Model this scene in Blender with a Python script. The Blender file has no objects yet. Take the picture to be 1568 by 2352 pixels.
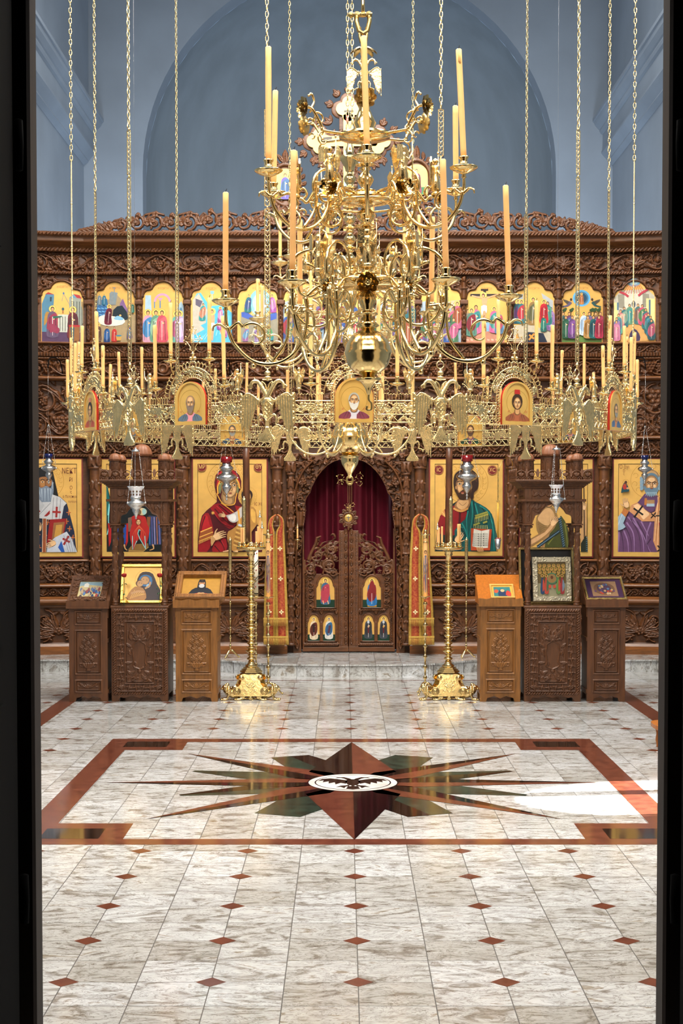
import bpy, math, random
import numpy as np
from mathutils import Vector, Matrix
random.seed(7)
SC = bpy.context.scene
COL = SC.collection
PI = math.pi

# ------------------------------------------------------------------ camera
CAM_H = 1.6
FPX = 3600.0
PITCH = math.radians(2.2)
PX0 = 791.0
PY0 = 1164.0 + FPX * math.tan(PITCH)
cd = bpy.data.cameras.new('camera')
cd.sensor_fit = 'AUTO'; cd.sensor_width = 36.0
cd.lens = FPX / 2352 * 36
cd.shift_x = (784 - PX0) / 2352
cd.shift_y = (PY0 - 1176) / 2352
cd.clip_end = 200
cam = bpy.data.objects.new('camera', cd); COL.objects.link(cam)
cam.location = (0, 0, CAM_H); cam.rotation_euler = (PI/2 - PITCH, 0, 0)
SC.camera = cam
cd.dof.use_dof = False

# ------------------------------------------------------------------ light
SC.view_settings.view_transform = 'Standard'
SC.view_settings.look = 'None'
SC.view_settings.gamma = 1.0
SC.view_settings.use_curve_mapping = False
SC.view_settings.exposure = -0.15
W = bpy.data.worlds.new('world'); SC.world = W; W.use_nodes = True
wn = W.node_tree; bg = wn.nodes['Background']
sky = wn.nodes.new('ShaderNodeTexSky'); sky.sky_type = 'NISHITA'; sky.sun_disc = False
sky.sun_elevation = math.radians(40); sky.sun_rotation = math.radians(-90)
wn.links.new(sky.outputs[0], bg.inputs[0]); bg.inputs[1].default_value = 0.12

def area(name, loc, target, sx, sy, power, color, spread=180):
    l = bpy.data.lights.new(name, 'AREA'); l.shape = 'RECTANGLE'; l.size = sx; l.size_y = sy
    l.energy = power; l.color = color; l.spread = math.radians(spread)
    o = bpy.data.objects.new(name, l); COL.objects.link(o); o.location = loc
    d = Vector(target) - Vector(loc)
    o.rotation_euler = d.to_track_quat('-Z', 'Y').to_euler()
    return o

# daylight of the nave's high windows and of the dome above the ring, then added fill lamps
DAY = (1.0, 0.95, 0.87)
COOL = (0.84, 0.92, 1.0)
area('dome_daylight', (0.0, 11.6, 8.6), (0.0, 12.4, 0), 3.0, 2.6, 1120, DAY)
area('window_daylight_left', (-3.05, 6.6, 6.0), (0.4, 8.6, 1.2), 1.8, 1.8, 200, DAY, 95)
area('window_daylight_right', (3.1, 6.6, 6.0), (-0.4, 8.6, 1.2), 1.8, 1.8, 200, DAY, 95)
area('near_floor_fill', (0.0, 4.7, 7.2), (0.0, 7.4, 0.0), 3.6, 1.6, 130, DAY, 100)  # added fill that brightens the near floor and the brass
area('upper_screen_fill', (0.0, 7.2, 8.3), (0.0, 15.8, 3.9), 2.2, 1.2, 110, DAY, 55)  # added front fill to brighten the upper screen and feast icons
area('front_brass_fill', (0.0, 4.45, 3.95), (0.0, 9.0, 2.3), 2.6, .8, 55, DAY)  # added fill so the brass facing the doorway looks bright
area('altar_fill_left', (-2.4, 16.9, 2.4), (0.3, 20.4, 5.0), 1.2, 1.4, 165, COOL)  # added lamps hidden low behind the screen, aimed up the apse
area('altar_fill_right', (2.5, 16.9, 2.4), (-0.3, 20.4, 5.0), 1.2, 1.4, 185, COOL)  # right-hand one of the added apse fills
sun = bpy.data.lights.new('sun', 'SUN'); sun.energy = 60; sun.angle = math.radians(0.5); sun.color = (1.0, 0.95, 0.86)
suno = bpy.data.objects.new('sun', sun); COL.objects.link(suno)
SUN_DIR = Vector((-1.0, -0.12, -0.80)).normalized()
suno.rotation_euler = SUN_DIR.to_track_quat('-Z', 'Y').to_euler(); suno.location = (20, 0, 20)

# ------------------------------------------------------------------ projection helpers
FWD = Vector((0, math.cos(PITCH), -math.sin(PITCH))); UP = Vector((0, math.sin(PITCH), math.cos(PITCH)))
def ray(px, py):
    return FWD * FPX + Vector((1, 0, 0)) * (px - PX0) - UP * (py - PY0)
def at(px, py, Y):
    d = ray(px, py); return Vector((0, 0, CAM_H)) + d * (Y / d.y)
def floor_at(px, py, z=0.0):
    d = ray(px, py); return Vector((0, 0, CAM_H)) + d * ((z - CAM_H) / d.z)

# ------------------------------------------------------------------ materials
def S(h):
    h = h.lstrip('#'); c = [int(h[i:i+2], 16) / 255 for i in (0, 2, 4)]
    return tuple((x / 12.92 if x <= .04045 else ((x + .055) / 1.055) ** 2.4) for x in c) + (1,)
MATS = {}
def mat(name, color, rough=0.5, metal=0.0, var=0.0, vscale=8.0, stretch=(1, 1, 1), bump=0.0, bscale=60.0,
        coat=0.0, spec=0.5, trans=0.0, sss=0.0, emit=None, estr=0.0, col2=None):
    if name in MATS: return MATS[name]
    m = bpy.data.materials.new(name); m.use_nodes = True; MATS[name] = m
    nt = m.node_tree; b = nt.nodes['Principled BSDF']
    if isinstance(color, str): color = S(color)
    b.inputs['Base Color'].default_value = color
    b.inputs['Roughness'].default_value = rough; b.inputs['Metallic'].default_value = metal
    b.inputs['Coat Weight'].default_value = coat; b.inputs['Coat Roughness'].default_value = 0.08
    b.inputs['Specular IOR Level'].default_value = spec
    if trans: b.inputs['Transmission Weight'].default_value = trans
    if sss:
        b.inputs['Subsurface Weight'].default_value = sss
        b.inputs['Subsurface Radius'].default_value = (0.012, 0.006, 0.003); b.inputs['Subsurface Scale'].default_value = 0.5
    if emit is not None:
        b.inputs['Emission Color'].default_value = S(emit) if isinstance(emit, str) else emit
        b.inputs['Emission Strength'].default_value = estr
    if var or bump:
        tc = nt.nodes.new('ShaderNodeTexCoord'); mp = nt.nodes.new('ShaderNodeMapping')
        mp.inputs['Scale'].default_value = stretch
        nt.links.new(tc.outputs['Object'], mp.inputs[0])
    if var:
        n = nt.nodes.new('ShaderNodeTexNoise'); n.inputs['Scale'].default_value = vscale; n.inputs['Detail'].default_value = 6
        nt.links.new(mp.outputs[0], n.inputs['Vector'])
        mx = nt.nodes.new('ShaderNodeMix'); mx.data_type = 'RGBA'
        c2 = S(col2) if isinstance(col2, str) else (col2 or tuple(c * (1 - var) for c in color[:3]) + (1,))
        mx.inputs[6].default_value = color; mx.inputs[7].default_value = c2
        rp = nt.nodes.new('ShaderNodeValToRGB'); rp.color_ramp.elements[0].position = 0.35; rp.color_ramp.elements[1].position = 0.68
        nt.links.new(n.outputs[0], rp.inputs[0]); nt.links.new(rp.outputs[0], mx.inputs[0])
        nt.links.new(mx.outputs[2], b.inputs['Base Color'])
    if bump:
        n2 = nt.nodes.new('ShaderNodeTexNoise'); n2.inputs['Scale'].default_value = bscale; n2.inputs['Detail'].default_value = 4
        nt.links.new(mp.outputs[0], n2.inputs['Vector'])
        bp = nt.nodes.new('ShaderNodeBump'); bp.inputs['Strength'].default_value = bump; bp.inputs['Distance'].default_value = 0.004
        nt.links.new(n2.outputs[0], bp.inputs['Height']); nt.links.new(bp.outputs[0], b.inputs['Normal'])
    return m

CARVED = mat('carved_walnut', (.128, .044, .012, 1), rough=.36, var=.45, vscale=5, stretch=(2, 2, 8), bump=.25, bscale=120, spec=.45)
PLAINW = mat('polished_walnut', (.21, .075, .021, 1), rough=.3, var=.4, vscale=6, stretch=(1, 8, 8), spec=.5)
LECT = mat('lectern_oak', (.29, .115, .024, 1), rough=.36, var=.4, vscale=7, stretch=(7, 7, 1), spec=.5, bump=.1, bscale=90)
LECTD = mat('lectern_dark_oak', (.135, .048, .015, 1), rough=.4, var=.4, vscale=7, stretch=(7, 7, 1), spec=.5, bump=.15, bscale=90)
GOLDENW = mat('golden_oak', '#b3661b', rough=.28, var=.3, vscale=9, stretch=(7, 7, 1), spec=.5)
BRASS = mat('polished_brass', (.93, .68, .30, 1), rough=.15, metal=1, var=.25, vscale=14, bump=.12, bscale=45)
BRASSP = mat('pale_brass', (.95, .73, .36, 1), rough=.27, metal=1, var=.25, vscale=22, bump=.55, bscale=90)
BRASSD = mat('aged_brass', (.62, .44, .17, 1), rough=.3, metal=1, var=.4, vscale=20)
SILVER = mat('chased_silver', (.80, .79, .76, 1), rough=.22, metal=1, var=.4, vscale=60, bump=.5, bscale=160)
WAX = mat('beeswax', '#f5bb76', rough=.45, sss=.3, var=.12, vscale=18)
WICK = mat('burnt_wick', '#14100d', rough=.9)
WALL = mat('blue_grey_plaster', '#75818f', rough=.85, var=.16, vscale=1.3, bump=.15, bscale=9)
APSE = mat('apse_plaster', '#6c7883', rough=.85, var=.16, vscale=1.1, stretch=(3, 3, .6), bump=.12, bscale=9)
DARKW = mat('door_dark_wood', '#2c1a0f', rough=.7, var=.3, vscale=6, stretch=(6, 6, 1))
BLACKM = mat('flat_black_and_shade', '#060505', rough=.9, spec=.1)  # black parts, and shade put into the colour of unlit ones

# ------------------------------------------------------------------ object helpers
def link(o, parent=None):
    COL.objects.link(o)
    if parent is not None: o.parent = parent
    return o
def tag(o, label=None, cat=None, group=None, kind=None):
    if label: o['label'] = label
    if cat: o['category'] = cat
    if group: o['group'] = group
    if kind: o['kind'] = kind
    return o
def thing(name, label, cat, loc=(0, 0, 0), rot=(0, 0, 0), group=None):
    o = bpy.data.objects.new(name, None); COL.objects.link(o); o.location = loc; o.rotation_euler = rot
    o.empty_display_size = .1
    return tag(o, label, cat, group)
def copy_tree(o, parent=None):
    c = o.copy(); COL.objects.link(c)
    if parent is not None: c.parent = parent
    for ch in list(o.children): copy_tree(ch, c)
    return c

class MB:
    def __init__(s): s.v = []; s.f = []; s.m = []; s.s = []; s.xf = None
    def add(s, vs, fs, m=0, sm=False):
        k = len(s.v)
        if s.xf is not None: vs = [tuple(s.xf @ Vector(p)) for p in vs]
        s.v.extend(vs)
        for f in fs: s.f.append([i + k for i in f]); s.m.append(m); s.s.append(sm)
        return s
    def box(s, x0, x1, y0, y1, z0, z1, m=0, bev=0.0):
        if bev <= 0:
            vs = [(x, y, z) for z in (z0, z1) for y in (y0, y1) for x in (x0, x1)]
            return s.add(vs, [(0, 2, 3, 1), (4, 5, 7, 6), (0, 1, 5, 4), (2, 6, 7, 3), (0, 4, 6, 2), (1, 3, 7, 5)], m)
        # bevelled box: chamfer on the four vertical and all front/back edges through stacked loops
        b = bev
        def loop(ix, y): return [(x0+ix, y, z0+ix), (x1-ix, y, z0+ix), (x1-ix, y, z1-ix), (x0+ix, y, z1-ix)]
        vs = loop(b, y0) + loop(0, y0+b) + loop(0, y1-b) + loop(b, y1)
        fs = [(0, 1, 2, 3), (15, 14, 13, 12)]
        for k in range(3):
            for i in range(4):
                j = (i + 1) % 4; fs.append((k*4+i, (k+1)*4+i, (k+1)*4+j, k*4+j))
        return s.add(vs, fs, m)
    def lathe(s, prof, seg=24, c=(0, 0, 0), m=0, sm=True, flute=0, fl_amt=0.0, cap=True):
        vs = []; fs = []; n = len(prof)
        for (r, z) in prof:
            for i in range(seg):
                a = 2*PI*i/seg; rr = r
                if flute: rr = r * (1 + fl_amt * abs(math.sin(flute * a / 2)) - fl_amt)
                vs.append((c[0] + rr*math.cos(a), c[1] + rr*math.sin(a), c[2] + z))
        for k in range(n-1):
            for i in range(seg):
                j = (i+1) % seg; fs.append((k*seg+i, k*seg+j, (k+1)*seg+j, (k+1)*seg+i))
        if cap:
            if prof[0][0] > 1e-5: fs.append(tuple(reversed(range(seg))))
            if prof[-1][0] > 1e-5: fs.append(tuple(range((n-1)*seg, n*seg)))
        return s.add(vs, fs, m, sm)
    def tube(s, pts, rad, seg=8, m=0, closed=False, sm=True, flat=1.0, up=None):
        P = [Vector(p) for p in pts]; n = len(P)
        if not hasattr(rad, '__len__'): rad = [rad]*n
        vs = []; fs = []
        prev = None
        for i in range(n):
            if closed: t = P[(i+1) % n] - P[i-1]
            else: t = P[min(i+1, n-1)] - P[max(i-1, 0)]
            if t.length < 1e-9: t = Vector((0, 0, 1))
            t.normalize()
            if prev is None:
                a = Vector(up) if up else (Vector((0, 0, 1)) if abs(t.z) < .9 else Vector((1, 0, 0)))
                u = (a - t * a.dot(t)).normalized()
            else:
                u = prev - t * prev.dot(t)
                u = u.normalized() if u.length > 1e-6 else prev
            prev = u; w = t.cross(u)
            for k in range(seg):
                a = 2*PI*k/seg
                q = P[i] + (u * math.cos(a) + w * math.sin(a) * flat) * rad[i]
                vs.append(tuple(q))
        rng = n if closed else n-1
        for i in range(rng):
            for k in range(seg):
                j = (k+1) % seg; i2 = (i+1) % n
                fs.append((i*seg+k, i*seg+j, i2*seg+j, i2*seg+k))
        if not closed:
            fs.append(tuple(reversed(range(seg)))); fs.append(tuple(range((n-1)*seg, n*seg)))
        return s.add(vs, fs, m, sm)
    def ball(s, c, r, seg=12, rings=8, m=0, sx=1, sy=1, sz=1):
        vs = [(c[0], c[1], c[2]-r*sz)]; fs = []
        for k in range(1, rings):
            t = -PI/2 + PI*k/rings
            for i in range(seg):
                a = 2*PI*i/seg
                vs.append((c[0]+r*sx*math.cos(t)*math.cos(a), c[1]+r*sy*math.cos(t)*math.sin(a), c[2]+r*sz*math.sin(t)))
        vs.append((c[0], c[1], c[2]+r*sz)); L = len(vs)-1
        for i in range(seg):
            j = (i+1) % seg
            fs.append((0, 1+j, 1+i)); fs.append((L, L-seg+i, L-seg+j))
            for k in range(rings-2): a = 1+k*seg; fs.append((a+i, a+j, a+seg+j, a+seg+i))
        return s.add(vs, fs, m, True)
    def prism(s, pts, y0, y1, m=0, plane='xz', sm=False):
        n = len(pts)
        if plane == 'xz': A = [(x, y0, z) for x, z in pts]; B = [(x, y1, z) for x, z in pts]
        elif plane == 'xy': A = [(x, y, y0) for x, y in pts]; B = [(x, y, y1) for x, y in pts]
        else: A = [(y0, x, z) for x, z in pts]; B = [(y1, x, z) for x, z in pts]
        fs = [tuple(range(n)), tuple(reversed(range(n, 2*n)))]
        for i in range(n): j = (i+1) % n; fs.append((i, i+n, j+n, j))
        return s.add(A+B, fs, m, sm)
    def build(s, name, mats, parent=None, loc=None, rot=None):
        me = bpy.data.meshes.new(name)
        me.from_pydata([tuple(p) for p in s.v], [], s.f)
        if not isinstance(mats, (list, tuple)): mats = [mats]
        for m in mats: me.materials.append(m)
        me.polygons.foreach_set('material_index', s.m)
        me.polygons.foreach_set('use_smooth', s.s)
        me.update()
        o = bpy.data.objects.new(name, me); link(o, parent)
        if loc is not None: o.location = loc
        if rot is not None: o.rotation_euler = rot
        return o

def catmull(pts, n=8, closed=False):
    P = [Vector(p) for p in pts]; out = []; N = len(P)
    rng = N if closed else N-1
    for i in range(rng):
        p0 = P[(i-1) % N] if closed or i > 0 else P[0]*2-P[1]
        p1 = P[i]; p2 = P[(i+1) % N]
        p3 = P[(i+2) % N] if closed or i < N-2 else P[-1]*2-P[-2]
        for k in range(n):
            t = k/n
            out.append(.5*((2*p1) + (p2-p0)*t + (2*p0-5*p1+4*p2-p3)*t*t + (3*p1-p0-3*p2+p3)*t**3))
    if not closed: out.append(P[-1])
    return out

def torus_pts(c, r, n, plane='xz', rz=None):
    rz = rz or r
    if plane == 'xz': return [(c[0]+r*math.cos(2*PI*i/n), c[1], c[2]+rz*math.sin(2*PI*i/n)) for i in range(n)]
    if plane == 'yz': return [(c[0], c[1]+r*math.cos(2*PI*i/n), c[2]+rz*math.sin(2*PI*i/n)) for i in range(n)]
    return [(c[0]+r*math.cos(2*PI*i/n), c[1]+rz*math.sin(2*PI*i/n), c[2]) for i in range(n)]

# ------------------------------------------------------------------ relief carving on a height grid
class Relief:
    """height field over a local rectangle (x right, z up), raised towards -Y"""
    def __init__(s, w, h, res, x0=None, z0=0.0):
        s.w, s.h, s.res = w, h, res
        s.x0 = -w/2 if x0 is None else x0; s.z0 = z0
        s.nx = max(2, int(round(w/res))+1); s.nz = max(2, int(round(h/res))+1)
        s.X = s.x0 + np.linspace(0, w, s.nx); s.Z = z0 + np.linspace(0, h, s.nz)
        s.H = np.zeros((s.nz, s.nx)); s.cut = np.zeros((s.nz, s.nx), bool)
    def _win(s, xa, xb, za, zb):
        i0 = max(0, int((xa-s.x0)/s.res)-1); i1 = min(s.nx, int((xb-s.x0)/s.res)+3)
        k0 = max(0, int((za-s.z0)/s.res)-1); k1 = min(s.nz, int((zb-s.z0)/s.res)+3)
        return i0, i1, k0, k1
    def seg(s, a, b, ra, rb, h, mode='max'):
        r = max(ra, rb)
        i0, i1, k0, k1 = s._win(min(a[0], b[0])-r, max(a[0], b[0])+r, min(a[1], b[1])-r, max(a[1], b[1])+r)
        if i0 >= i1 or k0 >= k1: return
        X = s.X[i0:i1][None, :]; Z = s.Z[k0:k1][:, None]
        dx, dz = b[0]-a[0], b[1]-a[1]; L = dx*dx+dz*dz
        t = np.clip(((X-a[0])*dx+(Z-a[1])*dz)/L, 0, 1) if L > 1e-12 else np.zeros((k1-k0, i1-i0))
        d = np.hypot(X-(a[0]+t*dx), Z-(a[1]+t*dz)); rr = ra+(rb-ra)*t
        q = 1-(d/np.maximum(rr, 1e-6))**2
        v = np.where(q > 0, h*(.35+.65*np.sqrt(np.maximum(q, 0))), 0)
        if mode == 'max': s.H[k0:k1, i0:i1] = np.maximum(s.H[k0:k1, i0:i1], v)
        elif mode == 'sub': s.H[k0:k1, i0:i1] -= np.where(q > 0, h*np.sqrt(np.maximum(q, 0)), 0)
        else: s.H[k0:k1, i0:i1] += v
    def stroke(s, pts, r0, r1=None, h=.01, mode='max', mid=None):
        n = len(pts)-1; r1 = r0 if r1 is None else r1
        for i in range(n):
            t0, t1 = i/n, (i+1)/n
            f = (lambda t: r0+(r1-r0)*t) if mid is None else (lambda t: (r0+(r1-r0)*t)+mid*math.sin(PI*t))
            s.seg(pts[i], pts[i+1], f(t0), f(t1), h, mode)
    def dot(s, x, z, r, h, mode='max'): s.seg((x, z), (x, z), r, r, h, mode)
    def leaf(s, x, z, ang, L, w, h, bend=.5):
        pts = []
        a = ang
        for i in range(7): pts.append((x, z)); x += L/6*math.cos(a); z += L/6*math.sin(a); a += bend/6
        s.stroke(pts, w*.15, w*.05, h, mid=w*.5)
        s.stroke(pts[1:6], w*.10, w*.05, h*.35, mode='sub')
    def spiral(s, cx, cz, R, a0, turns, r, h, dr=1, rose=True):
        pts = []
        n = int(14*turns)+4
        for i in range(n+1):
            t = i/n; rr = R*(1-.82*t); a = a0+dr*turns*2*PI*t
            pts.append((cx+rr*math.cos(a), cz+rr*math.sin(a)))
        s.stroke(pts, r, r*.6, h)
        for k in range(3):
            p = pts[int(n*(.12+.22*k))]; q = pts[int(n*(.12+.22*k))+1]
            an = math.atan2(q[1]-p[1], q[0]-p[0])
            s.leaf(p[0], p[1], an - dr*.9, R*.55, R*.30, h*.9, -dr*1.0)
        if rose: s.rosette(cx, cz, R*.34, h*1.15)
    def rosette(s, x, z, r, h, n=6):
        for i in range(n):
            a = 2*PI*i/n+.3; s.dot(x+r*.62*math.cos(a), z+r*.62*math.sin(a), r*.38, h*.85)
        s.dot(x, z, r*.34, h*1.15)
    def grapes(s, x, z, r, h, ang=-PI/2):
        for row in range(4):
            m = 4-row
            for i in range(m):
                u = (i-(m-1)/2)*r*.5; t = row*r*.45
                s.dot(x+t*math.cos(ang)-u*math.sin(ang), z+t*math.sin(ang)+u*math.cos(ang), r*.29, h)
    def fill(s, x0, x1, z0, z1, size, h, seed=1):
        rs = random.Random(seed); n = int((x1-x0)*(z1-z0)/(size*size)*1.5)
        for _ in range(n):
            x = rs.uniform(x0, x1); z = rs.uniform(z0, z1)
            if rs.random() < .2: s.rosette(x, z, size*.32, h*1.1, 5)
            else: s.leaf(x, z, rs.uniform(0, 6.283), size*rs.uniform(.8, 1.3), size*.42, h*rs.uniform(.6, 1.1), rs.uniform(-1.6, 1.6))
    def vine(s, x0, x1, zc, amp, per, r, h, fill='mix'):
        s.fill(x0, x1, zc-amp, zc+amp, max(amp*.5, .028), h*.62, int(abs(zc*1000)) % 97)
        n = max(1, round((x1-x0)/per)); per = (x1-x0)/n
        pts = [(x0+(x1-x0)*i/(n*20), zc+amp*.85*math.sin(2*PI*i/20)) for i in range(n*20+1)]
        s.stroke(pts, r*1.1, r*1.1, h)
        for i in range(n*2):
            cx = x0+per*(i+.5)/2; up = 1 if i % 2 == 0 else -1
            cz = zc-up*amp*.16; R = min(amp*.78, per*.235)
            s.spiral(cx, cz, R, PI/2, 1.3, r*.85, h*.97, dr=-up, rose=(i % 3 != 1))
            if i % 3 == 1: s.grapes(cx, cz+R*.35, R*.8, h*1.15)
            bx = x0+per*(i+1)/2
            for sg in (-1, 1):
                s.leaf(bx, zc, PI/2*sg+.5*up, amp*.9, amp*.34, h*.9, .8*up)
                s.leaf(bx+per*.03, zc+sg*amp*.3, PI/2*sg-.6*up, amp*.6, amp*.3, h*.8, -.8*up)
    def rope(s, x0, x1, z, r, h):
        n = max(2, int((x1-x0)/(r*1.7)))
        for i in range(n):
            x = x0+(x1-x0)*(i+.5)/n; s.seg((x-r*.6, z-r*.55), (x+r*.6, z+r*.55), r*.55, r*.55, h)
    def ropev(s, x, z0, z1, r, h):
        n = max(2, int((z1-z0)/(r*1.7)))
        for i in range(n):
            z = z0+(z1-z0)*(i+.5)/n; s.seg((x-r*.55, z-r*.6), (x+r*.55, z+r*.6), r*.55, r*.55, h)
    def band(s, z0, z1, h, x0=None, x1=None):
        x0 = s.x0 if x0 is None else x0; x1 = s.x0+s.w if x1 is None else x1
        m = ((s.Z[:, None] >= z0) & (s.Z[:, None] <= z1) & (s.X[None, :] >= x0) & (s.X[None, :] <= x1))
        s.H = np.where(m, np.maximum(s.H, h), s.H)
    def poly(s, pts, h, mode='max'):
        xs = [p[0] for p in pts]; zs = [p[1] for p in pts]
        i0, i1, k0, k1 = s._win(min(xs), max(xs), min(zs), max(zs))
        if i0 >= i1 or k0 >= k1: return
        X = np.broadcast_to(s.X[i0:i1][None, :], (k1-k0, i1-i0)); Z = np.broadcast_to(s.Z[k0:k1][:, None], (k1-k0, i1-i0))
        ins = np.zeros(X.shape, bool); n = len(pts)
        for i in range(n):
            xa, za = pts[i]; xb, zb = pts[(i+1) % n]
            if za == zb: continue
            c = ((za > Z) != (zb > Z)) & (X < (xb-xa)*(Z-za)/(zb-za)+xa); ins ^= c
        if mode == 'max': s.H[k0:k1, i0:i1] = np.where(ins, np.maximum(s.H[k0:k1, i0:i1], h), s.H[k0:k1, i0:i1])
        elif mode == 'cut': s.H[k0:k1, i0:i1] = np.where(ins, 0, s.H[k0:k1, i0:i1]); s.cut[k0:k1, i0:i1] |= ins
        elif mode == 'set': s.H[k0:k1, i0:i1] = np.where(ins, h, s.H[k0:k1, i0:i1])
    def mirror(s): s.H = np.maximum(s.H, s.H[:, ::-1]); s.cut = s.cut | s.cut[:, ::-1]
    def mesh(s, name, m, pierce=False, back=.006, thr=.0004, parent=None, loc=None, rot=None, fn=None, border=True):
        nx, nz = s.nx, s.nz; H = s.H
        if pierce:
            ok = (H > thr)
        else:
            ok = ~s.cut
        fok = ok[:-1, :-1] & ok[1:, :-1] & ok[:-1, 1:] & ok[1:, 1:]
        XX, ZZ = np.meshgrid(s.X, s.Z)
        front = np.stack([XX, -H, ZZ], -1).reshape(-1, 3)
        backv = np.stack([XX, np.full_like(XX, back), ZZ], -1).reshape(-1, 3)
        kk, ii = np.nonzero(fok); a = kk*nx+ii
        q = np.stack([a, a+1, a+nx+1, a+nx], -1)
        N = nx*nz; quads = [q]
        if pierce or s.cut.any():
            quads.append((q[:, ::-1]+N))
            F = np.zeros((nz+1, nx+1), bool); F[1:nz, 1:nx] = fok
            def side(mask, o1, o2):
                k2, i2 = np.nonzero(mask); b = k2*nx+i2
                quads.append(np.stack([b+o1, b+o1+N, b+o2+N, b+o2], -1))
            C = F[1:nz, 1:nx]
            side(C & ~F[0:nz-1, 1:nx], 0, 1); side(C & ~F[2:nz+1, 1:nx], nx+1, nx)
            side(C & ~F[1:nz, 0:nx-1], nx, 0); side(C & ~F[1:nz, 2:nx+1], 1, nx+1)
        elif border:
            bi = np.arange(nx-1)
            quads.append(np.stack([bi, bi+N, bi+1+N, bi+1], -1))
            t = (nz-1)*nx+bi; quads.append(np.stack([t+1, t+1+N, t+N, t], -1))
            ki = np.arange(nz-1)*nx
            quads.append(np.stack([ki+nx, ki+nx+N, ki+N, ki], -1))
            r_ = ki+nx-1; quads.append(np.stack([r_, r_+N, r_+nx+N, r_+nx], -1))
        Q = np.concatenate(quads); V = np.concatenate([front, backv])
        used, inv = np.unique(Q, return_inverse=True); V = V[used]; Q = inv.reshape(-1, 4)
        if fn is not None: V = fn(V)
        me = bpy.data.meshes.new(name)
        me.vertices.add(len(V)); me.vertices.foreach_set('co', V.astype(np.float32).ravel())
        me.loops.add(Q.size); me.loops.foreach_set('vertex_index', Q.astype(np.int32).ravel())
        me.polygons.add(len(Q)); me.polygons.foreach_set('loop_start', np.arange(0, Q.size, 4, dtype=np.int32))
        me.polygons.foreach_set('use_smooth', np.ones(len(Q), bool))
        me.materials.append(m); me.update(calc_edges=True)
        o = bpy.data.objects.new(name, me); link(o, parent)
        if loc is not None: o.location = loc
        if rot is not None: o.rotation_euler = rot
        return o
# ------------------------------------------------------------------ room shell
XL, XR = -3.23, 3.32
YW0, YW1 = 4.25, 19.6
CEIL = 8.8
CX = 0.046                     # centre line of the nave
def struct(mb, name, m, parent=None):
    o = mb.build(name, m, parent)
    if parent is None: o['kind'] = 'structure'
    return o

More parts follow.
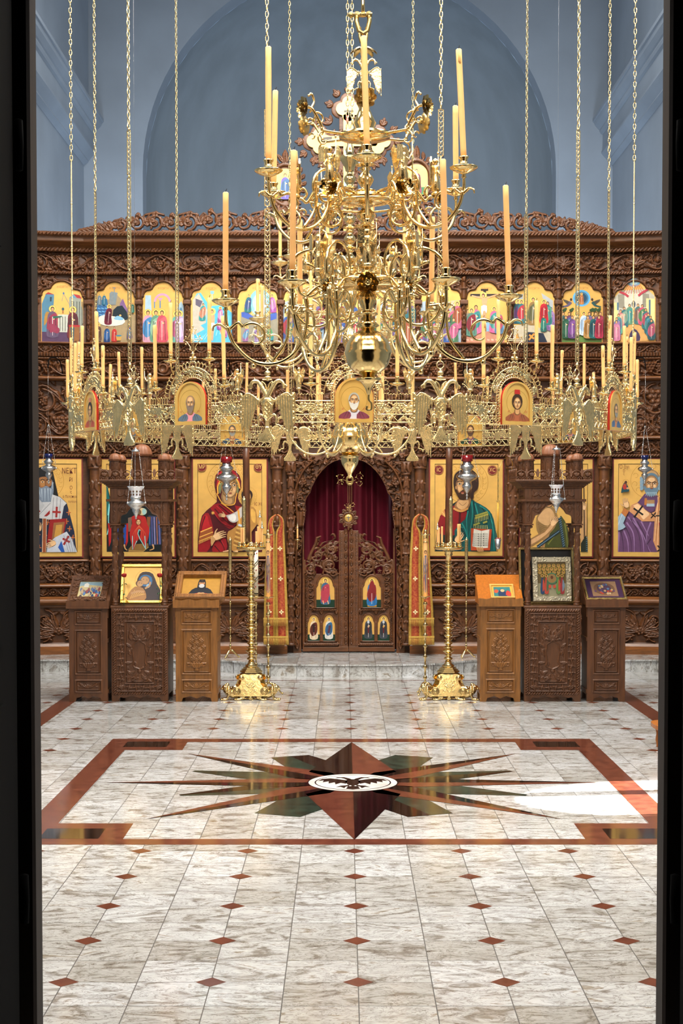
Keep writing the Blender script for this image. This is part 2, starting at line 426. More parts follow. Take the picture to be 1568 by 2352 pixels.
# floor: marble tiles with inlays in one flat mesh
def marble_floor():
    m = bpy.data.materials.new('marble_tiles'); m.use_nodes = True; nt = m.node_tree; b = nt.nodes['Principled BSDF']
    N = nt.nodes.new; L = nt.links.new
    tc = N('ShaderNodeTexCoord'); sp = N('ShaderNodeSeparateXYZ'); L(tc.outputs['Object'], sp.inputs[0])
    def M(op, a, bb=None, c=None):
        n = N('ShaderNodeMath'); n.operation = op
        for i, v in enumerate((a, bb, c)):
            if v is None: continue
            if isinstance(v, (int, float)): n.inputs[i].default_value = v
            else: L(v, n.inputs[i])
        return n.outputs[0]
    TW, TH = .248, .2515
    u = M('DIVIDE', M('SUBTRACT', sp.outputs[0], CX), TW); v = M('DIVIDE', M('SUBTRACT', sp.outputs[1], 5.724), TH)
    fu, fv = M('FLOOR', u), M('FLOOR', v)
    def joint(t, w):
        f = M('ABSOLUTE', M('SUBTRACT', M('FRACT', M('ADD', t, .5)), .5)); return M('LESS_THAN', f, w)
    j = M('MAXIMUM', joint(u, .0072), joint(v, .0085))
    cid = N('ShaderNodeCombineXYZ'); L(fu, cid.inputs[0]); L(fv, cid.inputs[1])
    wnz = N('ShaderNodeTexWhiteNoise'); wnz.noise_dimensions = '3D'; L(cid.outputs[0], wnz.inputs[0])
    sc = N('ShaderNodeVectorMath'); sc.operation = 'SCALE'; sc.inputs['Scale'].default_value = 40; L(wnz.outputs['Color'], sc.inputs[0])
    # per tile flip of the grain direction
    add = N('ShaderNodeVectorMath'); add.operation = 'ADD'; L(tc.outputs['Object'], add.inputs[0]); L(sc.outputs[0], add.inputs[1])
    mp = N('ShaderNodeMapping'); mp.inputs['Scale'].default_value = (1.3, 2.7, 1); L(add.outputs[0], mp.inputs[0])
    rz = N('ShaderNodeCombineXYZ'); L(M('MULTIPLY', M('SUBTRACT', wnz.outputs['Value'], .5), 1.6), rz.inputs[2]); L(rz.outputs[0], mp.inputs['Rotation'])
    def noise(scale, det, dist, vec=mp.outputs[0]):
        n = N('ShaderNodeTexNoise'); n.inputs['Scale'].default_value = scale; n.inputs['Detail'].default_value = det
        n.inputs['Distortion'].default_value = dist; n.inputs['Roughness'].default_value = .62; L(vec, n.inputs['Vector']); return n.outputs[0]
    def ramp(fac, els):
        r = N('ShaderNodeValToRGB'); cr = r.color_ramp
        while len(cr.elements) < len(els): cr.elements.new(.5)
        for e, (p, c) in zip(cr.elements, els): e.position = p; e.color = S(c)
        L(fac, r.inputs[0]); return r.outputs[0]
    c1 = ramp(noise(3.2, 9, 2.2), [(0, '#6b6866'), (.38, '#8f8a84'), (.47, '#bcbdbd'), (.60, '#cfd1d3'), (.67, '#a0988d'), (1, '#756f69')])
    veins = ramp(noise(5.5, 12, 3.0), [(0, '#ffffff'), (.455, '#ffffff'), (.485, '#8d8478'), (.505, '#ffffff'), (1, '#fffdf8')])
    mx = N('ShaderNodeMix'); mx.data_type = 'RGBA'; mx.blend_type = 'MULTIPLY'; mx.inputs[0].default_value = .8; L(c1, mx.inputs[6]); L(veins, mx.inputs[7])
    tone = ramp(wnz.outputs['Value'], [(0, '#cfc9be'), (.5, '#f2f0ec'), (1, '#ffffff')])
    mx2 = N('ShaderNodeMix'); mx2.data_type = 'RGBA'; mx2.blend_type = 'MULTIPLY'; mx2.inputs[0].default_value = .75; L(mx.outputs[2], mx2.inputs[6]); L(tone, mx2.inputs[7])
    mx3 = N('ShaderNodeMix'); mx3.data_type = 'RGBA'; L(j, mx3.inputs[0]); L(mx2.outputs[2], mx3.inputs[6]); mx3.inputs[7].default_value = S('#3f3a35')
    L(mx3.outputs[2], b.inputs['Base Color'])
    L(M('ADD', M('MULTIPLY', j, .5), .13), b.inputs['Roughness'])
    b.inputs['Specular IOR Level'].default_value = .55
    MATS['marble'] = m
    return m
MARBLE = marble_floor()
def inlay(name, c1, c2, sc, rough=.12):
    m = mat(name, c1, rough=rough, var=.5, vscale=sc, col2=c2, spec=.35); return m
ROSSO = inlay('red_marble', '#6e3c2c', '#502a20', 14)
NERO = inlay('black_marble', '#120d0b', '#1d1310', 6, .06)
VERDE = inlay('green_marble', '#18261f', '#2c4136', 12)
WHITE = inlay('white_marble', '#e4e2de', '#c9c5be', 7)

fl = MB()
fl.add([(-4.2, -1.5, 0), (4.2, -1.5, 0), (4.2, 20, 0), (-4.2, 20, 0)], [(0, 1, 2, 3)], 0)
fl.add([(-4.2, -1.5, -.1), (4.2, -1.5, -.1), (4.2, 20, -.1), (-4.2, 20, -.1)], [(3, 2, 1, 0)], 0)
LZ = [0.0]
def inl(pts, m, z=.0006):
    fl.add([(x, y, z) for x, y in pts], [tuple(range(len(pts)))], m)
TW2, TH2 = .496, .503
FX0, FX1, FY0, FY1 = CX-1.643, CX+1.643, 7.37, 10.76
for i in range(-7, 8):
    for k in range(-2, 18):
        x = CX+i*TW2; y = 5.724+k*TH2
        if FX0-.05 < x < FX1+.05 and FY0-.05 < y < FY1+.05: continue
        if y > 14.3 or y < 4.3 or abs(x-CX) > 3.1: continue
        inl([(x-.052, y), (x, y-.052), (x+.052, y), (x, y+.052)], 1)
bw = .15
for (a, b, c, d) in ((FX0, FX1, FY0, FY0+bw*.85), (FX0, FX1, FY1-bw, FY1), (FX0, FX0+bw, FY0, FY1), (FX1-bw, FX1, FY0, FY1)):
    inl([(a, c), (b, c), (b, d), (a, d)], 1)
for sx, ex in ((FX0, 1), (FX1, -1)):
    for sy, ey in ((FY0, 1), (FY1, -1)):
        x2 = sx+ex*.53; y2 = sy+ey*.50
        inl([(min(sx, x2), min(sy, y2)), (max(sx, x2), min(sy, y2)), (max(sx, x2), max(sy, y2)), (min(sx, x2), max(sy, y2))], 1, .0008)
        xa, xb = sx+ex*.12, sx+ex*.41; ya, yb = sy+ey*.13, sy+ey*.37
        inl([(min(xa, xb), min(ya, yb)), (max(xa, xb), min(ya, yb)), (max(xa, xb), max(ya, yb)), (min(xa, xb), max(ya, yb))], 2, .0011)
for s_ in (-1, 1):                                    # side bands and the band before the step
    xa = CX+s_*2.33; inl([(xa-.07, 4.4), (xa+.07, 4.4), (xa+.07, 15.0), (xa-.07, 15.0)], 1)
inl([(CX-2.26, 14.36), (CX+2.26, 14.36), (CX+2.26, 14.44), (CX-2.26, 14.44)], 1, .0006)
SCX, SCY = .048, 9.04
def pol(a, r): return (SCX+r*math.sin(a), SCY+r*math.cos(a))
D = math.radians
for i in range(8):                                    # small green rays
    a = D(22.5+45*i)
    rr = 1.04; w = .17
    blunt = .13 if i in (0, 3, 4, 7) else .02
    t1 = (SCX+rr*math.sin(a)-blunt*math.cos(a), SCY+rr*math.cos(a)+blunt*math.sin(a)); t2 = (SCX+rr*math.sin(a)+blunt*math.cos(a), SCY+rr*math.cos(a)-blunt*math.sin(a))
    b1 = pol(a-.5, .42); b2 = pol(a+.5, .42)
    inl([(SCX, SCY), b1, t1, t2, b2], 3, .0012)
    inl([(SCX, SCY), pol(a, rr), t2, b2], 2 if i % 2 else 3, .0014)
for i in range(8):                                    # eight long rays, black half and red half
    a = D(45*i); rr = 1.56 if i in (0, 4) else (1.44 if i in (2, 6) else 1.51)
    wv = D(36) if i in (0, 4) else D(24); rv = .45 if i in (0, 4) else .36
    tip = pol(a, rr)
    inl([(SCX, SCY), pol(a-wv, rv), tip], 2, .0018); inl([(SCX, SCY), tip, pol(a+wv, rv)], 4, .0018)
def disc(r, m, z, n=48, ey=1.1): inl([(SCX+r*math.cos(2*PI*i/n), SCY+r*ey*math.sin(2*PI*i/n)) for i in range(n)], m, z)
disc(.265, 2, .0021); disc(.257, 5, .0023); disc(.222, 2, .0024); disc(.214, 5, .0026)
# double-headed eagle of the medallion
def eag(pts, mirror=True):
    for s_ in ((-1, 1) if mirror else (1,)):
        q = [(SCX+s_*x, SCY+.0+y) for x, y in pts]
        inl(q if s_ > 0 else q[::-1], 2, .0028)
eag([(0, .10), (.03, .09), (.045, .02), (.03, -.08), (0, -.12)])
eag([(0, .08), (.02, .13), (.05, .17), (.09, .17), (.105, .14), (.07, .145), (.05, .12), (.035, .08)])
eag([(.03, .06), (.08, .10), (.13, .13), (.18, .11), (.205, .04), (.17, .06), (.175, .0), (.14, .03), (.14, -.04), (.105, .0), (.10, -.07), (.07, -.02), (.04, -.05)])
eag([(.02, -.09), (.07, -.11), (.10, -.16), (.07, -.15), (.05, -.19), (.04, -.14), (.02, -.13)])
eag([(0, -.11), (.03, -.14), (.04, -.21), (0, -.23)])
floor = fl.build('floor', [MARBLE, ROSSO, NERO, VERDE, ROSSO, WHITE]); floor['kind'] = 'structure'

# raised soleas step
st = MB()
edge = [(-3.2, 15.15), (-1.35, 15.15), (-1.2, 15.12), (-1.05, 15.0), (-.92, 14.86), (-.75, 14.76), (-.4, 14.69), (0, 14.67)]
edge = [(x+.02, y) for x, y in edge]; edge = edge + [(.08-x, y) for x, y in reversed(edge[:-1])]
pl = edge + [(3.3, 19.6), (-3.2, 19.6)]
n = len(pl)
st.add([(x, y, .12) for x, y in pl], [tuple(range(n))], 0)
for i in range(len(edge)-1):
    (xa, ya), (xb, yb) = edge[i], edge[i+1]
    st.add([(xa, ya, 0.0), (xb, yb, 0.0), (xb, yb, .12), (xa, ya, .12)], [(0, 1, 2, 3)], 0)
    st.add([(xa, ya-.012, .105), (xb, yb-.012, .105), (xb, yb-.012, .121), (xa, ya-.012, .121), (xa, ya+.02, .121), (xb, yb+.02, .121)], [(0, 1, 2, 3), (3, 2, 5, 4)], 0)
STEPM = mat('step_marble', '#c9c6c0', rough=.2, var=.6, vscale=7, col2='#857f78', bump=0)
stepo = st.build('trim_1', [MARBLE, STEPM]); stepo['kind'] = 'structure'

# walls
def wallbox(name, *b, m=WALL):
    mb = MB(); mb.box(*b); return struct(mb, name, m)
# left wall in two thicknesses: the upper part stands 6 cm proud above the cornice
mb = MB(); mb.box(XL-.4, XL, YW0, YW1, 0, 6.44); mb.box(XL-.4, XL+.065, YW0, YW1, 6.44, CEIL); struct(mb, 'wall_left', WALL)
# right wall with the sunlit window opening
tz = lambda X: (XR-X)*.80
dy = lambda X: (XR-X)*.12
Ya, Yb = 8.03+dy(1.3), 9.12+dy(1.3); Z0w, Zs, Z1w = .55, tz(1.5), tz(.64)
mb = MB()
mb.box(XR, XR+.3, YW0, Ya, 0, 6.44); mb.box(XR, XR+.3, Yb, YW1, 0, 6.44); mb.box(XR, XR+.3, Ya, Yb, 0, Z0w); mb.box(XR, XR+.3, Ya, Yb, Z1w, 6.44)
ymd = (Ya+Yb)/2; hwd = (Yb-Ya)/2
for s_ in (-1, 1):
    q = [(ymd+s_*hwd*math.cos(PI/2*i/8), Zs+(Z1w-Zs)*math.sin(PI/2*i/8)) for i in range(9)]+[(ymd+s_*hwd, Z1w)]
    mb.prism(q if s_ > 0 else q[::-1], XR, XR+.3, plane='yz')
mb.box(XR-.075, XR+.3, YW0, YW1, 6.44, CEIL); struct(mb, 'wall_right', WALL)
mb = MB(); ym = 8.69+dy(1.2)
mb.box(XR+.05, XR+.11, ym-.06, ym+.06, Z0w, Z1w)
for y in (Ya+.02, Yb-.05): mb.box(XR+.05, XR+.11, y, y+.03, Z0w, Z1w)
for z in (Z0w, Z1w-.03): mb.box(XR+.05, XR+.11, Ya+.05, Yb-.05, z, z+.03)
struct(mb, 'window_1', DARKW)
# altar-arch wall with the opening of the apse
ACX, AR, ACZ = .06, 2.56, at(802, 395, 19.6).z
mb = MB(); n = 40
arch = [(ACX+AR*math.cos(PI*i/n), ACZ+AR*math.sin(PI*i/n)) for i in range(n+1)]
outer = []
for i in range(n+1):
    a = PI*i/n; c, s_ = math.cos(a), math.sin(a)
    t = min((3.9 if c > 0 else 3.9)/max(abs(c), 1e-6), (CEIL+.2-ACZ)/max(s_, 1e-6)); outer.append((ACX+t*c, ACZ+t*s_))
for i in range(n):
    a, b, c, d = arch[i], arch[i+1], outer[i+1], outer[i]
    mb.add([(a[0], YW1, a[1]), (b[0], YW1, b[1]), (c[0], YW1, c[1]), (d[0], YW1, d[1])], [(0, 1, 2, 3)])
    mb.add([(a[0], YW1, a[1]), (b[0], YW1, b[1]), (b[0], YW1+.35, b[1]), (a[0], YW1+.35, a[1])], [(0, 1, 2, 3)], 0, True)
for s_ in (-1, 1):
    xa = ACX+s_*AR; xb = ACX+s_*3.9
    mb.add([(xa, YW1, 0), (xb, YW1, 0), (xb, YW1, ACZ), (xa, YW1, ACZ)], [(0, 1, 2, 3)]); mb.add([(xa, YW1, 0), (xa, YW1+.35, 0), (xa, YW1+.35, ACZ), (xa, YW1, ACZ)], [(0, 1, 2, 3)])
struct(mb, 'wall_back', WALL)
mb = MB(); vs = []; nu, nv = 36, 14
for k in range(nv+2):
    for i in range(nu+1):
        a = PI*i/nu
        if k == 0: z, r = 0, 1
        else: t = (k-1)/nv*PI/2; z, r = ACZ+AR*math.sin(t), math.cos(t)
        vs.append((ACX+AR*math.cos(a)*r, YW1+.35+AR*.85*math.sin(a)*r, z))
fs = [(k*(nu+1)+i, k*(nu+1)+i+1, (k+1)*(nu+1)+i+1, (k+1)*(nu+1)+i) for k in range(nv+1) for i in range(nu)]
mb.add(vs, fs, 0, True); struct(mb, 'wall_apse', APSE)
wallbox('ceiling', XL-.4, XR+.4, YW0-.2, YW1+3, CEIL, CEIL+.2)
# entrance wall with its doorway, and an added black porch box that shuts light out
DJL, DJR, DTOP = -.835, .862, 3.3
mb = MB(); mb.box(XL-.4, DJL-.12, 4.05, 4.25, 0, CEIL); mb.box(DJR+.12, XR+.4, 4.05, 4.25, 0, CEIL); mb.box(DJL-.12, DJR+.12, 4.05, 4.25, DTOP+.1, CEIL)
struct(mb, 'wall_front', mat('cream_plaster', '#dcd3c2', rough=.85, var=.1, vscale=2))
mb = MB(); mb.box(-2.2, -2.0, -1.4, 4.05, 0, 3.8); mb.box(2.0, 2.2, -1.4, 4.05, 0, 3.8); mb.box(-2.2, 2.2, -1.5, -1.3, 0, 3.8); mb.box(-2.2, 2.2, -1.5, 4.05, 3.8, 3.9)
struct(mb, 'porch_blackout', BLACKM)
mb = MB(); mb.box(-2.0, 2.0, -1.3, 3.95, .0005, .006); struct(mb, 'porch_bounce_blocker', BLACKM)  # added unseen black sheet that stops the porch floor bouncing light
for i, (s_, xe) in enumerate(((-1, DJL), (1, DJR))):
    mb = MB()
    a, b = sorted((xe, xe+s_*.16)); mb.box(a, b, 4.20, 4.30, 0, DTOP, bev=.008)
    a, b = sorted((xe+s_*.05, xe+s_*.2)); mb.box(a, b, 4.0, 4.2, 0, DTOP+.1, bev=.006)
    dr = struct(mb, 'door_%d' % (i+1), DARKW)
    lf = MB(); a, b = sorted((xe+s_*.028, xe+s_*.075)); lf.box(a, b, 3.2, 4.12, .02, DTOP-.05, bev=.005)
    for (za, zb) in ((.25, 1.1), (1.25, 2.1), (2.25, 3.0)):
        a2, b2 = sorted((xe+s_*.022, xe+s_*.03)); lf.box(a2, b2, 3.3, 3.95, za, zb, bev=.003)
    lf.build('door_leaf', BLACKM, dr)  # dark wood out of the light, its shade put into the black
    hg = MB()
    for z in (.55, 1.55, 2.55): hg.lathe([(.0, -.07), (.012, -.065), (.014, 0), (.012, .065), (0, .07)], 10, (xe+s_*.022, 4.16, z))
    hg.build('hinge', BLACKM, dr)
mb = MB(); mb.box(DJL-.12, DJR+.12, 4.0, 4.3, DTOP, DTOP+.12); struct(mb, 'trim_2', DARKW)
# cornices on the side walls
def zc(y): return at(0, y, 19.6).z
for i, (xw, s_, nm) in enumerate(((XL, 1, 'trim_3'), (XR, -1, 'trim_4'))):
    z4 = [zc(275), zc(309), zc(348), zc(380)]
    pr = [(0, z4[0]+.02), (.25, z4[0]+.01), (.25, z4[0]-.03), (.235, z4[0]-.035), (.22, z4[0]-.075), (.18, z4[0]-.12), (.165, z4[0]-.13), (.165, z4[0]-.145), (.15, z4[1]+.01), (.125, z4[1]-.005),
          (.125, z4[2]+.01), (.14, z4[2]), (.14, z4[2]-.025), (.12, z4[2]-.05), (.075, z4[2]-.10), (.06, z4[2]-.115), (.06, z4[2]-.13), (.03, z4[3]+.02), (.005, z4[3]), (0, z4[3])]
    mb = MB(); mb.prism([(xw+s_*x, z) for x, z in pr], YW0, YW1)
    struct(mb, nm, WALL)
# ------------------------------------------------------------------ iconostasis
YI = 15.86
ICN = thing('iconostasis', 'tall carved walnut icon screen with cornice and columns standing on the marble step', 'icon screen', (CX, YI, .12))
RX, RY, RZ = CX, YI, .12
def lx(px, py=1164): return at(px, py, YI).x - RX
def lz(py): return at(791, py, YI).z - RZ
BX = 2.64
def bend(V):
    o = np.maximum(np.abs(V[:, 0]) - BX, 0); V = V.copy(); V[:, 1] -= o*.2; return V
XA, XB = -3.225, 3.225
def hbar(prof, name, m=PLAINW, x0=XA, x1=XB, parent=ICN):
    """moulding of constant profile [(y forward -, z)] that follows the angled outer bays"""
    xs = [x for x in (x0, -BX, BX, x1) if x0 <= x <= x1]; xs = sorted(set(xs)); n = len(prof)
    vs = []; fs = []
    for x in xs:
        off = max(abs(x)-BX, 0)*.2
        vs += [(x, y-off, z) for y, z in prof]
    for k in range(len(xs)-1):
        for i in range(n):
            j = (i+1) % n; fs.append((k*n+i, k*n+j, (k+1)*n+j, (k+1)*n+i))
    fs.append(tuple(range(n))); fs.append(tuple(reversed(range((len(xs)-1)*n, len(xs)*n))))
    mb = MB(); mb.add(vs, fs); return mb.build(name, m, parent)
def prof_bar(z0, z1, d, y0=.03):
    h = z1-z0
    return [(y0, z0), (-d*.55, z0), (-d*.7, z0+h*.12), (-d*.95, z0+h*.3), (-d, z0+h*.5), (-d*.95, z0+h*.7), (-d*.7, z0+h*.88), (-d*.55, z1), (y0, z1)]
def cornice_prof(z0, z1, d0, d1, y0=.03):
    h = z1-z0
    pts = [(y0, z0), (-d0, z0), (-d0, z0+h*.08)]
    for i in range(7):
        t = i/6; pts.append((-(d0+(d1-d0)*(t-.12*math.sin(2*PI*t))), z0+h*(.10+.55*t)))
    pts += [(-d1, z0+h*.7), (-d1-.012, z0+h*.72), (-d1-.012, z1), (y0, z1)]
    return pts

# structural backing in pieces, leaving the central doorway open
mb = MB()
dl, dr = lx(672), lx(930)
for (a, b) in ((XA, dl), (dr, XB)):
    xs = sorted({x for x in (a, -BX, BX, b) if a <= x <= b})
    for p, q in zip(xs, xs[1:]):
        op, oq = max(abs(p)-BX, 0)*.2, max(abs(q)-BX, 0)*.2
        z1 = lz(545)
        mb.add([(p, .04-op, 0), (q, .04-oq, 0), (q, .04-oq, z1), (p, .04-op, z1), (p, .12-op, 0), (q, .12-oq, 0), (q, .12-oq, z1), (p, .12-op, z1)],
               [(0, 1, 2, 3), (5, 4, 7, 6), (3, 2, 6, 7), (4, 0, 3, 7), (1, 5, 6, 2)])
mb.box(dl, dr, .04, .12, lz(1056), lz(545))
mb.build('backing', CARVED, ICN)

def carved(name, x0, x1, y0, y1, draw, res=.005, parent=ICN, off=0.0, base=.0, m=CARVED, back=.03):
    z0, z1 = sorted((lz(y1), lz(y0)))
    R = Relief(x1-x0, z1-z0, res, x0=x0, z0=z0)
    draw(R, x0, x1, z0, z1)
    def fn(V):
        V = bend(V); V[:, 1] -= off; return V
    R.H *= 1.3
    return R.mesh(name, m, parent=parent, fn=fn, back=back)

# top cornice
hbar([(.03, lz(573)), (-.06, lz(573)), (-.075, lz(569)), (-.12, lz(564)), (-.155, lz(562)), (-.165, lz(560)), (-.165, lz(551)), (-.20, lz(550)), (-.20, lz(541)), (.03, lz(541))], 'cornice')
hbar(prof_bar(lz(581), lz(573), .07), 'cornice_moulding')
def ropes(R, x0, x1, z0, z1): R.rope(x0, x1, (z0+z1)/2, (z1-z0)*.55, .016)
carved('rope_moulding', XA, XB, 550, 541.5, ropes, .004, off=.203, back=.02)
carved('rope_moulding', XA, XB, 582, 573, ropes, .004, off=.07)
def frieze_top(R, x0, x1, z0, z1):
    h = z1-z0; R.vine(x0, x1, (z0+z1)/2, h*.46, .60, .010, .032)
    n = 9
    for i in range(n):
        x = x0+(x1-x0)*(i+.5)/n
        for a in (-1.2, -.6, 0, .6, 1.2): R.leaf(x, z0+h*.35, PI/2+a, h*.55, h*.26, .04, 0)
        R.rosette(x, z0+h*.3, h*.2, .045)
carved('vine_frieze', XA, XB, 626, 582, frieze_top)
hbar(prof_bar(lz(633), lz(626), .055), 'frieze_moulding')
carved('rope_moulding', XA, XB, 633, 626.5, ropes, .004, off=.05)

# tier of feast icons: spandrels and little pilasters
FEAST = [145, 264, 375, 485, 592, 697, 802, 907, 1012, 1117, 1226, 1337, 1455]
FW = 94; FR = 27
def trefoil(cx, w=FW, ytop=649, ybot=786, n=10):
    """outline in photograph units, clockwise from bottom left"""
    k = w/94; h = w/2
    P = [(cx-h, ybot), (cx-h, ytop+35)]
    for i in range(n+1):
        a = PI-i/n*(PI*.5); P.append((cx-h+15*k+13*k*math.cos(a), ytop+35+0-(16)*math.sin(a)))
    P.append((cx-27*k, ytop+18))
    for i in range(1, 2*n):
        a = PI-i/(2*n)*PI; P.append((cx+27*k*math.cos(a), ytop+18+8-(26)*math.sin(a) if abs(math.cos(a)) < .96 else ytop+18-4))
    Rr = [(2*cx-x, y) for x, y in P[:n+4]]; return P + Rr[::-1]
def tier(R, x0, x1, z0, z1):
    for x in [XA, XB]: pass
    rs = random.Random(3)
    for c in FEAST:
        cc = lx(c, 700)
        for s_ in (-1, 1):
            for q in range(10):
                R.leaf(cc+s_*rs.uniform(.03, .22), lz(rs.uniform(640, 680)), rs.uniform(0, 6.28), .09, .04, .02, rs.uniform(-1, 1))
            R.spiral(cc+s_*.175, lz(650), .045, 0, 1.2, .008, .026, dr=s_)
    for c in FEAST:
        o = [(lx(px, 700), lz(py)) for px, py in trefoil(c, FW+3, 646, 790)]
        R.poly(o, .0, 'set')
        R.stroke(o[1:-1], .010, .010, .024)
    mids = [(a+b)/2 for a, b in zip(FEAST, FEAST[1:])]+[85, 1516]
    for p in mids:
        x = lx(p, 700)
        R.band(z0, z1, .012, x-.026, x+.026)
        R.band(lz(700), lz(690), .045, x-.04, x+.04)
        for k in range(7): R.leaf(x, lz(782-k*11), PI/2, .06, .045, .045, 0)
        R.dot(x, lz(745), .024, .055)
        R.seg((x, lz(640)), (x, lz(684)), .022, .030, .05)
        R.dot(x, lz(646), .020, .065); R.seg((x-.02, lz(664)), (x+.02, lz(664)), .01, .01, .062)
carved('feast_icon_tier', XA, XB, 788, 633, tier)
hbar(prof_bar(lz(793), lz(787), .075), 'shelf_moulding')
def small_frieze(R, x0, x1, z0, z1):
    R.vine(x0, x1, (z0+z1)/2, (z1-z0)*.5, .26, .006, .02)
carved('scroll_band', XA, XB, 812, 793, small_frieze, .004, off=.02)
def dentil(R, x0, x1, z0, z1):
    n = int((x1-x0)/.028)
    for i in range(n):
        x = x0+(x1-x0)*(i+.5)/n; R.seg((x, z0+.004), (x, z1-.002), .011, .011, .022)
carved('dentil_band', XA, XB, 821, 812, dentil, .0035, off=.045)
hbar(prof_bar(lz(828), lz(821), .05), 'band_moulding')
def grape_frieze(R, x0, x1, z0, z1):
    h = z1-z0; R.vine(x0, x1, (z0+z1)/2, h*.48, .50, .009, .035)
    n = 13
    for c in FEAST:
        x = lx(c, 850); R.dot(x, (z0+z1)/2, h*.34, .045); R.dot(x, (z0+z1)/2, h*.22, .03, 'sub')
        for s_ in (-1, 1): R.grapes(x+s_*.15, z1-h*.25, h*.36, .05)
carved('grape_frieze', XA, XB, 866, 828, grape_frieze)
hbar(prof_bar(lz(876), lz(866), .11), 'middle_cornice')
def big_frieze(R, x0, x1, z0, z1):
    h = z1-z0
    R.vine(x0, x1, z0+h*.66, h*.30, .62, .013, .04); R.vine(x0, x1, z0+h*.22, h*.22, .44, .010, .035)
carved('scroll_frieze', XA, XB, 1002, 876, big_frieze)
hbar(prof_bar(lz(1011), lz(1002), .08), 'lower_cornice')
def low_frieze(R, x0, x1, z0, z1): R.vine(x0, x1, (z0+z1)/2, (z1-z0)*.5, .34, .008, .03)
for (a, b) in ((XA, lx(672)), (lx(930), XB)): carved('leaf_frieze', a, b, 1042, 1011, low_frieze)
for (a, b) in ((XA, lx(672)), (lx(930), XB)): carved('rope_moulding', a, b, 1050, 1043, ropes, .004, off=.02)

# frames round the large icons, friezes, ledges and panels below them
BIGI = [(25, 190), (232, 403), (441, 615), (984, 1157), (1190, 1363), (1405, 1575)]
bays = [(XA, lx(205)), (lx(236), lx(405)), (lx(439), lx(618)), (lx(984), lx(1160)), (lx(1190), lx(1370)), (lx(1400), XB)]
def plain_frame(x0, x1):
    mb = MB(); z0, z1 = lz(1286), lz(1050)
    return mb
for i, (a, b) in enumerate(bays):
    w = b-a
    def rosframe(R, x0, x1, z0, z1):
        R.vine(x0+.01, x1-.01, (z0+z1)/2, (z1-z0)*.46, .36, .009, .032)
        R.rosette((x0+x1)/2, (z0+z1)/2, .05, .04)
    carved('vine_frieze', a, b, 1338, 1290, rosframe)
    def strip(R, x0, x1, z0, z1): R.vine(x0, x1, (z0+z1)/2, (z1-z0)*.5, .2, .006, .022)
    carved('scroll_band', a, b, 1368, 1350, strip, .004, off=.01)
    def panel(R, x0, x1, z0, z1):
        w = x1-x0; cx = (x0+x1)/2; h = z1-z0
        R.band(z0, z1, .03, x0, x0+.05); R.band(z0, z1, .03, x1-.05, x1); R.band(z0, z0+.03, .03); R.band(z1-.03, z1, .03)
        for s_ in (-1, 1):
            R.spiral(cx+s_*w*.22, z0+h*.62, h*.26, PI/2, 1.4, .010, .034, dr=s_)
            R.spiral(cx+s_*w*.25, z0+h*.28, h*.18, -PI/2, 1.3, .009, .03, dr=-s_)
            for k in range(5): R.leaf(cx+s_*.02, z0+h*.35, PI/2-s_*(.2+.35*k), h*.45, h*.13, .03, -.3*s_)
            R.leaf(cx+s_*w*.08, z0+h*.25, PI/2-s_*1.6, h*.4, .05, .03, .4)
        R.rosette(cx, z0+h*.36, .045, .04)
    carved('carved_panel', a, b, 1482, 1388, panel)
    hbar(prof_bar(lz(1290), lz(1284), .04), 'icon_sill', x0=a, x1=b)
    hbar(prof_bar(lz(1349), lz(1339), .07), 'ledge_moulding', x0=a, x1=b)
    hbar(prof_bar(lz(1388), lz(1369), .10), 'ledge', x0=a, x1=b)
for (a, b) in ((XA, lx(660)), (lx(940), XB)):
    hbar(cornice_prof(.0, lz(1482), .05, .045)[:2]+[(-.14, 0), (-.14, .045), (-.10, .06), (-.075, .075), (-.06, .10), (-.05, lz(1482)), (.03, lz(1482))], 'plinth', x0=a, x1=b)

# columns between the icons
def column(px, y0, y1, r=.052, name='column'):
    z0, z1 = lz(y1), lz(y0); L = 2*PI*r; h = z1-z0
    R = Relief(L, h, .005, x0=0, z0=0)
    cap = .11
    for i in range(4):
        x = L*(i+.5)/4
        for k in range(int((h-.3)/.13)):
            z = .16+k*.13; sg = 1 if (i+k) % 2 else -1
            R.leaf(x, z, PI/2+.5*sg, .12, .035, .014, -.9*sg); R.dot(x+.012*sg, z+.08, .012, .016)
        R.leaf(x, h-cap, PI/2, cap, .05, .028, 0); R.leaf(x+L/8, h-cap, PI/2, cap*.7, .04, .02, 0); R.leaf(x, .02, PI/2, .12, .04, .016, 0)
    for z in (.012, h-cap-.02, h-.012, .14, h*.5): R.band(z-.010, z+.010, .016)
    cx, cy = lx(px, (y0+y1)/2), -.045
    off = max(abs(cx)-BX, 0)*.2
    def fn(V):
        a = V[:, 0]/r; rad = r-V[:, 1]; rad = np.where(V[:, 1] > 0, r*.5, rad)
        return np.stack([cx+rad*np.sin(a), cy-off-rad*np.cos(a), z0+V[:, 2]], -1)
    return R.mesh(name, CARVED, parent=ICN, fn=fn, border=False)
for px in (220, 422, 637, 963, 1175, 1385): column(px, 1046, 1372)
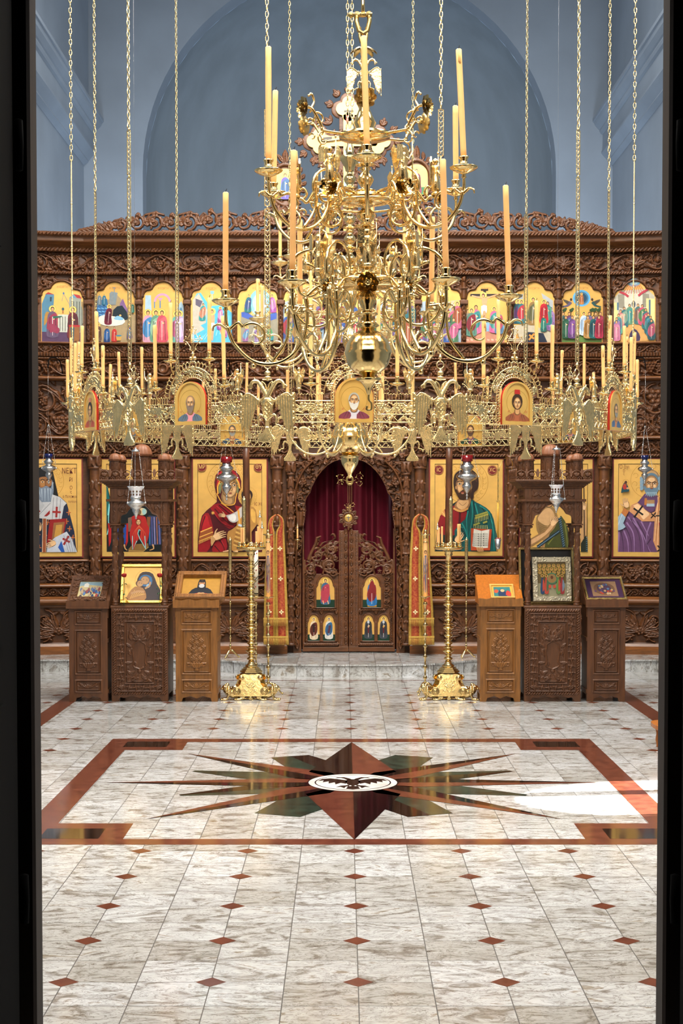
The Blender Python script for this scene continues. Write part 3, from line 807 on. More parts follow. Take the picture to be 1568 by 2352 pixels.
for px in (220, 422, 637, 963, 1175, 1385):
    x = lx(px); off = max(abs(x)-BX, 0)*.2
    mb = MB(); mb.box(x-.075, x+.075, -.13-off, .04-off, 0, .10, bev=.01); mb.box(x-.06, x+.06, -.10-off, .04-off, .10, lz(1388), bev=.008)
    mb.box(x-.075, x+.075, -.125-off, .04-off, lz(1388), lz(1370), bev=.01); mb.build('pedestal', PLAINW, ICN)
    z0, z1 = .13, lz(1392)
    R = Relief(.10, z1-z0, .005, x0=x-.05, z0=z0)
    for k in range(4):
        for s_ in (-1, 1): R.leaf(x, z0+.03+k*.11, PI/2-s_*.5, .10, .04, .02, s_*.9)
    R.mesh('pedestal_carving', CARVED, parent=ICN, fn=lambda V: V+np.array([0, -.10-off, 0]))
for px in (668, 932): column(px, 1060, 1482, .034)

# doorway surround with its carved arch
arcpx = [(692, 1500), (692, 1270), (695, 1224), (699, 1200), (703, 1173), (701, 1155), (704, 1144), (713, 1132), (717, 1118), (723, 1106), (731, 1093), (741, 1081), (752, 1070), (766, 1061), (783, 1056), (801, 1054)]
arcpx = arcpx + [(1602-x, y) for x, y in arcpx[-2::-1]]
arc = [(lx(x), lz(y)) for x, y in arcpx]
def surround(R, x0, x1, z0, z1):
    rs = random.Random(11); c = (x0+x1)/2
    R.H[:] = .004; R.fill(x0, c, lz(1300), z1, .05, .045, 5)
    for k in range(150):
        x = rs.uniform(x0, c); z = rs.uniform(lz(1290), z1)
        if rs.random() < .55: R.rosette(x, z, rs.uniform(.018, .034), .045, 5)
        else: R.leaf(x, z, rs.uniform(0, 6.3), rs.uniform(.06, .1), .035, .035, rs.uniform(-1.5, 1.5))
    R.stroke(catmull([(x0+.03, lz(1300), 0), (x0+.05, lz(1200), 0), (x0+.03, lz(1130), 0), (x0+.10, lz(1085), 0), (x0+.2, lz(1060), 0)], 6) and [(p.x, p.y) for p in catmull([(x0+.03, lz(1300), 0), (x0+.05, lz(1200), 0), (x0+.03, lz(1130), 0), (x0+.10, lz(1085), 0), (x0+.2, lz(1060), 0)], 6)], .016, .012, .055)
    xm = lx(694)
    # carved standing figure on each jamb
    R.seg((xm-.02, lz(1205)), (xm-.012, lz(1178)), .032, .026, .06); R.dot(xm-.01, lz(1171), .018, .07)
    for k in range(8): R.leaf(x0+.045, lz(1490-k*24), PI/2, .11, .05, .035, .3*(-1)**k)
    R.mirror()
    R.poly(arc, 0, 'cut')
    R.stroke(arc[1:-1], .011, .011, .05)
carved('door_surround', lx(672), lx(930), 1500, 1040, surround, .0045, back=.08)

# pierced crest on top
def crest(R, x0, x1, z0, z1):
    c = (x0+x1)/2; Wd = x1-x0
    def top(x):
        t = abs(x-c)/(Wd/2)
        a = .235*min(1, max(0, (1-t)*3.2))**.65
        return max(.02, a*(.90+.10*math.cos((x-c)*9.2)))
    R.band(z0, z0+.016, .03)
    for s_ in (-1, 1):
        x = .10
        i = 0
        while x < Wd/2-.12:
            H = top(c+x); r = H*.40
            zc_ = z0+H*.50
            R.spiral(c+s_*x, zc_, r, PI*.5 if i % 2 else -PI*.5, 1.55, .016, .035, dr=s_*(1 if i % 2 else -1))
            R.stroke([(c+s_*(x-r*1.1), z0+H*(.1 if i % 2 else .85)), (c+s_*x, z0+H*(.03 if i % 2 else .96)), (c+s_*(x+r*1.1), z0+H*(.1 if i % 2 else .85))], .014, .014, .03)
            for a in (.5, 1.4, 2.3): R.leaf(c+s_*(x+r*.9), z0+H*.3, PI/2-s_*(a-1.4)*.6, H*.6, .045, .03, .6*s_)
            R.leaf(c+s_*x, z0+H*.75, PI/2+.5*s_, H*.3, .05, .03, .3)
            R.rosette(c+s_*(x+r*.2), zc_, r*.45, .035, 5)
            x += max(.10, r*2.15); i += 1
        for k in range(7): R.leaf(c+s_*(Wd/2-.34+k*.045), z0+.01, PI/2-s_*(.5+.12*k), .13-.012*k, .045, .03, -.3*s_)
R = Relief(lx(1405, 520)-lx(182, 520), .27, .005, x0=lx(182, 520), z0=lz(541))
crest(R, R.x0, R.x0+R.w, R.z0, R.z0+R.h)
R.mesh('pierced_crest', CARVED, pierce=True, back=.02, parent=ICN, fn=lambda V: V+np.array([0, -.15, 0]))

# royal doors: two leaves, and the small carved medallion above
leafpx = [(694, 1497), (694, 1287), (700, 1284), (707, 1284), (710, 1272), (717, 1262), (723, 1254), (724, 1240), (727, 1233), (736, 1231), (738, 1236), (733, 1240), (737, 1246), (750, 1243), (763, 1240), (768, 1234), (757, 1230), (762, 1225), (771, 1224), (776, 1226), (778, 1217), (800, 1217), (800, 1497)]
def archpts(cx, w, yt, yb, n=12):
    h = w/2; k = h*.82
    return [(cx-h, yb), (cx-h, yt+h+5), (cx-k, yt+h)] + [(cx+k*math.cos(PI-PI*i/n), yt+h-h*math.sin(PI-PI*i/n)) for i in range(1, n)] + [(cx+k, yt+h), (cx+h, yt+h+5), (cx+h, yb)]
for side in (0, 1):
    f = (lambda x: x) if side == 0 else (lambda x: 1601-x)
    hx = 694 if side == 0 else 907
    D0 = tag(bpy.data.objects.new('royal_door', None)); link(D0, ICN); D0.location = (lx(hx), .055, 0)
    ox = lx(hx)
    xs = sorted((lx(f(694)), lx(f(800)))); z0, z1 = lz(1497), lz(1214)
    R = Relief(xs[1]-xs[0], z1-z0, .0042, x0=xs[0], z0=z0)
    out = [(lx(f(x)), lz(y)) for x, y in leafpx]
    R.poly(out, .004, 'set')
    keep = R.H.copy()
    # pierced scrolls of the upper part
    R.H[(R.Z > lz(1318)), :] = 0
    X = lambda p: lx(f(p)); sg = 1 if side == 0 else -1
    for (cx, cy, r, d) in ((722, 1292, .055, 1), (755, 1262, .06, -1), (752, 1298, .06, 1), (736, 1272, .035, 1), (712, 1312, .045, -1), (764, 1316, .045, -1), (770, 1282, .03, 1)):
        R.spiral(X(cx), lz(cy), r, PI/2, 1.4, .011, .028, dr=sg*d)
    for (a, b) in (((712, 1316), (735, 1262)), ((735, 1262), (770, 1236)), ((724, 1280), (772, 1250)), ((705, 1290), (776, 1318)), ((741, 1318), (760, 1240)), ((700, 1316), (700, 1288))):
        R.seg((X(a[0]), lz(a[1])), (X(b[0]), lz(b[1])), .012, .010, .026)
    R.stroke([(X(708), lz(1284)), (X(716), lz(1266)), (X(724), lz(1250)), (X(727), lz(1237))], .020, .014, .035); R.seg((X(727), lz(1236)), (X(736), lz(1232)), .014, .008, .036)
    R.stroke([(X(p[0]), lz(p[1])) for p in ((735, 1254), (742, 1246), (752, 1242), (763, 1239), (769, 1232), (765, 1226), (758, 1228))], .012, .016, .034)
    R.fill(xs[0], xs[1], lz(1318), lz(1224), .075, .020, 4)
    for (cx, cy, r, d) in ((728, 1276, .075, 1), (757, 1300, .072, -1), (762, 1262, .060, 1), (712, 1306, .055, -1)): R.spiral(X(cx), lz(cy), r, PI/2*d, 1.5, .014, .030, dr=sg*d)
    R.H = np.where(keep > 0, R.H, 0)
    R.stroke([(X(708), lz(1284)), (X(716), lz(1266)), (X(724), lz(1250)), (X(727), lz(1237))], .020, .014, .035); R.seg((X(727), lz(1236)), (X(736), lz(1232)), .014, .008, .036)
    # framing members and lower carving
    R.band(z0, lz(1486), .030); R.band(z0, z1, .030, *sorted((X(694), X(698)))); R.band(z0, lz(1218), .028, *sorted((X(778), X(800))))
    for p, r in ((703, .010), (783, .010)): R.ropev(X(p), lz(1484), lz(1318 if p < 750 else 1222), r, .036)
    R.band(lz(1484), lz(1478), .034, *sorted((X(696), X(776)))); R.rope(*sorted((X(698), X(778))), lz(1481), .012, .042)
    R.rope(*sorted((X(716), X(772))), lz(1402), .010, .04)
    for k in range(6): R.spiral(X(713), lz(1330+k*13), .024, 0, 1.2, .006, .026, dr=sg*(-1)**k)
    for k in range(15): R.leaf(X(794), lz(1480-k*18), PI/2, .07, .035, .042, .2*(-1)**k)
    for (a, w, yt, yb) in ((747, 42, 1324, 1396), (720, 28, 1413, 1473), (755, 28, 1413, 1473)):
        R.poly([(lx(f(x)), lz(y)) for x, y in archpts(a, w+9, yt-5, yb+2)], .022)
        R.poly([(lx(f(x)), lz(y)) for x, y in archpts(a, w, yt, yb)], .006, 'set')
        for s_ in (-1, 1): R.leaf(X(a+s_*w*.62), lz(yt-2), PI/2, .05, .03, .028, s_*.8)
    ok = np.zeros(R.H.shape, bool)
    R.mesh('door_panel', CARVED, pierce=True, back=.03, thr=.001, parent=D0, loc=(-ox, 0, 0))
    if side == 0: LEAF_L = (D0, ox)
    else: LEAF_R = (D0, ox)
mb = MB(); xk = lx(800)
R = Relief(.20, .26, .004, x0=-.10, z0=-.12)
for i in range(9):
    a = 2*PI*i/9; R.leaf(.05*math.cos(a), .05*math.sin(a), a, .055, .04, .03, .5); R.dot(.078*math.cos(a+.3), .078*math.sin(a+.3), .010, .03)
ringp = [(.055*math.cos(2*PI*i/24), .055*math.sin(2*PI*i/24)) for i in range(25)]
R.stroke(ringp, .010, .010, .03); R.poly(ringp, .02); R.seg((0, -.05), (0, -.12), .022, .012, .03); R.leaf(0, .07, PI/2, .06, .05, .03, 0)
MED = R.mesh('door_medallion', CARVED, pierce=True, back=.015, parent=ICN, loc=(xk, .03, lz(1190)))

# red velvet curtain behind the doors
CURT = mat('crimson_velvet', '#5e061b', rough=.7, var=.25, vscale=5, stretch=(6, 6, 1), spec=.3)
mb = MB(); n = 220; x0c, x1c = lx(680)+RX, lx(922)+RX; vs = []; zt, zb = at(0, 1048, YI).z, .125
for k in range(7):
    z = zb+(zt-zb)*k/6
    for i in range(n+1):
        t = i/n; amp = .06*(1-.25*k/6)
        y = amp*(math.sin(t*2*PI*6.5+.7*math.sin(t*17)+.05*k)+.3*math.sin(t*2*PI*12+1))
        vs.append((x0c+(x1c-x0c)*t, YI+.30+y, z))
fs = [(k*(n+1)+i, k*(n+1)+i+1, (k+1)*(n+1)+i+1, (k+1)*(n+1)+i) for k in range(6) for i in range(n)]
mb.add(vs, fs, 0, True)
for v in list(mb.v): pass
cu = mb.build('curtain', CURT); tag(cu, 'dark crimson velvet curtain hanging in folds behind the carved central doors', 'curtain')
sol = cu.modifiers.new('thick', 'SOLIDIFY'); sol.thickness = .004
rod = MB(); rod.tube([(x0c-.05, YI+.30, zt+.02), (x1c+.05, YI+.30, zt+.02)], .012); rod.build('curtain_rod', BRASSD, cu)
# ------------------------------------------------------------------ painted panels
def paint(hexc):
    n = 'paint_' + hexc.lstrip('#').lower()
    return mat(n, hexc, rough=.38, spec=.4, var=.14, vscale=26)
GOLD = mat('gold_leaf', '#deae5c', rough=.38, metal=.35, var=.14, vscale=9, bump=.06, bscale=60)
GOLDD = mat('incised_gold', '#a87c2c', rough=.45, metal=.4)
GOLDF = mat('gilded_moulding', '#e6b964', rough=.3, metal=.45, var=.15, vscale=12)
REDEDGE = mat('red_bole', '#6e1412', rough=.5)
DEPS = None
_txt = {}
def text_mesh(t):
    if t not in _txt:
        cu = bpy.data.curves.new('t', 'FONT'); cu.body = t; cu.size = 1; cu.align_x = 'CENTER'; cu.align_y = 'CENTER'; cu.resolution_u = 3
        o = bpy.data.objects.new('t', cu); me = o.to_mesh()
        _txt[t] = ([tuple(v.co) for v in me.vertices], [tuple(p.vertices) for p in me.polygons])
        o.to_mesh_clear(); bpy.data.objects.remove(o); bpy.data.curves.remove(cu)
    return _txt[t]
class Paint:
    """flat painted layers on a board; coordinates are those of the photograph through zoom(x0, y0, s)"""
    def __init__(s, fx=None, step=.00022):
        s.mb = MB(); s.mats = []; s.d = 0.0; s.step = step; s.fx = fx; s.q = (0, 0, 1)
    def zoom(s, x0, y0, k): s.q = (x0, y0, k); return s
    def mi(s, c):
        m = c if not isinstance(c, str) else paint(c)
        if m not in s.mats: s.mats.append(m)
        return s.mats.index(m)
    def uv(s, p):
        x, y = s.q[0]+p[0]/s.q[2], s.q[1]+p[1]/s.q[2]; return s.fx(x, y)
    def poly(s, pts, c, smooth=0, clip=None):
        if smooth: pts = [(v.x, v.y) for v in catmull([(a, b, 0) for a, b in pts], smooth, True)]
        s.d += s.step; P = [s.uv(p) for p in pts]
        s.mb.add([(x, -s.d, z) for x, z in P], [tuple(range(len(P)))], s.mi(c)); return s
    def ell(s, x, y, rx, ry, c, a=0, n=20):
        ca, sa = math.cos(a), math.sin(a)
        return s.poly([(x+rx*math.cos(t)*ca-ry*math.sin(t)*sa, y+rx*math.cos(t)*sa+ry*math.sin(t)*ca) for t in [2*PI*i/n for i in range(n)]], c)
    def line(s, pts, w, c, smooth=0, w2=None):
        if smooth: pts = [(v.x, v.y) for v in catmull([(a, b, 0) for a, b in pts], smooth)]
        s.d += s.step; n = len(pts); w2 = w if w2 is None else w2; L = []; R = []
        for i in range(n):
            a = pts[max(i-1, 0)]; b = pts[min(i+1, n-1)]; dx, dy = b[0]-a[0], b[1]-a[1]; l = math.hypot(dx, dy) or 1
            ww = (w+(w2-w)*i/max(1, n-1))/2; L.append((pts[i][0]-dy/l*ww, pts[i][1]+dx/l*ww)); R.append((pts[i][0]+dy/l*ww, pts[i][1]-dx/l*ww))
        P = [s.uv(p) for p in L+R]
        s.mb.add([(x, -s.d, z) for x, z in P], [(i, i+1, n+i+1, n+i) for i in range(n-1)], s.mi(c)); return s
    def ring(s, x, y, r, w, c, n=48, a0=0, a1=2*PI):
        return s.line([(x+r*math.cos(a0+(a1-a0)*i/n), y+r*math.sin(a0+(a1-a0)*i/n)) for i in range(n+1)], w, c)
    def text(s, t, x, y, size, c, sx=1.0):
        s.d += s.step; vs, fs = text_mesh(t)
        P = [s.uv((x+v[0]*size*sx, y-v[1]*size)) for v in vs]
        s.mb.add([(a, -s.d, b) for a, b in P], fs, s.mi(c)); return s
    def build(s, name, parent, loc=(0, 0, 0)):
        return s.mb.build(name, s.mats, parent, loc)
SK, SKD, SKL = '#c0915f', '#7d5a38', '#dcb282'
def face(p, x, y, w, h, hair='#3a2418', beard=None, look=0, bl=1.0, skin=SK, skd=SKD, skl=SKL, bald=False):
    """a modelled face: w, h half sizes"""
    p.ell(x, y-h*.10, w*1.28, h*1.18, hair if not bald else beard or hair)
    for s_ in (-1, 1): p.ell(x+s_*w*1.02, y+h*.1, w*.16, h*.2, skd)
    p.ell(x, y, w, h, skd); p.ell(x+look*w*.1, y+h*.02, w*.86, h*.93, skin)
    if bald: p.ell(x, y-h*.45, w*.95, h*.72, skin); p.ell(x, y-h*.6, w*.6, h*.4, skl)
    p.ell(x+look*w*.1, y-h*.48, w*.5, h*.25, skl)
    for s_ in (-1, 1): p.ell(x+s_*w*.42+look*w*.1, y+h*.22, w*.2, h*.22, skl)
    if beard:
        q = [(x-w*1.0, y+h*.10), (x-w*.72, y+h*.42), (x-w*.3, y+h*.40), (x, y+h*.50), (x+w*.3, y+h*.40), (x+w*.72, y+h*.42), (x+w*1.0, y+h*.10), (x+w*1.02, y+h*.7), (x+w*.6, y+h*(1.0+.35*bl)), (x, y+h*(1.05+.55*bl)), (x-w*.6, y+h*(1.0+.35*bl)), (x-w*1.02, y+h*.7)]
        p.poly(q, beard, 3)
    for s_ in (-1, 1):
        ex = x+s_*w*.42+look*w*.12
        p.line([(ex-w*.32, y-h*.17), (ex, y-h*.27), (ex+w*.32, y-h*.17)], h*.07, '#2a1a10', 3)
        p.ell(ex, y-h*.06, w*.25, h*.08, '#5c3d25'); p.ell(ex, y-h*.06, w*.2, h*.055, '#d9cdb8'); p.ell(ex+look*w*.05, y-h*.06, w*.09, h*.065, '#1c120c')
    nx = x+look*w*.12
    p.line([(nx+w*.10, y-h*.16), (nx+w*.08, y+h*.1), (nx+w*.16, y+h*.27), (nx, y+h*.31)], w*.09, skd, 3)
    p.line([(nx-w*.04, y-h*.12), (nx-w*.03, y+h*.25)], w*.10, skl)
    p.ell(nx, y+h*.50, w*.24, h*.05, '#8c3a2c'); p.line([(nx-w*.24, y+h*.49), (nx+w*.24, y+h*.49)], h*.025, '#4a2018')
    return p
def strands(p, x, y, w, h, c, n=6):
    for i in range(n):
        t = (i+.5)/n-.5; p.line([(x+t*w*1.5, y), (x+t*w*1.9, y+h*.5), (x+t*w*.9, y+h)], w*.07, c, 3, w*.02)
def folds(p, a, b, n, spread, w, c, curve=0):
    for i in range(n):
        t = i/(max(1, n-1))-.5
        p.line([(a[0]+t*spread*.6, a[1]), ((a[0]+b[0])/2+t*spread*.8+curve, (a[1]+b[1])/2), (b[0]+t*spread, b[1])], w, c, 4, w*.3)
def hand(p, x, y, s, ang, flip=1, c=SKL, thumb=True):
    ca, sa = math.cos(ang), math.sin(ang)
    T = lambda u, v: (x+(u*ca-v*sa*flip)*s, y+(u*sa+v*ca*flip)*s)
    p.poly([T(-.3, -.32), T(.45, -.38), (T(.5, .36)), T(-.3, .3)], SKD, 3); p.poly([T(-.3, -.25), T(.42, -.32), T(.45, .3), T(-.3, .24)], c, 3)
    for i, L in enumerate((.62, .75, .7, .52)):
        v = -.30+i*.2
        p.line([T(.35, v), T(.35+L*.5, v+.02), T(.35+L, v+.10)], .17*s, SKD, 3, .09*s); p.line([T(.35, v), T(.35+L*.5, v+.02), T(.35+L, v+.10)], .11*s, c, 3, .05*s)
    if thumb: p.line([T(-.05, -.3), T(.15, -.55), T(.45, -.72)], .19*s, SKD, 3, .1*s); p.line([T(-.05, -.3), T(.15, -.55), T(.45, -.72)], .13*s, c, 3, .07*s)
def crosspat(p, x, y, s, c, a=0, w=.3):
    ca, sa = math.cos(a)*s, math.sin(a)*s
    p.line([(x-ca, y-sa), (x+ca, y+sa)], s*w*2, c); p.line([(x+sa*1.3, y-ca*1.3), (x-sa*1.3, y+ca*1.3)], s*w*2, c)

def big_icon(nm, rect, label, drawfn, cat='icon'):
    x0, x1, y0, y1 = rect; cx, cy = (x0+x1)/2, (y0+y1)/2
    c = at(cx, cy, YI); ang = 0; off = 0
    if abs(c.x-CX) > BX: sg = 1 if c.x > CX else -1; off = (abs(c.x-CX)-BX)*.2; ang = -sg*math.atan(.2)
    t = thing('painted_icon', label, cat, (c.x, YI-off+.006, c.z), (0, 0, ang), 'large icons of the screen')
    fx = lambda x, y: ((at(x, y, YI).x-c.x)*(1.0/math.cos(ang)), at(x, y, YI).z-c.z)
    a, b = fx(x0, y1), fx(x1, y0)
    mb = MB(); mb.box(a[0], b[0], -.012, .03, a[1], b[1]); mb.build('board', REDEDGE, t)
    # gilded border raised round the sunk field
    P0 = .014; g = MB(); fw = .045; xa, za, xb, zb = a[0]+P0, a[1]+P0, b[0]-P0, b[1]-P0
    o = [(xa, za), (xb, za), (xb, zb), (xa, zb)]; i_ = [(xa+fw, za+fw), (xb-fw, za+fw), (xb-fw, zb-fw), (xa+fw, zb-fw)]
    for k in range(4):
        j = (k+1) % 4
        g.add([(o[k][0], -.012, o[k][1]), (o[j][0], -.012, o[j][1]), (o[j][0], -.021, o[j][1]), (o[k][0], -.021, o[k][1]), (i_[j][0], -.021, i_[j][1]), (i_[k][0], -.021, i_[k][1]), (i_[j][0]+0, -.0135, i_[j][1]), (i_[k][0], -.0135, i_[k][1])],
              [(0, 1, 2, 3), (3, 2, 4, 5), (5, 4, 6, 7)])
    g.build('gilded_border', GOLDF, t)
    p = Paint(fx); p.zoom(0, 0, 1)
    fld = MB(); fld.add([(i_[0][0]-.001, -.0132, i_[0][1]-.001), (i_[1][0]+.001, -.0132, i_[1][1]-.001), (i_[2][0]+.001, -.0132, i_[2][1]+.001), (i_[3][0]-.001, -.0132, i_[3][1]+.001)], [(0, 1, 2, 3)])
    fld.build('gold_ground', GOLD, t)
    w_ = .0045
    for q in range(1):
        L = [(i_[k][0]+(w_ if k in (0, 3) else -w_), i_[k][1]+(w_ if k < 2 else -w_)) for k in range(4)]
        for k in range(4):
            j = (k+1) % 4; p.mb.add([(i_[k][0], -.0003, i_[k][1]), (i_[j][0], -.0003, i_[j][1]), (L[j][0], -.0003, L[j][1]), (L[k][0], -.0003, L[k][1])], [(0, 1, 2, 3)], p.mi('#2c1f14'))
    drawfn(p)
    p.mb.v = [(min(max(x, i_[0][0]), i_[1][0]), y, min(max(z, i_[0][1]), i_[2][1])) for x, y, z in p.mb.v]
    p.build('painting', t, (0, -.0134, 0))
    return t
def halo(p, x, y, r, seed=1, band=.32):
    p.ring(x, y, r, r*.02, GOLDD); p.ring(x, y, r*(1-band), r*.012, GOLDD)
    rs = random.Random(seed); n = 22
    for i in range(n):
        a = 2*PI*i/n; rr = r*(1-band/2)
        p.ring(x+rr*math.cos(a), y+rr*math.sin(a), r*band*.26, r*.014, GOLDD, 10, a, a+4.2)
def roundel(p, x, y, r, t):
    p.ell(x, y, r, r, '#6a1518', n=28); p.ring(x, y, r*.88, r*.05, '#c9a45a'); p.text(t, x, y, r*1.15, '#d8b768', .8)

def draw_bishop_left(p):
    p.zoom(80, 1040, 9.41)
    halo(p, 260, 620, 380, 2)
    p.poly([(-420, 2205), (-380, 1700), (-300, 1250), (-120, 1050), (40, 900), (300, 880), (560, 950), (700, 1080), (760, 1300), (860, 1700), (890, 2000), (915, 2205)], '#14203a')
    rs = random.Random(5)
    for x, y in ((740, 1290), (760, 1640), (830, 1830), (130, 2040), (110, 1760), (-150, 1500), (-200, 1900), (700, 1480), (310, 1500), (250, 1780)): crosspat(p, x, y, 46, '#b0602c', rs.uniform(-.2, .2), .22)
    p.poly([(45, 400), (120, 330), (240, 295), (400, 350), (430, 480), (530, 950), (400, 960), (100, 960), (-20, 900), (20, 600)], '#0c0d12')
    p.poly([(120, 560), (240, 520), (370, 560), (390, 700), (250, 760), (140, 740)], '#8c5c34', 3)
    p.poly([(150, 580), (230, 560), (250, 700), (170, 730)], '#a8743f', 3); p.poly([(300, 560), (350, 570), (370, 690), (300, 720)], '#98643a', 3)
    for ex in (200, 320): p.line([(ex-45, 600), (ex, 575), (ex+45, 600)], 20, '#2a1a10', 3); p.ell(ex, 635, 30, 14, '#d0c2a8'); p.ell(ex, 635, 13, 14, '#1c120c')
    p.line([(262, 600), (255, 700), (285, 712)], 12, '#5c3a20', 3)
    p.poly([(85, 590), (120, 720), (180, 760), (280, 715), (370, 760), (400, 590), (430, 800), (390, 1000), (330, 1070), (180, 1060), (110, 960), (80, 800)], '#6f7c8c', 3)
    for x0, y0, x1, y1 in ((120, 800, 160, 960), (180, 780, 190, 1030), (250, 770, 250, 1050), (310, 770, 320, 1040), (370, 780, 370, 980), (90, 640, 110, 780), (410, 640, 410, 780)): p.line([(x0, y0), (x1, y1)], 30, '#98a5b2', 0, 8)
    p.poly([(45, 900), (160, 1070), (370, 1060), (400, 900), (560, 960), (700, 1090), (640, 1160), (590, 1450), (330, 1440), (60, 1400), (-40, 1200)], '#b9b9ba')
    p.poly([(-120, 1060), (40, 900), (240, 1130), (100, 1400), (-60, 1400)], '#a9a9ab')
    for a in ((430, 960, 400, 1440), (500, 960, 480, 1440), (570, 1000, 550, 1440), (90, 1380, 360, 1090)): p.line([(a[0], a[1]), (a[2], a[3])], 9, '#6c6c72')
    crosspat(p, 490, 1280, 88, '#8e1a18', .05, .24); p.poly([(60, 1150), (160, 1270), (120, 1290), (45, 1190)], '#8e1a18'); p.poly([(230, 1370), (350, 1240), (350, 1320), (290, 1370)], '#8e1a18')
    p.poly([(350, 1440), (680, 1420), (690, 1500), (620, 1870), (290, 1940)], '#8a1215'); p.poly([(430, 1510), (660, 1490), (610, 1850), (390, 1880)], '#8a5a34'); p.poly([(480, 1560), (610, 1550), (580, 1790), (440, 1820)], '#b98a3c')
    p.poly([(200, 1420), (280, 1420), (270, 2205), (190, 2205)], '#8e4a26'); p.line([(205, 1420), (195, 2205)], 12, '#c9b49a'); p.line([(280, 1420), (272, 2205)], 12, '#c9b49a')
    p.poly([(290, 2205), (300, 2000), (450, 1830), (700, 1700), (800, 1850), (915, 2205)], '#b4b9c2'); p.poly([(520, 2040), (590, 1900), (660, 2205), (590, 2205)], '#1c4f9c'); crosspat(p, 690, 1890, 84, '#8e1a18', .5, .26)
    for k in range(4): p.line([(640+k*60, 1780+k*20), (740+k*45, 2190)], 8, '#70757e')
    hand(p, 420, 1950, 150, 2.75, -1); hand(p, 130, 1640, 130, -1.5, 1)
    for t, x, y, s_ in (('ΝΕΚΤά', 790, 400, 165), ('ΡΙ', 785, 590, 120), ('Ο', 790, 760, 110), ('ς', 790, 850, 90), ('ὁ Πατάπιος', 770, 950, 80), ('ἱεράρχης', 830, 1055, 62)): p.text(t, x, y, s_, '#5c1c12', .72)
def draw_synaxis(p):
    p.zoom(225, 1020, 8.253)
    p.poly([(130, 2090), (130, 760), (180, 800), (230, 1000), (200, 1300), (1240, 1100), (1300, 800), (1340, 900), (1340, 2090)], '#0e1416')
    p.poly([(130, 760), (190, 830), (220, 1050), (150, 1500), (130, 1600)], '#0f5a58')
    for pts in ([(230, 1110), (200, 1400), (205, 1560), (175, 1720)], [(215, 1130), (190, 1350)]): p.line(pts, 16, '#7fc9c9', 3)
    for x, c in ((220, '#a01a1a'), (370, '#16418c'), (540, '#a01a1a'), (500, '#16418c')): p.poly([(x-30, 1500), (x+40, 1500), (x+30, 1850), (x-10, 1950)], c)
    p.poly([(960, 1350), (1200, 1380), (1200, 1900), (960, 1930)], '#2a3350')
    for k in range(5): p.line([(975+k*45, 1380), (985+k*48, 1900)], 16, ('#1d6ea0', '#4e4e86', '#8c86b4', '#9a5a30', '#6a6aa8')[k])
    p.poly([(570, 1400), (640, 1380), (640, 1660), (580, 1660)], '#6a5446'); p.poly([(930, 1380), (1000, 1380), (980, 1620), (930, 1620)], '#7a4a28')
    p.poly([(580, 1990), (660, 1900), (950, 1880), (960, 1960), (860, 2060), (580, 2060)], '#7a5a2c'); p.line([(580, 2020), (860, 2030), (960, 1950)], 12, '#a8884c')
    p.poly([(640, 1380), (760, 1340), (900, 1380), (930, 1500), (980, 1650), (920, 1900), (900, 2000), (780, 1780), (680, 2000), (640, 1900), (600, 1700), (650, 1500)], '#a3201c', 2)
    for k in range(7): p.line([(780, 1540), (680+k*35, 1620+abs(k-3)*20), (640+k*48, 1820)], 9, '#d0603c', 4, 3)
    p.poly([(770, 1620), (810, 1640), (790, 1760), (760, 1680)], '#0e1a1c', 2)
    for pts in ([(655, 1740), (660, 2000), (740, 1830)], [(780, 1620), (760, 1700), (800, 1800), (910, 1990)], [(890, 1740), (905, 1960)], [(760, 1680), (790, 1620), (810, 1640)]): p.line(pts, 13, '#7fd0cc')
    face(p, 770, 1480, 42, 52, '#7a1c14'); p.ell(840, 1280, 90, 70, '#c9b48a'); p.ell(880, 1280, 40, 60, '#8fb4b0'); p.ell(790, 1290, 35, 50, '#6a5034')
    for x in (500, 1040): p.line([(x, 1900), (x+20, 1980), (x+60*(-1 if x > 600 else 1), 2010)], 30, SK, 2, 14)
    p.ring(330, 620, 170, 7, GOLDD); p.text('ΙC', 190, 390, 60, '#5c2a12')
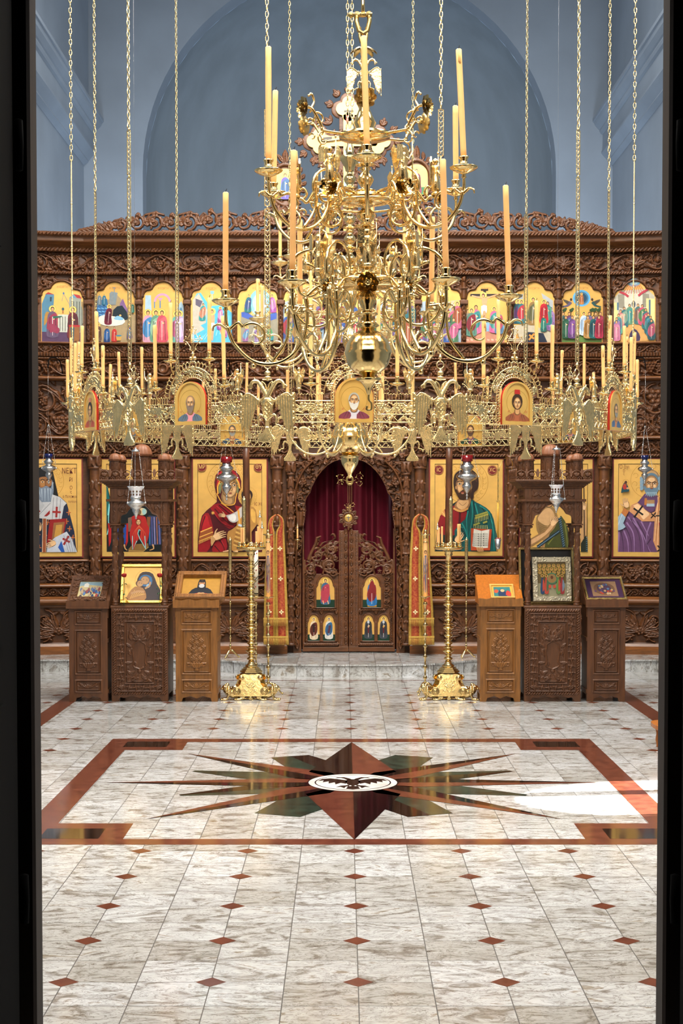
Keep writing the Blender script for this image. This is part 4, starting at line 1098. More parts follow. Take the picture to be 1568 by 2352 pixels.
def draw_mother(p):
    p.zoom(435, 1040, 8.253)
    halo(p, 735, 560, 400, 3); halo(p, 1095, 820, 180, 4, .3)
    roundel(p, 238, 270, 92, 'ΜΡ'); roundel(p, 1310, 272, 92, 'ΘΥ'); p.text('ΙC ΧC', 1310, 975, 85, '#6a1f14', .75)
    p.poly([(155, 1905), (160, 1800), (175, 1560), (200, 1350), (240, 1190), (330, 1090), (430, 1010), (520, 930), (520, 800), (490, 680), (475, 560), (500, 430), (570, 340), (680, 290), (780, 300), (880, 350), (950, 430), (985, 540), (980, 660), (930, 760), (920, 850), (950, 930), (1010, 1000), (1150, 1060), (1260, 1150), (1300, 1400), (1370, 1700), (1385, 1905)], '#4a0a14')
    R1, R2 = '#8c0f18', '#a91a20'
    p.poly([(175, 1900), (200, 1500), (250, 1210), (360, 1140), (420, 1300), (460, 1500), (420, 1700), (330, 1900)], R1, 2)
    p.poly([(230, 1400), (270, 1220), (340, 1190), (380, 1350), (400, 1420), (250, 1480)], R2, 2)
    p.poly([(400, 1050), (540, 960), (700, 1010), (860, 1130), (900, 1330), (760, 1440), (560, 1280)], R1, 2)
    p.poly([(440, 1900), (460, 1740), (560, 1620), (700, 1640), (690, 1900)], R1, 2); p.poly([(860, 1000), (1000, 1020), (900, 1110)], R1)
    p.poly([(500, 640), (520, 440), (620, 330), (720, 310), (600, 480), (540, 620)], R2, 3); p.poly([(800, 320), (900, 400), (960, 540), (940, 680), (880, 520)], R1, 3)
    for a in ([(480, 1060), (700, 1300), (860, 1380)], [(420, 1100), (600, 1330), (800, 1420)], [(560, 990), (760, 1150), (880, 1250)], [(480, 1760), (560, 1850), (600, 1900)], [(560, 1640), (640, 1760), (680, 1890)], [(530, 480), (510, 600), (530, 760)], [(640, 350), (560, 480)], [(300, 1200), (240, 1380), (200, 1650)]): p.line(a, 22, '#43060f', 4, 8)
    for a in ([(520, 1010), (740, 1220), (880, 1310)], [(460, 1120), (560, 1260), (700, 1370)], [(610, 1650), (660, 1780)]): p.line(a, 9, '#d0303a', 4, 3)
    # face and neck
    p.poly([(618, 760), (622, 930), (700, 995), (830, 985), (850, 900), (850, 760)], '#8c6a42', 2); p.poly([(640, 800), (660, 930), (720, 970), (800, 960), (800, 860)], '#b58c5c', 2)
    p.poly([(560, 740), (570, 600), (660, 520), (840, 480), (930, 600), (930, 740), (900, 760), (880, 560), (760, 520), (640, 580), (600, 700), (590, 770)], '#6f7a52', 2)
    p.poly([(600, 640), (640, 570), (760, 515), (870, 530), (905, 600), (900, 730), (860, 815), (790, 862), (715, 850), (650, 800), (612, 730)], '#7b5a38', 3)
    p.poly([(635, 680), (660, 590), (760, 540), (860, 560), (885, 640), (880, 730), (840, 800), (780, 840), (720, 820), (665, 770)], '#bd9362', 3)
    p.ell(690, 700, 36, 48, '#dab283'); p.ell(850, 700, 22, 40, '#cfa577'); p.ell(770, 560, 60, 22, '#d0a878'); p.ell(775, 812, 28, 15, '#d8b081')
    for ex in (700, 850): p.line([(ex-52, 590), (ex, 560), (ex+45, 580)], 15, '#2c1b10', 3); p.ell(ex, 615, 40, 17, '#4e351f'); p.ell(ex, 616, 33, 11, '#d7cbb4'); p.ell(ex+6, 614, 13, 13, '#150d08')
    p.line([(800, 570), (808, 660), (815, 705), (785, 722)], 10, '#6b472a', 3); p.line([(785, 590), (788, 690)], 14, '#e0bb90'); p.ell(780, 765, 32, 11, '#8e3f33'); p.line([(748, 762), (812, 762)], 5, '#4a1c18')
    G = '#d89a3c'
    p.line([(545, 780), (540, 640), (600, 520), (720, 450), (850, 460), (930, 560), (955, 680)], 26, G, 4); p.line([(520, 770), (560, 850), (610, 930), (700, 990), (850, 975), (880, 850), (905, 760)], 18, G, 3); p.line([(600, 950), (720, 1030), (840, 1130)], 16, G, 3)
    rs = random.Random(2)
    for _ in range(26): t = rs.random(); p.ell(545+t*400, 640-190*math.sin(PI*t)+rs.uniform(-14, 30), 10, 8, rs.choice(('#e8c05c', '#c07a2c')))
    # cuff with fringe
    p.poly([(215, 1500), (430, 1400), (440, 1480), (460, 1560), (180, 1680), (190, 1590)], '#8c4a22'); p.line([(215, 1500), (430, 1410)], 20, '#e0a84c'); p.line([(195, 1600), (450, 1500)], 16, '#e0a84c'); p.line([(183, 1675), (455, 1570)], 12, '#e0a84c')
    for k in range(12): p.line([(190+k*20, 1680-k*9), (186+k*20, 1730-k*9)], 8, '#d8a050')
    for a in range(8): p.line([(450, 1140), (450+34*math.cos(a*PI/4), 1140+34*math.sin(a*PI/4))], 8, '#e0b050')
    hand(p, 520, 1590, 180, -.45, 1); p.poly([(410, 1620), (440, 1580), (500, 1640), (470, 1700), (420, 1770)], '#b98c5a', 2)
    # child
    p.ell(1095, 800, 108, 108, '#2a1812'); p.ell(1095, 830, 74, 92, '#a67848'); p.ell(1090, 840, 55, 75, '#c79a68'); 
    for ex in (1065, 1125): p.line([(ex-20, 805), (ex+20, 803)], 8, '#2c1b10'); p.ell(ex, 822, 12, 8, '#150d08')
    p.poly([(920, 1090), (1010, 1010), (1160, 1010), (1260, 1080), (1290, 1350), (1180, 1500), (1160, 1800), (830, 1860), (760, 1760), (720, 1620), (740, 1490), (900, 1380)], '#a8783a', 2)
    p.poly([(1170, 1060), (1250, 1120), (1250, 1330), (1180, 1260)], '#d0a04c', 2)
    for k in range(9): p.line([(900-k*8, 1420+k*40), (1000, 1450+k*42), (1150, 1440+k*30)], 12, ('#e2bd68', '#6b4218')[k % 2], 4, 4)
    p.poly([(700, 1185), (780, 1165), (900, 1110), (1000, 1020), (1010, 1190), (910, 1300), (830, 1325), (760, 1290), (730, 1240)], '#b8b2ac', 2); p.poly([(740, 1200), (860, 1160), (890, 1230), (860, 1300), (780, 1280)], '#e6e2dc', 2)
    p.line([(930, 1080), (960, 1350)], 34, '#d89c3c'); p.line([(930, 1360), (1010, 1390)], 40, '#b4c0cc')
    hand(p, 655, 1190, 95, 3.35, -1); hand(p, 900, 1870, 70, 2.8, 1); p.line([(640, 1880), (760, 1850)], 30, SKL)
def draw_teacher(p):
    p.zoom(975, 1040, 8.253)
    halo(p, 790, 560, 410, 6)
    for k in (-1, 0, 1): p.line([(790+k*330-20, 470), (790+k*330-20, 620)], 8, GOLDD)
    roundel(p, 265, 325, 92, 'ΙC'); roundel(p, 1280, 330, 92, 'ΧC')
    GR, GL, GD = '#0b4a48', '#1d7f76', '#04201f'
    p.poly([(195, 1900), (230, 1400), (290, 1200), (380, 1070), (540, 960), (640, 900), (880, 870), (960, 930), (1150, 1040), (1270, 1160), (1330, 1400), (1360, 1900)], GD)
    p.poly([(240, 1500), (280, 1240), (380, 1080), (560, 1000), (780, 1060), (800, 1400), (560, 1560), (400, 1560)], '#7d0f16', 2)
    p.poly([(300, 1160), (370, 1070), (400, 1230)], '#c98c4a'); p.line([(330, 1120), (400, 1230)], 14, '#e3b36a'); p.line([(670, 1120), (650, 1400)], 40, '#4a0810'); p.line([(470, 1080), (420, 1300)], 30, '#9c1b20')
    p.poly([(860, 880), (960, 930), (1160, 1040), (1270, 1170), (1330, 1400), (1350, 1880), (700, 1890), (560, 1480), (760, 1260), (820, 1040)], GR, 2)
    for a in ([(890, 920), (900, 1200), (840, 1600)], [(950, 960), (1020, 1250), (980, 1420)], [(1040, 1000), (1200, 1120), (1290, 1350)], [(820, 1100), (790, 1300), (820, 1700)], [(700, 1330), (780, 1500), (820, 1800)], [(600, 1450), (740, 1640), (760, 1880)], [(1250, 1250), (1300, 1500), (1310, 1850)], [(620, 1400), (760, 1420)]): p.line(a, 26, GL, 5, 6)
    for a in ([(920, 920), (950, 1150), (900, 1500)], [(1080, 1040), (1180, 1200), (1190, 1300)], [(850, 1000), (820, 1250)], [(680, 1420), (780, 1600), (790, 1850)], [(1200, 1150), (1280, 1400)]): p.line(a, 16, GD, 5, 4)
    p.poly([(640, 860), (700, 880), (820, 880), (880, 850), (850, 1000), (800, 1080), (700, 1110), (560, 1020), (600, 940)], '#8c633c', 2); p.poly([(650, 900), (830, 900), (800, 1020), (700, 1080), (600, 1010)], '#c79966', 2); p.line([(640, 940), (715, 1000), (790, 940)], 9, '#7d5a38', 3)
    for k in range(9): p.ell(560+k*30, 1060+45*math.sin(PI*k/8), 22, 22, '#c98c4a')
    # hair and face
    H1 = '#2e1a12'
    p.poly([(545, 480), (590, 380), (700, 320), (860, 310), (980, 400), (1020, 540), (1000, 680), (930, 760), (920, 860), (860, 860), (860, 700), (640, 800), (590, 760), (545, 640)], H1, 3)
    p.poly([(600, 440), (720, 350), (840, 340), (950, 420), (990, 560), (900, 480), (720, 420)], '#4a2c1c', 3)
    p.poly([(590, 640), (600, 540), (680, 440), (820, 440), (880, 540), (885, 690), (850, 820), (770, 880), (700, 880), (630, 820)], '#7a5433', 3)
    p.poly([(612, 620), (630, 530), (700, 460), (800, 460), (850, 540), (855, 660), (820, 760), (730, 800), (650, 750)], '#bf9160', 3)
    p.ell(730, 490, 70, 30, '#d8ae7c'); p.ell(650, 680, 28, 40, '#d3a674'); p.ell(815, 680, 22, 38, '#c99b6a')
    p.poly([(600, 680), (640, 760), (690, 720), (745, 700), (800, 740), (870, 680), (860, 820), (790, 880), (690, 890), (620, 820)], '#37200f', 3); p.ell(715, 770, 28, 14, '#a86f50')
    p.ell(715, 748, 40, 10, '#7c3528')
    for ex in (660, 800): p.line([(ex-52, 560), (ex, 535), (ex+48, 555)], 16, '#20130c', 3); p.ell(ex, 590, 42, 18, '#4e351f'); p.ell(ex, 590, 34, 12, '#cdbfa6'); p.ell(ex, 588, 14, 14, '#150d08')
    p.line([(740, 560), (735, 660), (745, 690), (715, 700)], 10, '#6b472a', 3); p.line([(722, 580), (722, 680)], 14, '#e0b88a')
    for q in ((590, 660), (880, 650)): p.ell(q[0], q[1], 14, 34, '#a87c50')
    # gold embroidery, blessing hand, open book
    for (xa, ya, xb, yb) in ((950, 1200, 1190, 1120), (950, 1240, 1200, 1160), (920, 1370, 1040, 1330), (1100, 1330, 1180, 1300)): p.line([(xa, ya), (xb, yb)], 34, '#8a8a3c')
    for k in range(9): p.line([(950+k*30, 1225-k*9), (950+k*30, 1330-k*9)], 8, '#c2b45c'); p.line([(925+k*31, 1370), (930+k*32, 1450)], 7, '#c2b45c')
    hand(p, 620, 1640, 150, -.9, -1)
    p.poly([(870, 1430), (1265, 1450), (1230, 1850), (870, 1850)], '#a8401c'); p.poly([(925, 1440), (1070, 1480), (1220, 1450), (1190, 1800), (1050, 1810), (895, 1770)], '#cfc9ba'); p.line([(1070, 1480), (1052, 1810)], 8, '#8a8474')
    for k in range(6):
        y = 1540+k*42; p.text('ΔΕῦτε πρὸς', 985, y, 50, '#2a2620', .62); p.text('με πάντες', 1128, y, 50, '#2a2620', .6)
    for k in range(4): p.line([(985+k*32, 1790), (1000+k*32, 1850), (1030+k*20, 1880)], 26, '#b98a58', 3, 16)
def draw_forerunner(p):
    p.zoom(1180, 1020, 8.253)
    p.ring(660, 900, 330, 6, GOLDD)
    p.poly([(420, 1400), (560, 1200), (660, 1150), (780, 1250), (850, 1500), (880, 2050), (480, 1750)], '#8a6a3e', 3)
    p.poly([(450, 1400), (600, 1220), (720, 1250), (770, 1400), (680, 1560), (520, 1500)], '#c09666', 3)
    p.ell(660, 1050, 110, 150, '#3a2618'); p.ell(660, 1070, 80, 120, '#a87c50')
    for k in range(6): p.line([(440+k*8, 1480+k*34), (560, 1540+k*36), (690, 1540+k*40)], 12, '#6f5430', 4, 6)
    p.poly([(560, 2080), (700, 1650), (860, 1400), (900, 1370), (1020, 1600), (1060, 2080)], '#3e421a', 2)
    for a in ([(860, 1500), (900, 1800), (960, 2060)], [(960, 1500), (1000, 1800), (1010, 2050)], [(640, 1900), (760, 1750), (860, 1650)]): p.line(a, 26, '#6b6c2c', 4, 8)
    p.poly([(520, 1920), (640, 1560), (730, 1560), (560, 1950)], '#9a744a', 2)
    p.poly([(250, 1830), (560, 1650), (700, 1480), (800, 1480), (760, 1600), (600, 1760), (330, 1940), (220, 1980)], '#8a663c', 2); p.poly([(280, 1840), (580, 1670), (700, 1520), (770, 1530), (600, 1720), (330, 1900)], '#c4986a', 2)
    hand(p, 740, 1500, 140, -.95, 1)
    for (x0, y0, x1, y1) in ((440, 1950, 860, 1640), (860, 1400, 940, 1960)):
        n = 14; p.line([(x0, y0), (x1, y1)], 56, '#1c2a34')
        for k in range(n): t = k/n; x, y = x0+(x1-x0)*t, y0+(y1-y0)*t; p.line([(x-14, y+18), (x+24, y-16)], 12, '#5c7886')
    p.poly([(1270, 1080), (1330, 1090), (1370, 1400), (1360, 1720), (1260, 1900), (1262, 1400)], '#b68c5c', 2)
    p.line([(1318, 830), (1330, 2080)], 20, '#2c2016'); hand(p, 1325, 1210, 95, -1.4, 1)
    p.poly([(1260, 1880), (1360, 1720), (1420, 1900), (1400, 2080), (1260, 2080)], '#1e2418')
    for k in range(8): p.line([(1355, 1780+k*38), (1405, 1760+k*38)], 12, '#5c7886')
def draw_bishop_right(p):
    p.zoom(1395, 1040, 9.41)
    p.ring(870, 600, 385, 7, GOLDD)
    for a, r in ((3.5, 300), (2.9, 310), (2.4, 300), (4.4, 300), (5.0, 310), (5.6, 300)): p.ring(870+r*math.cos(a), 600+r*math.sin(a), 48, 7, GOLDD, 16, a, a+4.5)
    V, VL, VD = '#5c3a5e', '#8c6a94', '#331c36'
    p.poly([(170, 2175), (180, 1680), (330, 1450), (420, 1280), (540, 1120), (640, 1060), (780, 880), (1050, 930), (1180, 1120), (1560, 1500), (1700, 2175)], V)
    for a in ([(420, 1380), (700, 1700), (900, 2170)], [(540, 1400), (720, 1800), (760, 2170)], [(400, 1500), (540, 1750), (560, 2170)], [(330, 1650), (420, 1900), (440, 2170)], [(240, 1700), (230, 2170)], [(700, 1480), (860, 1800)], [(900, 1500), (820, 1750), (820, 2000)], [(760, 1120), (900, 1250)]): p.line(a, 34, VL, 5, 10)
    for a in ([(480, 1420), (650, 1750), (700, 2170)], [(360, 1560), (480, 1850), (500, 2170)], [(280, 1700), (320, 1900), (330, 2170)], [(620, 1480), (780, 1800), (860, 2170)], [(900, 1850), (820, 1980)]): p.line(a, 18, VD, 5, 6)
    C, CL, CD = '#c88c5c', '#e6bb8c', '#9a5a24'
    p.poly([(500, 1130), (620, 1070), (900, 1300), (980, 1480), (720, 1480), (450, 1260)], C); p.poly([(540, 1140), (630, 1100), (860, 1300), (900, 1420), (740, 1440)], CL)
    p.poly([(720, 1480), (900, 1310), (1060, 1230), (1080, 1480)], C); p.poly([(1030, 930), (1090, 980), (1200, 1130), (1600, 1300), (1420, 2175), (1040, 2175), (950, 1900), (990, 1300)], C)
    for a in ([(1050, 960), (1020, 1400), (980, 1900)], [(1120, 1020), (1060, 1500), (1040, 2160)], [(1180, 1120), (1120, 1600), (1100, 2100)]): p.line(a, 22, CL, 4, 10); p.line([(q[0]+26, q[1]) for q in a], 12, CD, 4, 6)
    crosspat(p, 645, 1270, 120, '#171210', .62, .15); crosspat(p, 1090, 1360, 86, '#171210', 0, .15); crosspat(p, 955, 1350, 60, '#171210', .7, .18); crosspat(p, 1100, 2080, 78, '#171210', -.6, .2)
    p.poly([(1065, 1510), (1120, 1500), (1260, 1900), (1130, 1910)], '#a8261a'); p.poly([(1120, 1490), (1500, 1480), (1500, 1900), (1190, 1840)], '#c6ccd0')
    p.poly([(770, 900), (1040, 930), (1000, 1200), (880, 1290), (700, 1100)], V, 2); p.poly([(820, 1020), (980, 1020), (980, 1130), (820, 1130)], '#a07a50'); p.line([(815, 1130), (980, 1130)], 60, '#9fb4c2'); p.line([(800, 980), (790, 1130)], 50, '#b06a2c')
    p.ell(900, 620, 215, 230, '#5b7484'); p.ell(900, 520, 175, 150, '#8a6a44'); p.ell(910, 500, 130, 110, '#b08a5c')
    face(p, 915, 680, 140, 190, '#5b7484', '#5f7888', .3, .55, skin='#a87c50')
    for k in range(7): p.line([(830+k*30, 850), (800+k*38, 960-abs(k-3)*10)], 28, '#8fa8b6', 0, 10)
    for s_ in (-1, 1):
        for k in range(4): p.ell(900+s_*190, 560+k*70, 36, 44, '#7c96a6')
    p.poly([(150, 1480), (290, 1300), (390, 1370), (330, 1520), (380, 1600), (240, 1680), (160, 1640), (135, 1540)], '#8fa6b6', 2); p.line([(310, 1330), (220, 1560)], 10, '#d0dde6')
    p.poly([(290, 1300), (350, 1190), (450, 1260), (380, 1390)], '#b06a34'); hand(p, 400, 1130, 150, -1.9, 1)
    for t, x, y, s_ in (('Ὁ', 280, 310, 120), ('ἅγι', 400, 310, 110), ('Ο', 345, 400, 90), ('ς', 345, 460, 70)): p.text(t, x, y, s_, '#6a3a18', .7)
    p.poly([(285, 865), (320, 700), (380, 640), (450, 780), (440, 840), (340, 850)], '#14404a', 2); p.poly([(320, 720), (380, 660), (400, 780), (340, 790)], '#a02a20', 2); p.ell(385, 640, 28, 32, '#4a2c1c'); p.ring(385, 640, 62, 5, GOLDD); p.ell(425, 770, 30, 22, SK)

ICON_DEFS = [
 ((64, 190, 1052, 1281), 'large gold icon of a white bearded person in black hood and cross-patterned vestment', draw_bishop_left),
 ((232, 403, 1052, 1281), 'large dark icon with a red winged figure behind the left canopied shrine', draw_synaxis),
 ((441, 615, 1052, 1281), 'large gold icon of a woman in crimson veil holding a child', draw_mother),
 ((984, 1157, 1052, 1280), 'large gold icon of a brown bearded person in green mantle with open book', draw_teacher),
 ((1190, 1363, 1052, 1281), 'large gold icon of bare armed person with staff behind the right canopied shrine', draw_forerunner),
 ((1405, 1538, 1052, 1281), 'large gold icon of a blue-grey bearded person in violet robe, one hand raised', draw_bishop_right)]
for k, (r, lab, fn) in enumerate(ICON_DEFS): big_icon(k, r, lab, fn)

# ---- feast icons of the upper tier
def fig(p, x, y, h, robe, mantle=None, hal=True, lean=0, hair='#3a2618', sit=False, kneel=False):
    """a small robed figure standing on (x, y)"""
    w = h*.17; hx = x+lean*h*.35; ty = y-h
    if hal: p.ell(hx, ty+h*.09, h*.115, h*.115, '#f3cf6a'); p.ring(hx, ty+h*.09, h*.115, h*.012, '#b88a34', 20)
    p.poly([(x-w*1.05, y), (x-w*1.0, y-h*.4), (hx-w*.9, ty+h*.30), (hx-w*.35, ty+h*.18), (hx+w*.35, ty+h*.18), (hx+w*.9, ty+h*.30), (x+w*1.0, y-h*.4), (x+w*1.05, y)], robe, 3)
    if mantle:
        p.poly([(hx+w*.8, ty+h*.24), (hx-w*.6, ty+h*.34), (x-w*1.1, y-h*.35), (x-w*.3, y-h*.12), (x+w*.9, y-h*.3)], mantle, 3)
    for k in (-.5, 0, .5): p.line([(hx+k*w, ty+h*.35), (x+k*w*1.3, y-h*.03)], h*.018, '#241a1c' if k else '#f0e6dc', 0, h*.01)
    p.ell(hx, ty+h*.09, h*.062, h*.078, hair); p.ell(hx, ty+h*.105, h*.045, h*.06, '#c99a68')
    p.ell(hx+w*.2, ty+h*.42, h*.04, h*.025, '#d8ab7c')
FCOL = ['#7c1d2e', '#1f5f66', '#8a6a34', '#5c4a7c', '#2b4f8c', '#a0303c', '#3f6b4a', '#b0587a', '#6f5a86', '#944c2c']
def scene_annun(p):
    p.zoom(90, 630, 6.817)
    p.poly([(62, 915), (700, 915), (700, 1068), (62, 1068)], '#4c2f52')
    p.poly([(62, 480), (120, 330), (250, 330), (245, 460), (190, 915), (62, 915)], '#4a7c96'); p.poly([(110, 330), (160, 295), (250, 330)], '#a02830'); p.poly([(185, 370), (215, 370), (210, 440), (185, 440)], '#1c3444')
    p.poly([(480, 380), (560, 320), (665, 385), (665, 500), (700, 560), (700, 915), (480, 915)], '#8f9488'); p.poly([(545, 315), (640, 330), (675, 385), (600, 375)], '#a82c34'); p.poly([(480, 375), (545, 320), (600, 380)], '#5f8ca6')
    for x in (550, 600, 640, 680): p.line([(x, 430), (x, 900)], 12, '#4a4e48')
    p.poly([(310, 640), (470, 640), (470, 915), (310, 915)], '#c3c6b8')
    for x in (340, 380, 420): p.line([(x, 670), (x, 900)], 14, '#6a6e62')
    p.line([(395, 310), (370, 430)], 6, '#6a7c8c'); p.line([(395, 310), (500, 510)], 6, '#6a7c8c'); p.ell(395, 308, 14, 18, '#4a6c9c'); p.ell(385, 555, 20, 24, '#24505c'); p.line([(385, 575), (385, 625)], 22, '#a86a3a')
    p.poly([(150, 600), (110, 640), (95, 820), (150, 740), (190, 640)], '#a87c34', 2)
    fig(p, 225, 985, 470, '#5c4a66', '#8c2c48', lean=.0); p.line([(230, 690), (370, 670)], 40, '#24604c', 0, 16); p.poly([(130, 860), (200, 780), (330, 860), (300, 940)], '#8c2c48', 2)
    fig(p, 545, 1000, 480, '#6a1424', '#4c0e1c', lean=-.05); p.poly([(480, 830), (640, 830), (640, 1060), (480, 1060)], '#8c5a2c'); p.line([(475, 815), (645, 815)], 30, '#b02028'); p.poly([(500, 840), (560, 840), (550, 1060), (520, 1060)], '#1c4c5c')
    p.poly([(655, 830), (700, 830), (700, 1000), (670, 1000)], '#4f8cb4')
def scene_nativ(p):
    p.zoom(90, 630, 6.817)
    p.poly([(885, 430), (960, 350), (1080, 400), (1200, 300), (1310, 420), (1400, 560), (1508, 640), (1508, 1068), (890, 1068), (885, 700)], '#a08a66')
    p.poly([(885, 430), (1060, 380), (1090, 560), (1000, 640), (900, 690)], '#2c5c8c'); 
    for k in range(12): p.line([(900+k*14, 480+(k % 4)*50), (945+k*14, 490+(k % 4)*50)], 18, '#6aa0cc')
    p.poly([(1100, 300), (1130, 270), (1230, 290), (1200, 480), (1100, 480)], '#7c8486'); p.line([(1175, 210), (1185, 430)], 10, '#6c8c9c'); p.line([(1150, 210), (1200, 210)], 10, '#6c8c9c')
    p.poly([(1260, 470), (1310, 380), (1400, 600), (1300, 620)], '#7a5a86')
    p.poly([(1160, 560), (1300, 490), (1400, 700), (1180, 720)], '#1a2830', 2)
    p.poly([(925, 700), (1010, 640), (1330, 700), (1300, 790), (1100, 810), (960, 780)], '#d9d4c6', 2)
    p.poly([(1170, 690), (1230, 650), (1320, 690), (1300, 720), (1200, 715)], '#7fb0cc', 2); p.ell(1270, 645, 18, 15, '#e0a860')
    fig(p, 1080, 780, 300, '#6a1a30', '#541226', lean=.16)
    for x, c in ((945, '#6a7c86'), (1020, '#2c6c86')): fig(p, x, 475, 170, c, None)
    fig(p, 930, 1040, 270, '#6c5448', '#5a3c30', hair='#3a3a38'); fig(p, 1065, 1060, 250, '#1f3c6c', '#2c5c94', False); fig(p, 1180, 1050, 230, '#b8322c', None, False); fig(p, 1420, 1010, 210, '#4c3c7c', '#2c5c8c', False)
    p.poly([(1200, 960), (1300, 960), (1280, 1040), (1220, 1040)], '#c0974c'); p.ell(1250, 965, 48, 12, '#2c7c9c'); fig(p, 1465, 600, 150, '#2c6c5c', None, False)
def scene_temple(p):
    p.zoom(320, 630, 6.817)
    p.poly([(75, 330), (180, 330), (190, 560), (190, 700), (75, 1060)], '#9db6c6'); p.poly([(600, 500), (655, 420), (700, 500), (700, 900), (600, 900)], '#9db6c6'); p.ell(650, 570, 18, 50, '#4c7c9c')
    p.ring(360, 430, 115, 34, '#d48cac', 24, PI, 2*PI); p.line([(325, 400), (325, 530)], 18, '#4f7cac'); p.line([(237, 430), (237, 530)], 16, '#4f7cac'); p.poly([(285, 370), (370, 370), (330, 420)], '#c98cac')
    p.poly([(75, 1030), (700, 1030), (700, 1085), (75, 1085)], '#b0a08c')
    for x, r, m in ((135, '#c08ca0', '#3f7cac'), (260, '#5c8c74', '#86a88c'), (355, '#b84858', '#c25a64'), (580, '#5c9c8c', '#a04c6c'), (650, '#a88cb8', '#c8b0cc')): fig(p, x, 1050, 490 if x < 500 else 470, r, m, lean=(-.12 if x > 600 else 0))
def scene_bapt(p):
    p.zoom(320, 630, 6.817)
    p.poly([(835, 420), (900, 300), (960, 290), (1100, 500), (1300, 480), (1460, 600), (1460, 1085), (835, 1085)], '#4fb0d4')
    p.poly([(835, 400), (930, 300), (1000, 430), (1060, 560), (1040, 760), (960, 800), (1020, 860), (860, 950), (835, 900)], '#b8b0a0'); p.poly([(880, 380), (990, 420), (950, 520), (880, 480)], '#5c5668')
    for k in range(9): p.line([(900+k*60, 1060-k*20), (1000+k*50, 960-k*40)], 12, '#9fd8ec', 0, 4)
    p.poly([(1220, 800), (1300, 780), (1360, 990), (1300, 990)], '#c88c6c'); p.poly([(1110, 262), (1170, 262), (1165, 310), (1115, 310)], '#7ab0cc'); p.line([(1140, 310), (1140, 420)], 8, '#a8ccd8')
    fig(p, 985, 720, 270, '#2f8c8c', '#c07c60', False, lean=.15); p.poly([(1110, 640), (1180, 640), (1170, 800), (1155, 1020), (1130, 1020), (1120, 800)], '#cf9a74', 2); p.poly([(1108, 760), (1178, 760), (1176, 850), (1112, 850)], '#e6d8cc'); p.ell(1140, 585, 55, 55, '#f3cf6a'); p.ell(1138, 585, 24, 34, '#5c3a24'); p.ell(1138, 592, 17, 25, '#cf9a74')
    for x, y, c in ((1260, 860, '#8c4c9c'), (1330, 980, '#a05c9c'), (1270, 740, '#9c4c84')): fig(p, x, y, 230, c, '#c88cb0')
    p.line([(835, 1080), (1460, 1080)], 14, '#a83c4c')
def scene_transf(p):
    p.zoom(540, 630, 9.8)
    p.ell(560, 640, 250, 300, '#7fbcc8'); p.ell(560, 640, 170, 220, '#a8dce0')
    for k in range(9): p.line([(560, 640), (300+k*65, 1000)], 20, '#e8e0b0', 0, 4)
    p.poly([(125, 860), (200, 830), (400, 930), (560, 860), (700, 960), (850, 850), (960, 880), (960, 1560), (125, 1560)], '#8c8674'); p.poly([(140, 860), (260, 850), (410, 960), (370, 1040), (150, 960)], '#3a58a8'); p.poly([(780, 900), (930, 860), (930, 1000), (780, 1050)], '#3a58a8')
    fig(p, 560, 880, 520, '#e8e4dc', '#d0d8dc'); fig(p, 285, 850, 400, '#1f6c6c', '#2c4c7c', lean=.15); fig(p, 850, 850, 400, '#9c4c9c', '#b878ac', lean=-.15)
    fig(p, 230, 1500, 330, '#8c5c8c', '#5c8cac', lean=.3); fig(p, 500, 1520, 330, '#8c7cac', '#7c5c8c', lean=-.2); fig(p, 800, 1480, 330, '#2c7c84', '#4c8c5c', lean=-.3)
    p.line([(540, 900), (380, 1400)], 50, '#d8ccb0', 0, 20)
def scene_cruc(p):
    p.zoom(1040, 630, 6.272)
    p.poly([(170, 660), (740, 660), (740, 840), (170, 840)], '#7ca4c4'); p.poly([(170, 880), (300, 830), (600, 820), (740, 880), (740, 985), (170, 985)], '#b47c64')
    for k in range(9): p.line([(190+k*60, 940), (225+k*60, 950)], 22, '#d8ac94')
    p.poly([(435, 210), (475, 210), (475, 780), (440, 780)], '#2c2320'); p.line([(400, 225), (505, 225)], 28, '#221a18'); p.line([(245, 300), (690, 300)], 34, '#2c2320'); p.line([(410, 700), (500, 680)], 20, '#221a18')
    p.line([(270, 310), (420, 345)], 20, '#d2a076'); p.line([(650, 290), (490, 340)], 20, '#d2a076'); p.ell(437, 300, 48, 42, '#f3cf6a'); p.ell(435, 308, 24, 32, '#5c3020'); p.ell(433, 316, 16, 22, '#d2a076')
    p.poly([(415, 350), (495, 345), (485, 420), (475, 470), (430, 470)], '#d2a076', 2); p.poly([(405, 460), (485, 455), (480, 560), (440, 530), (415, 600)], '#c0d8e8', 2); p.poly([(430, 540), (470, 540), (475, 690), (440, 690)], '#c8946a', 2)
    fig(p, 215, 870, 370, '#8c7c6c', '#6c6454', False); fig(p, 330, 840, 400, '#c8648c', '#2f8080', False); fig(p, 265, 880, 390, '#4f7c6c', '#7c1d2e'); fig(p, 590, 830, 360, '#c85c8c', '#3f8c84'); fig(p, 660, 850, 330, '#4c6c8c', '#b04c5c', False)
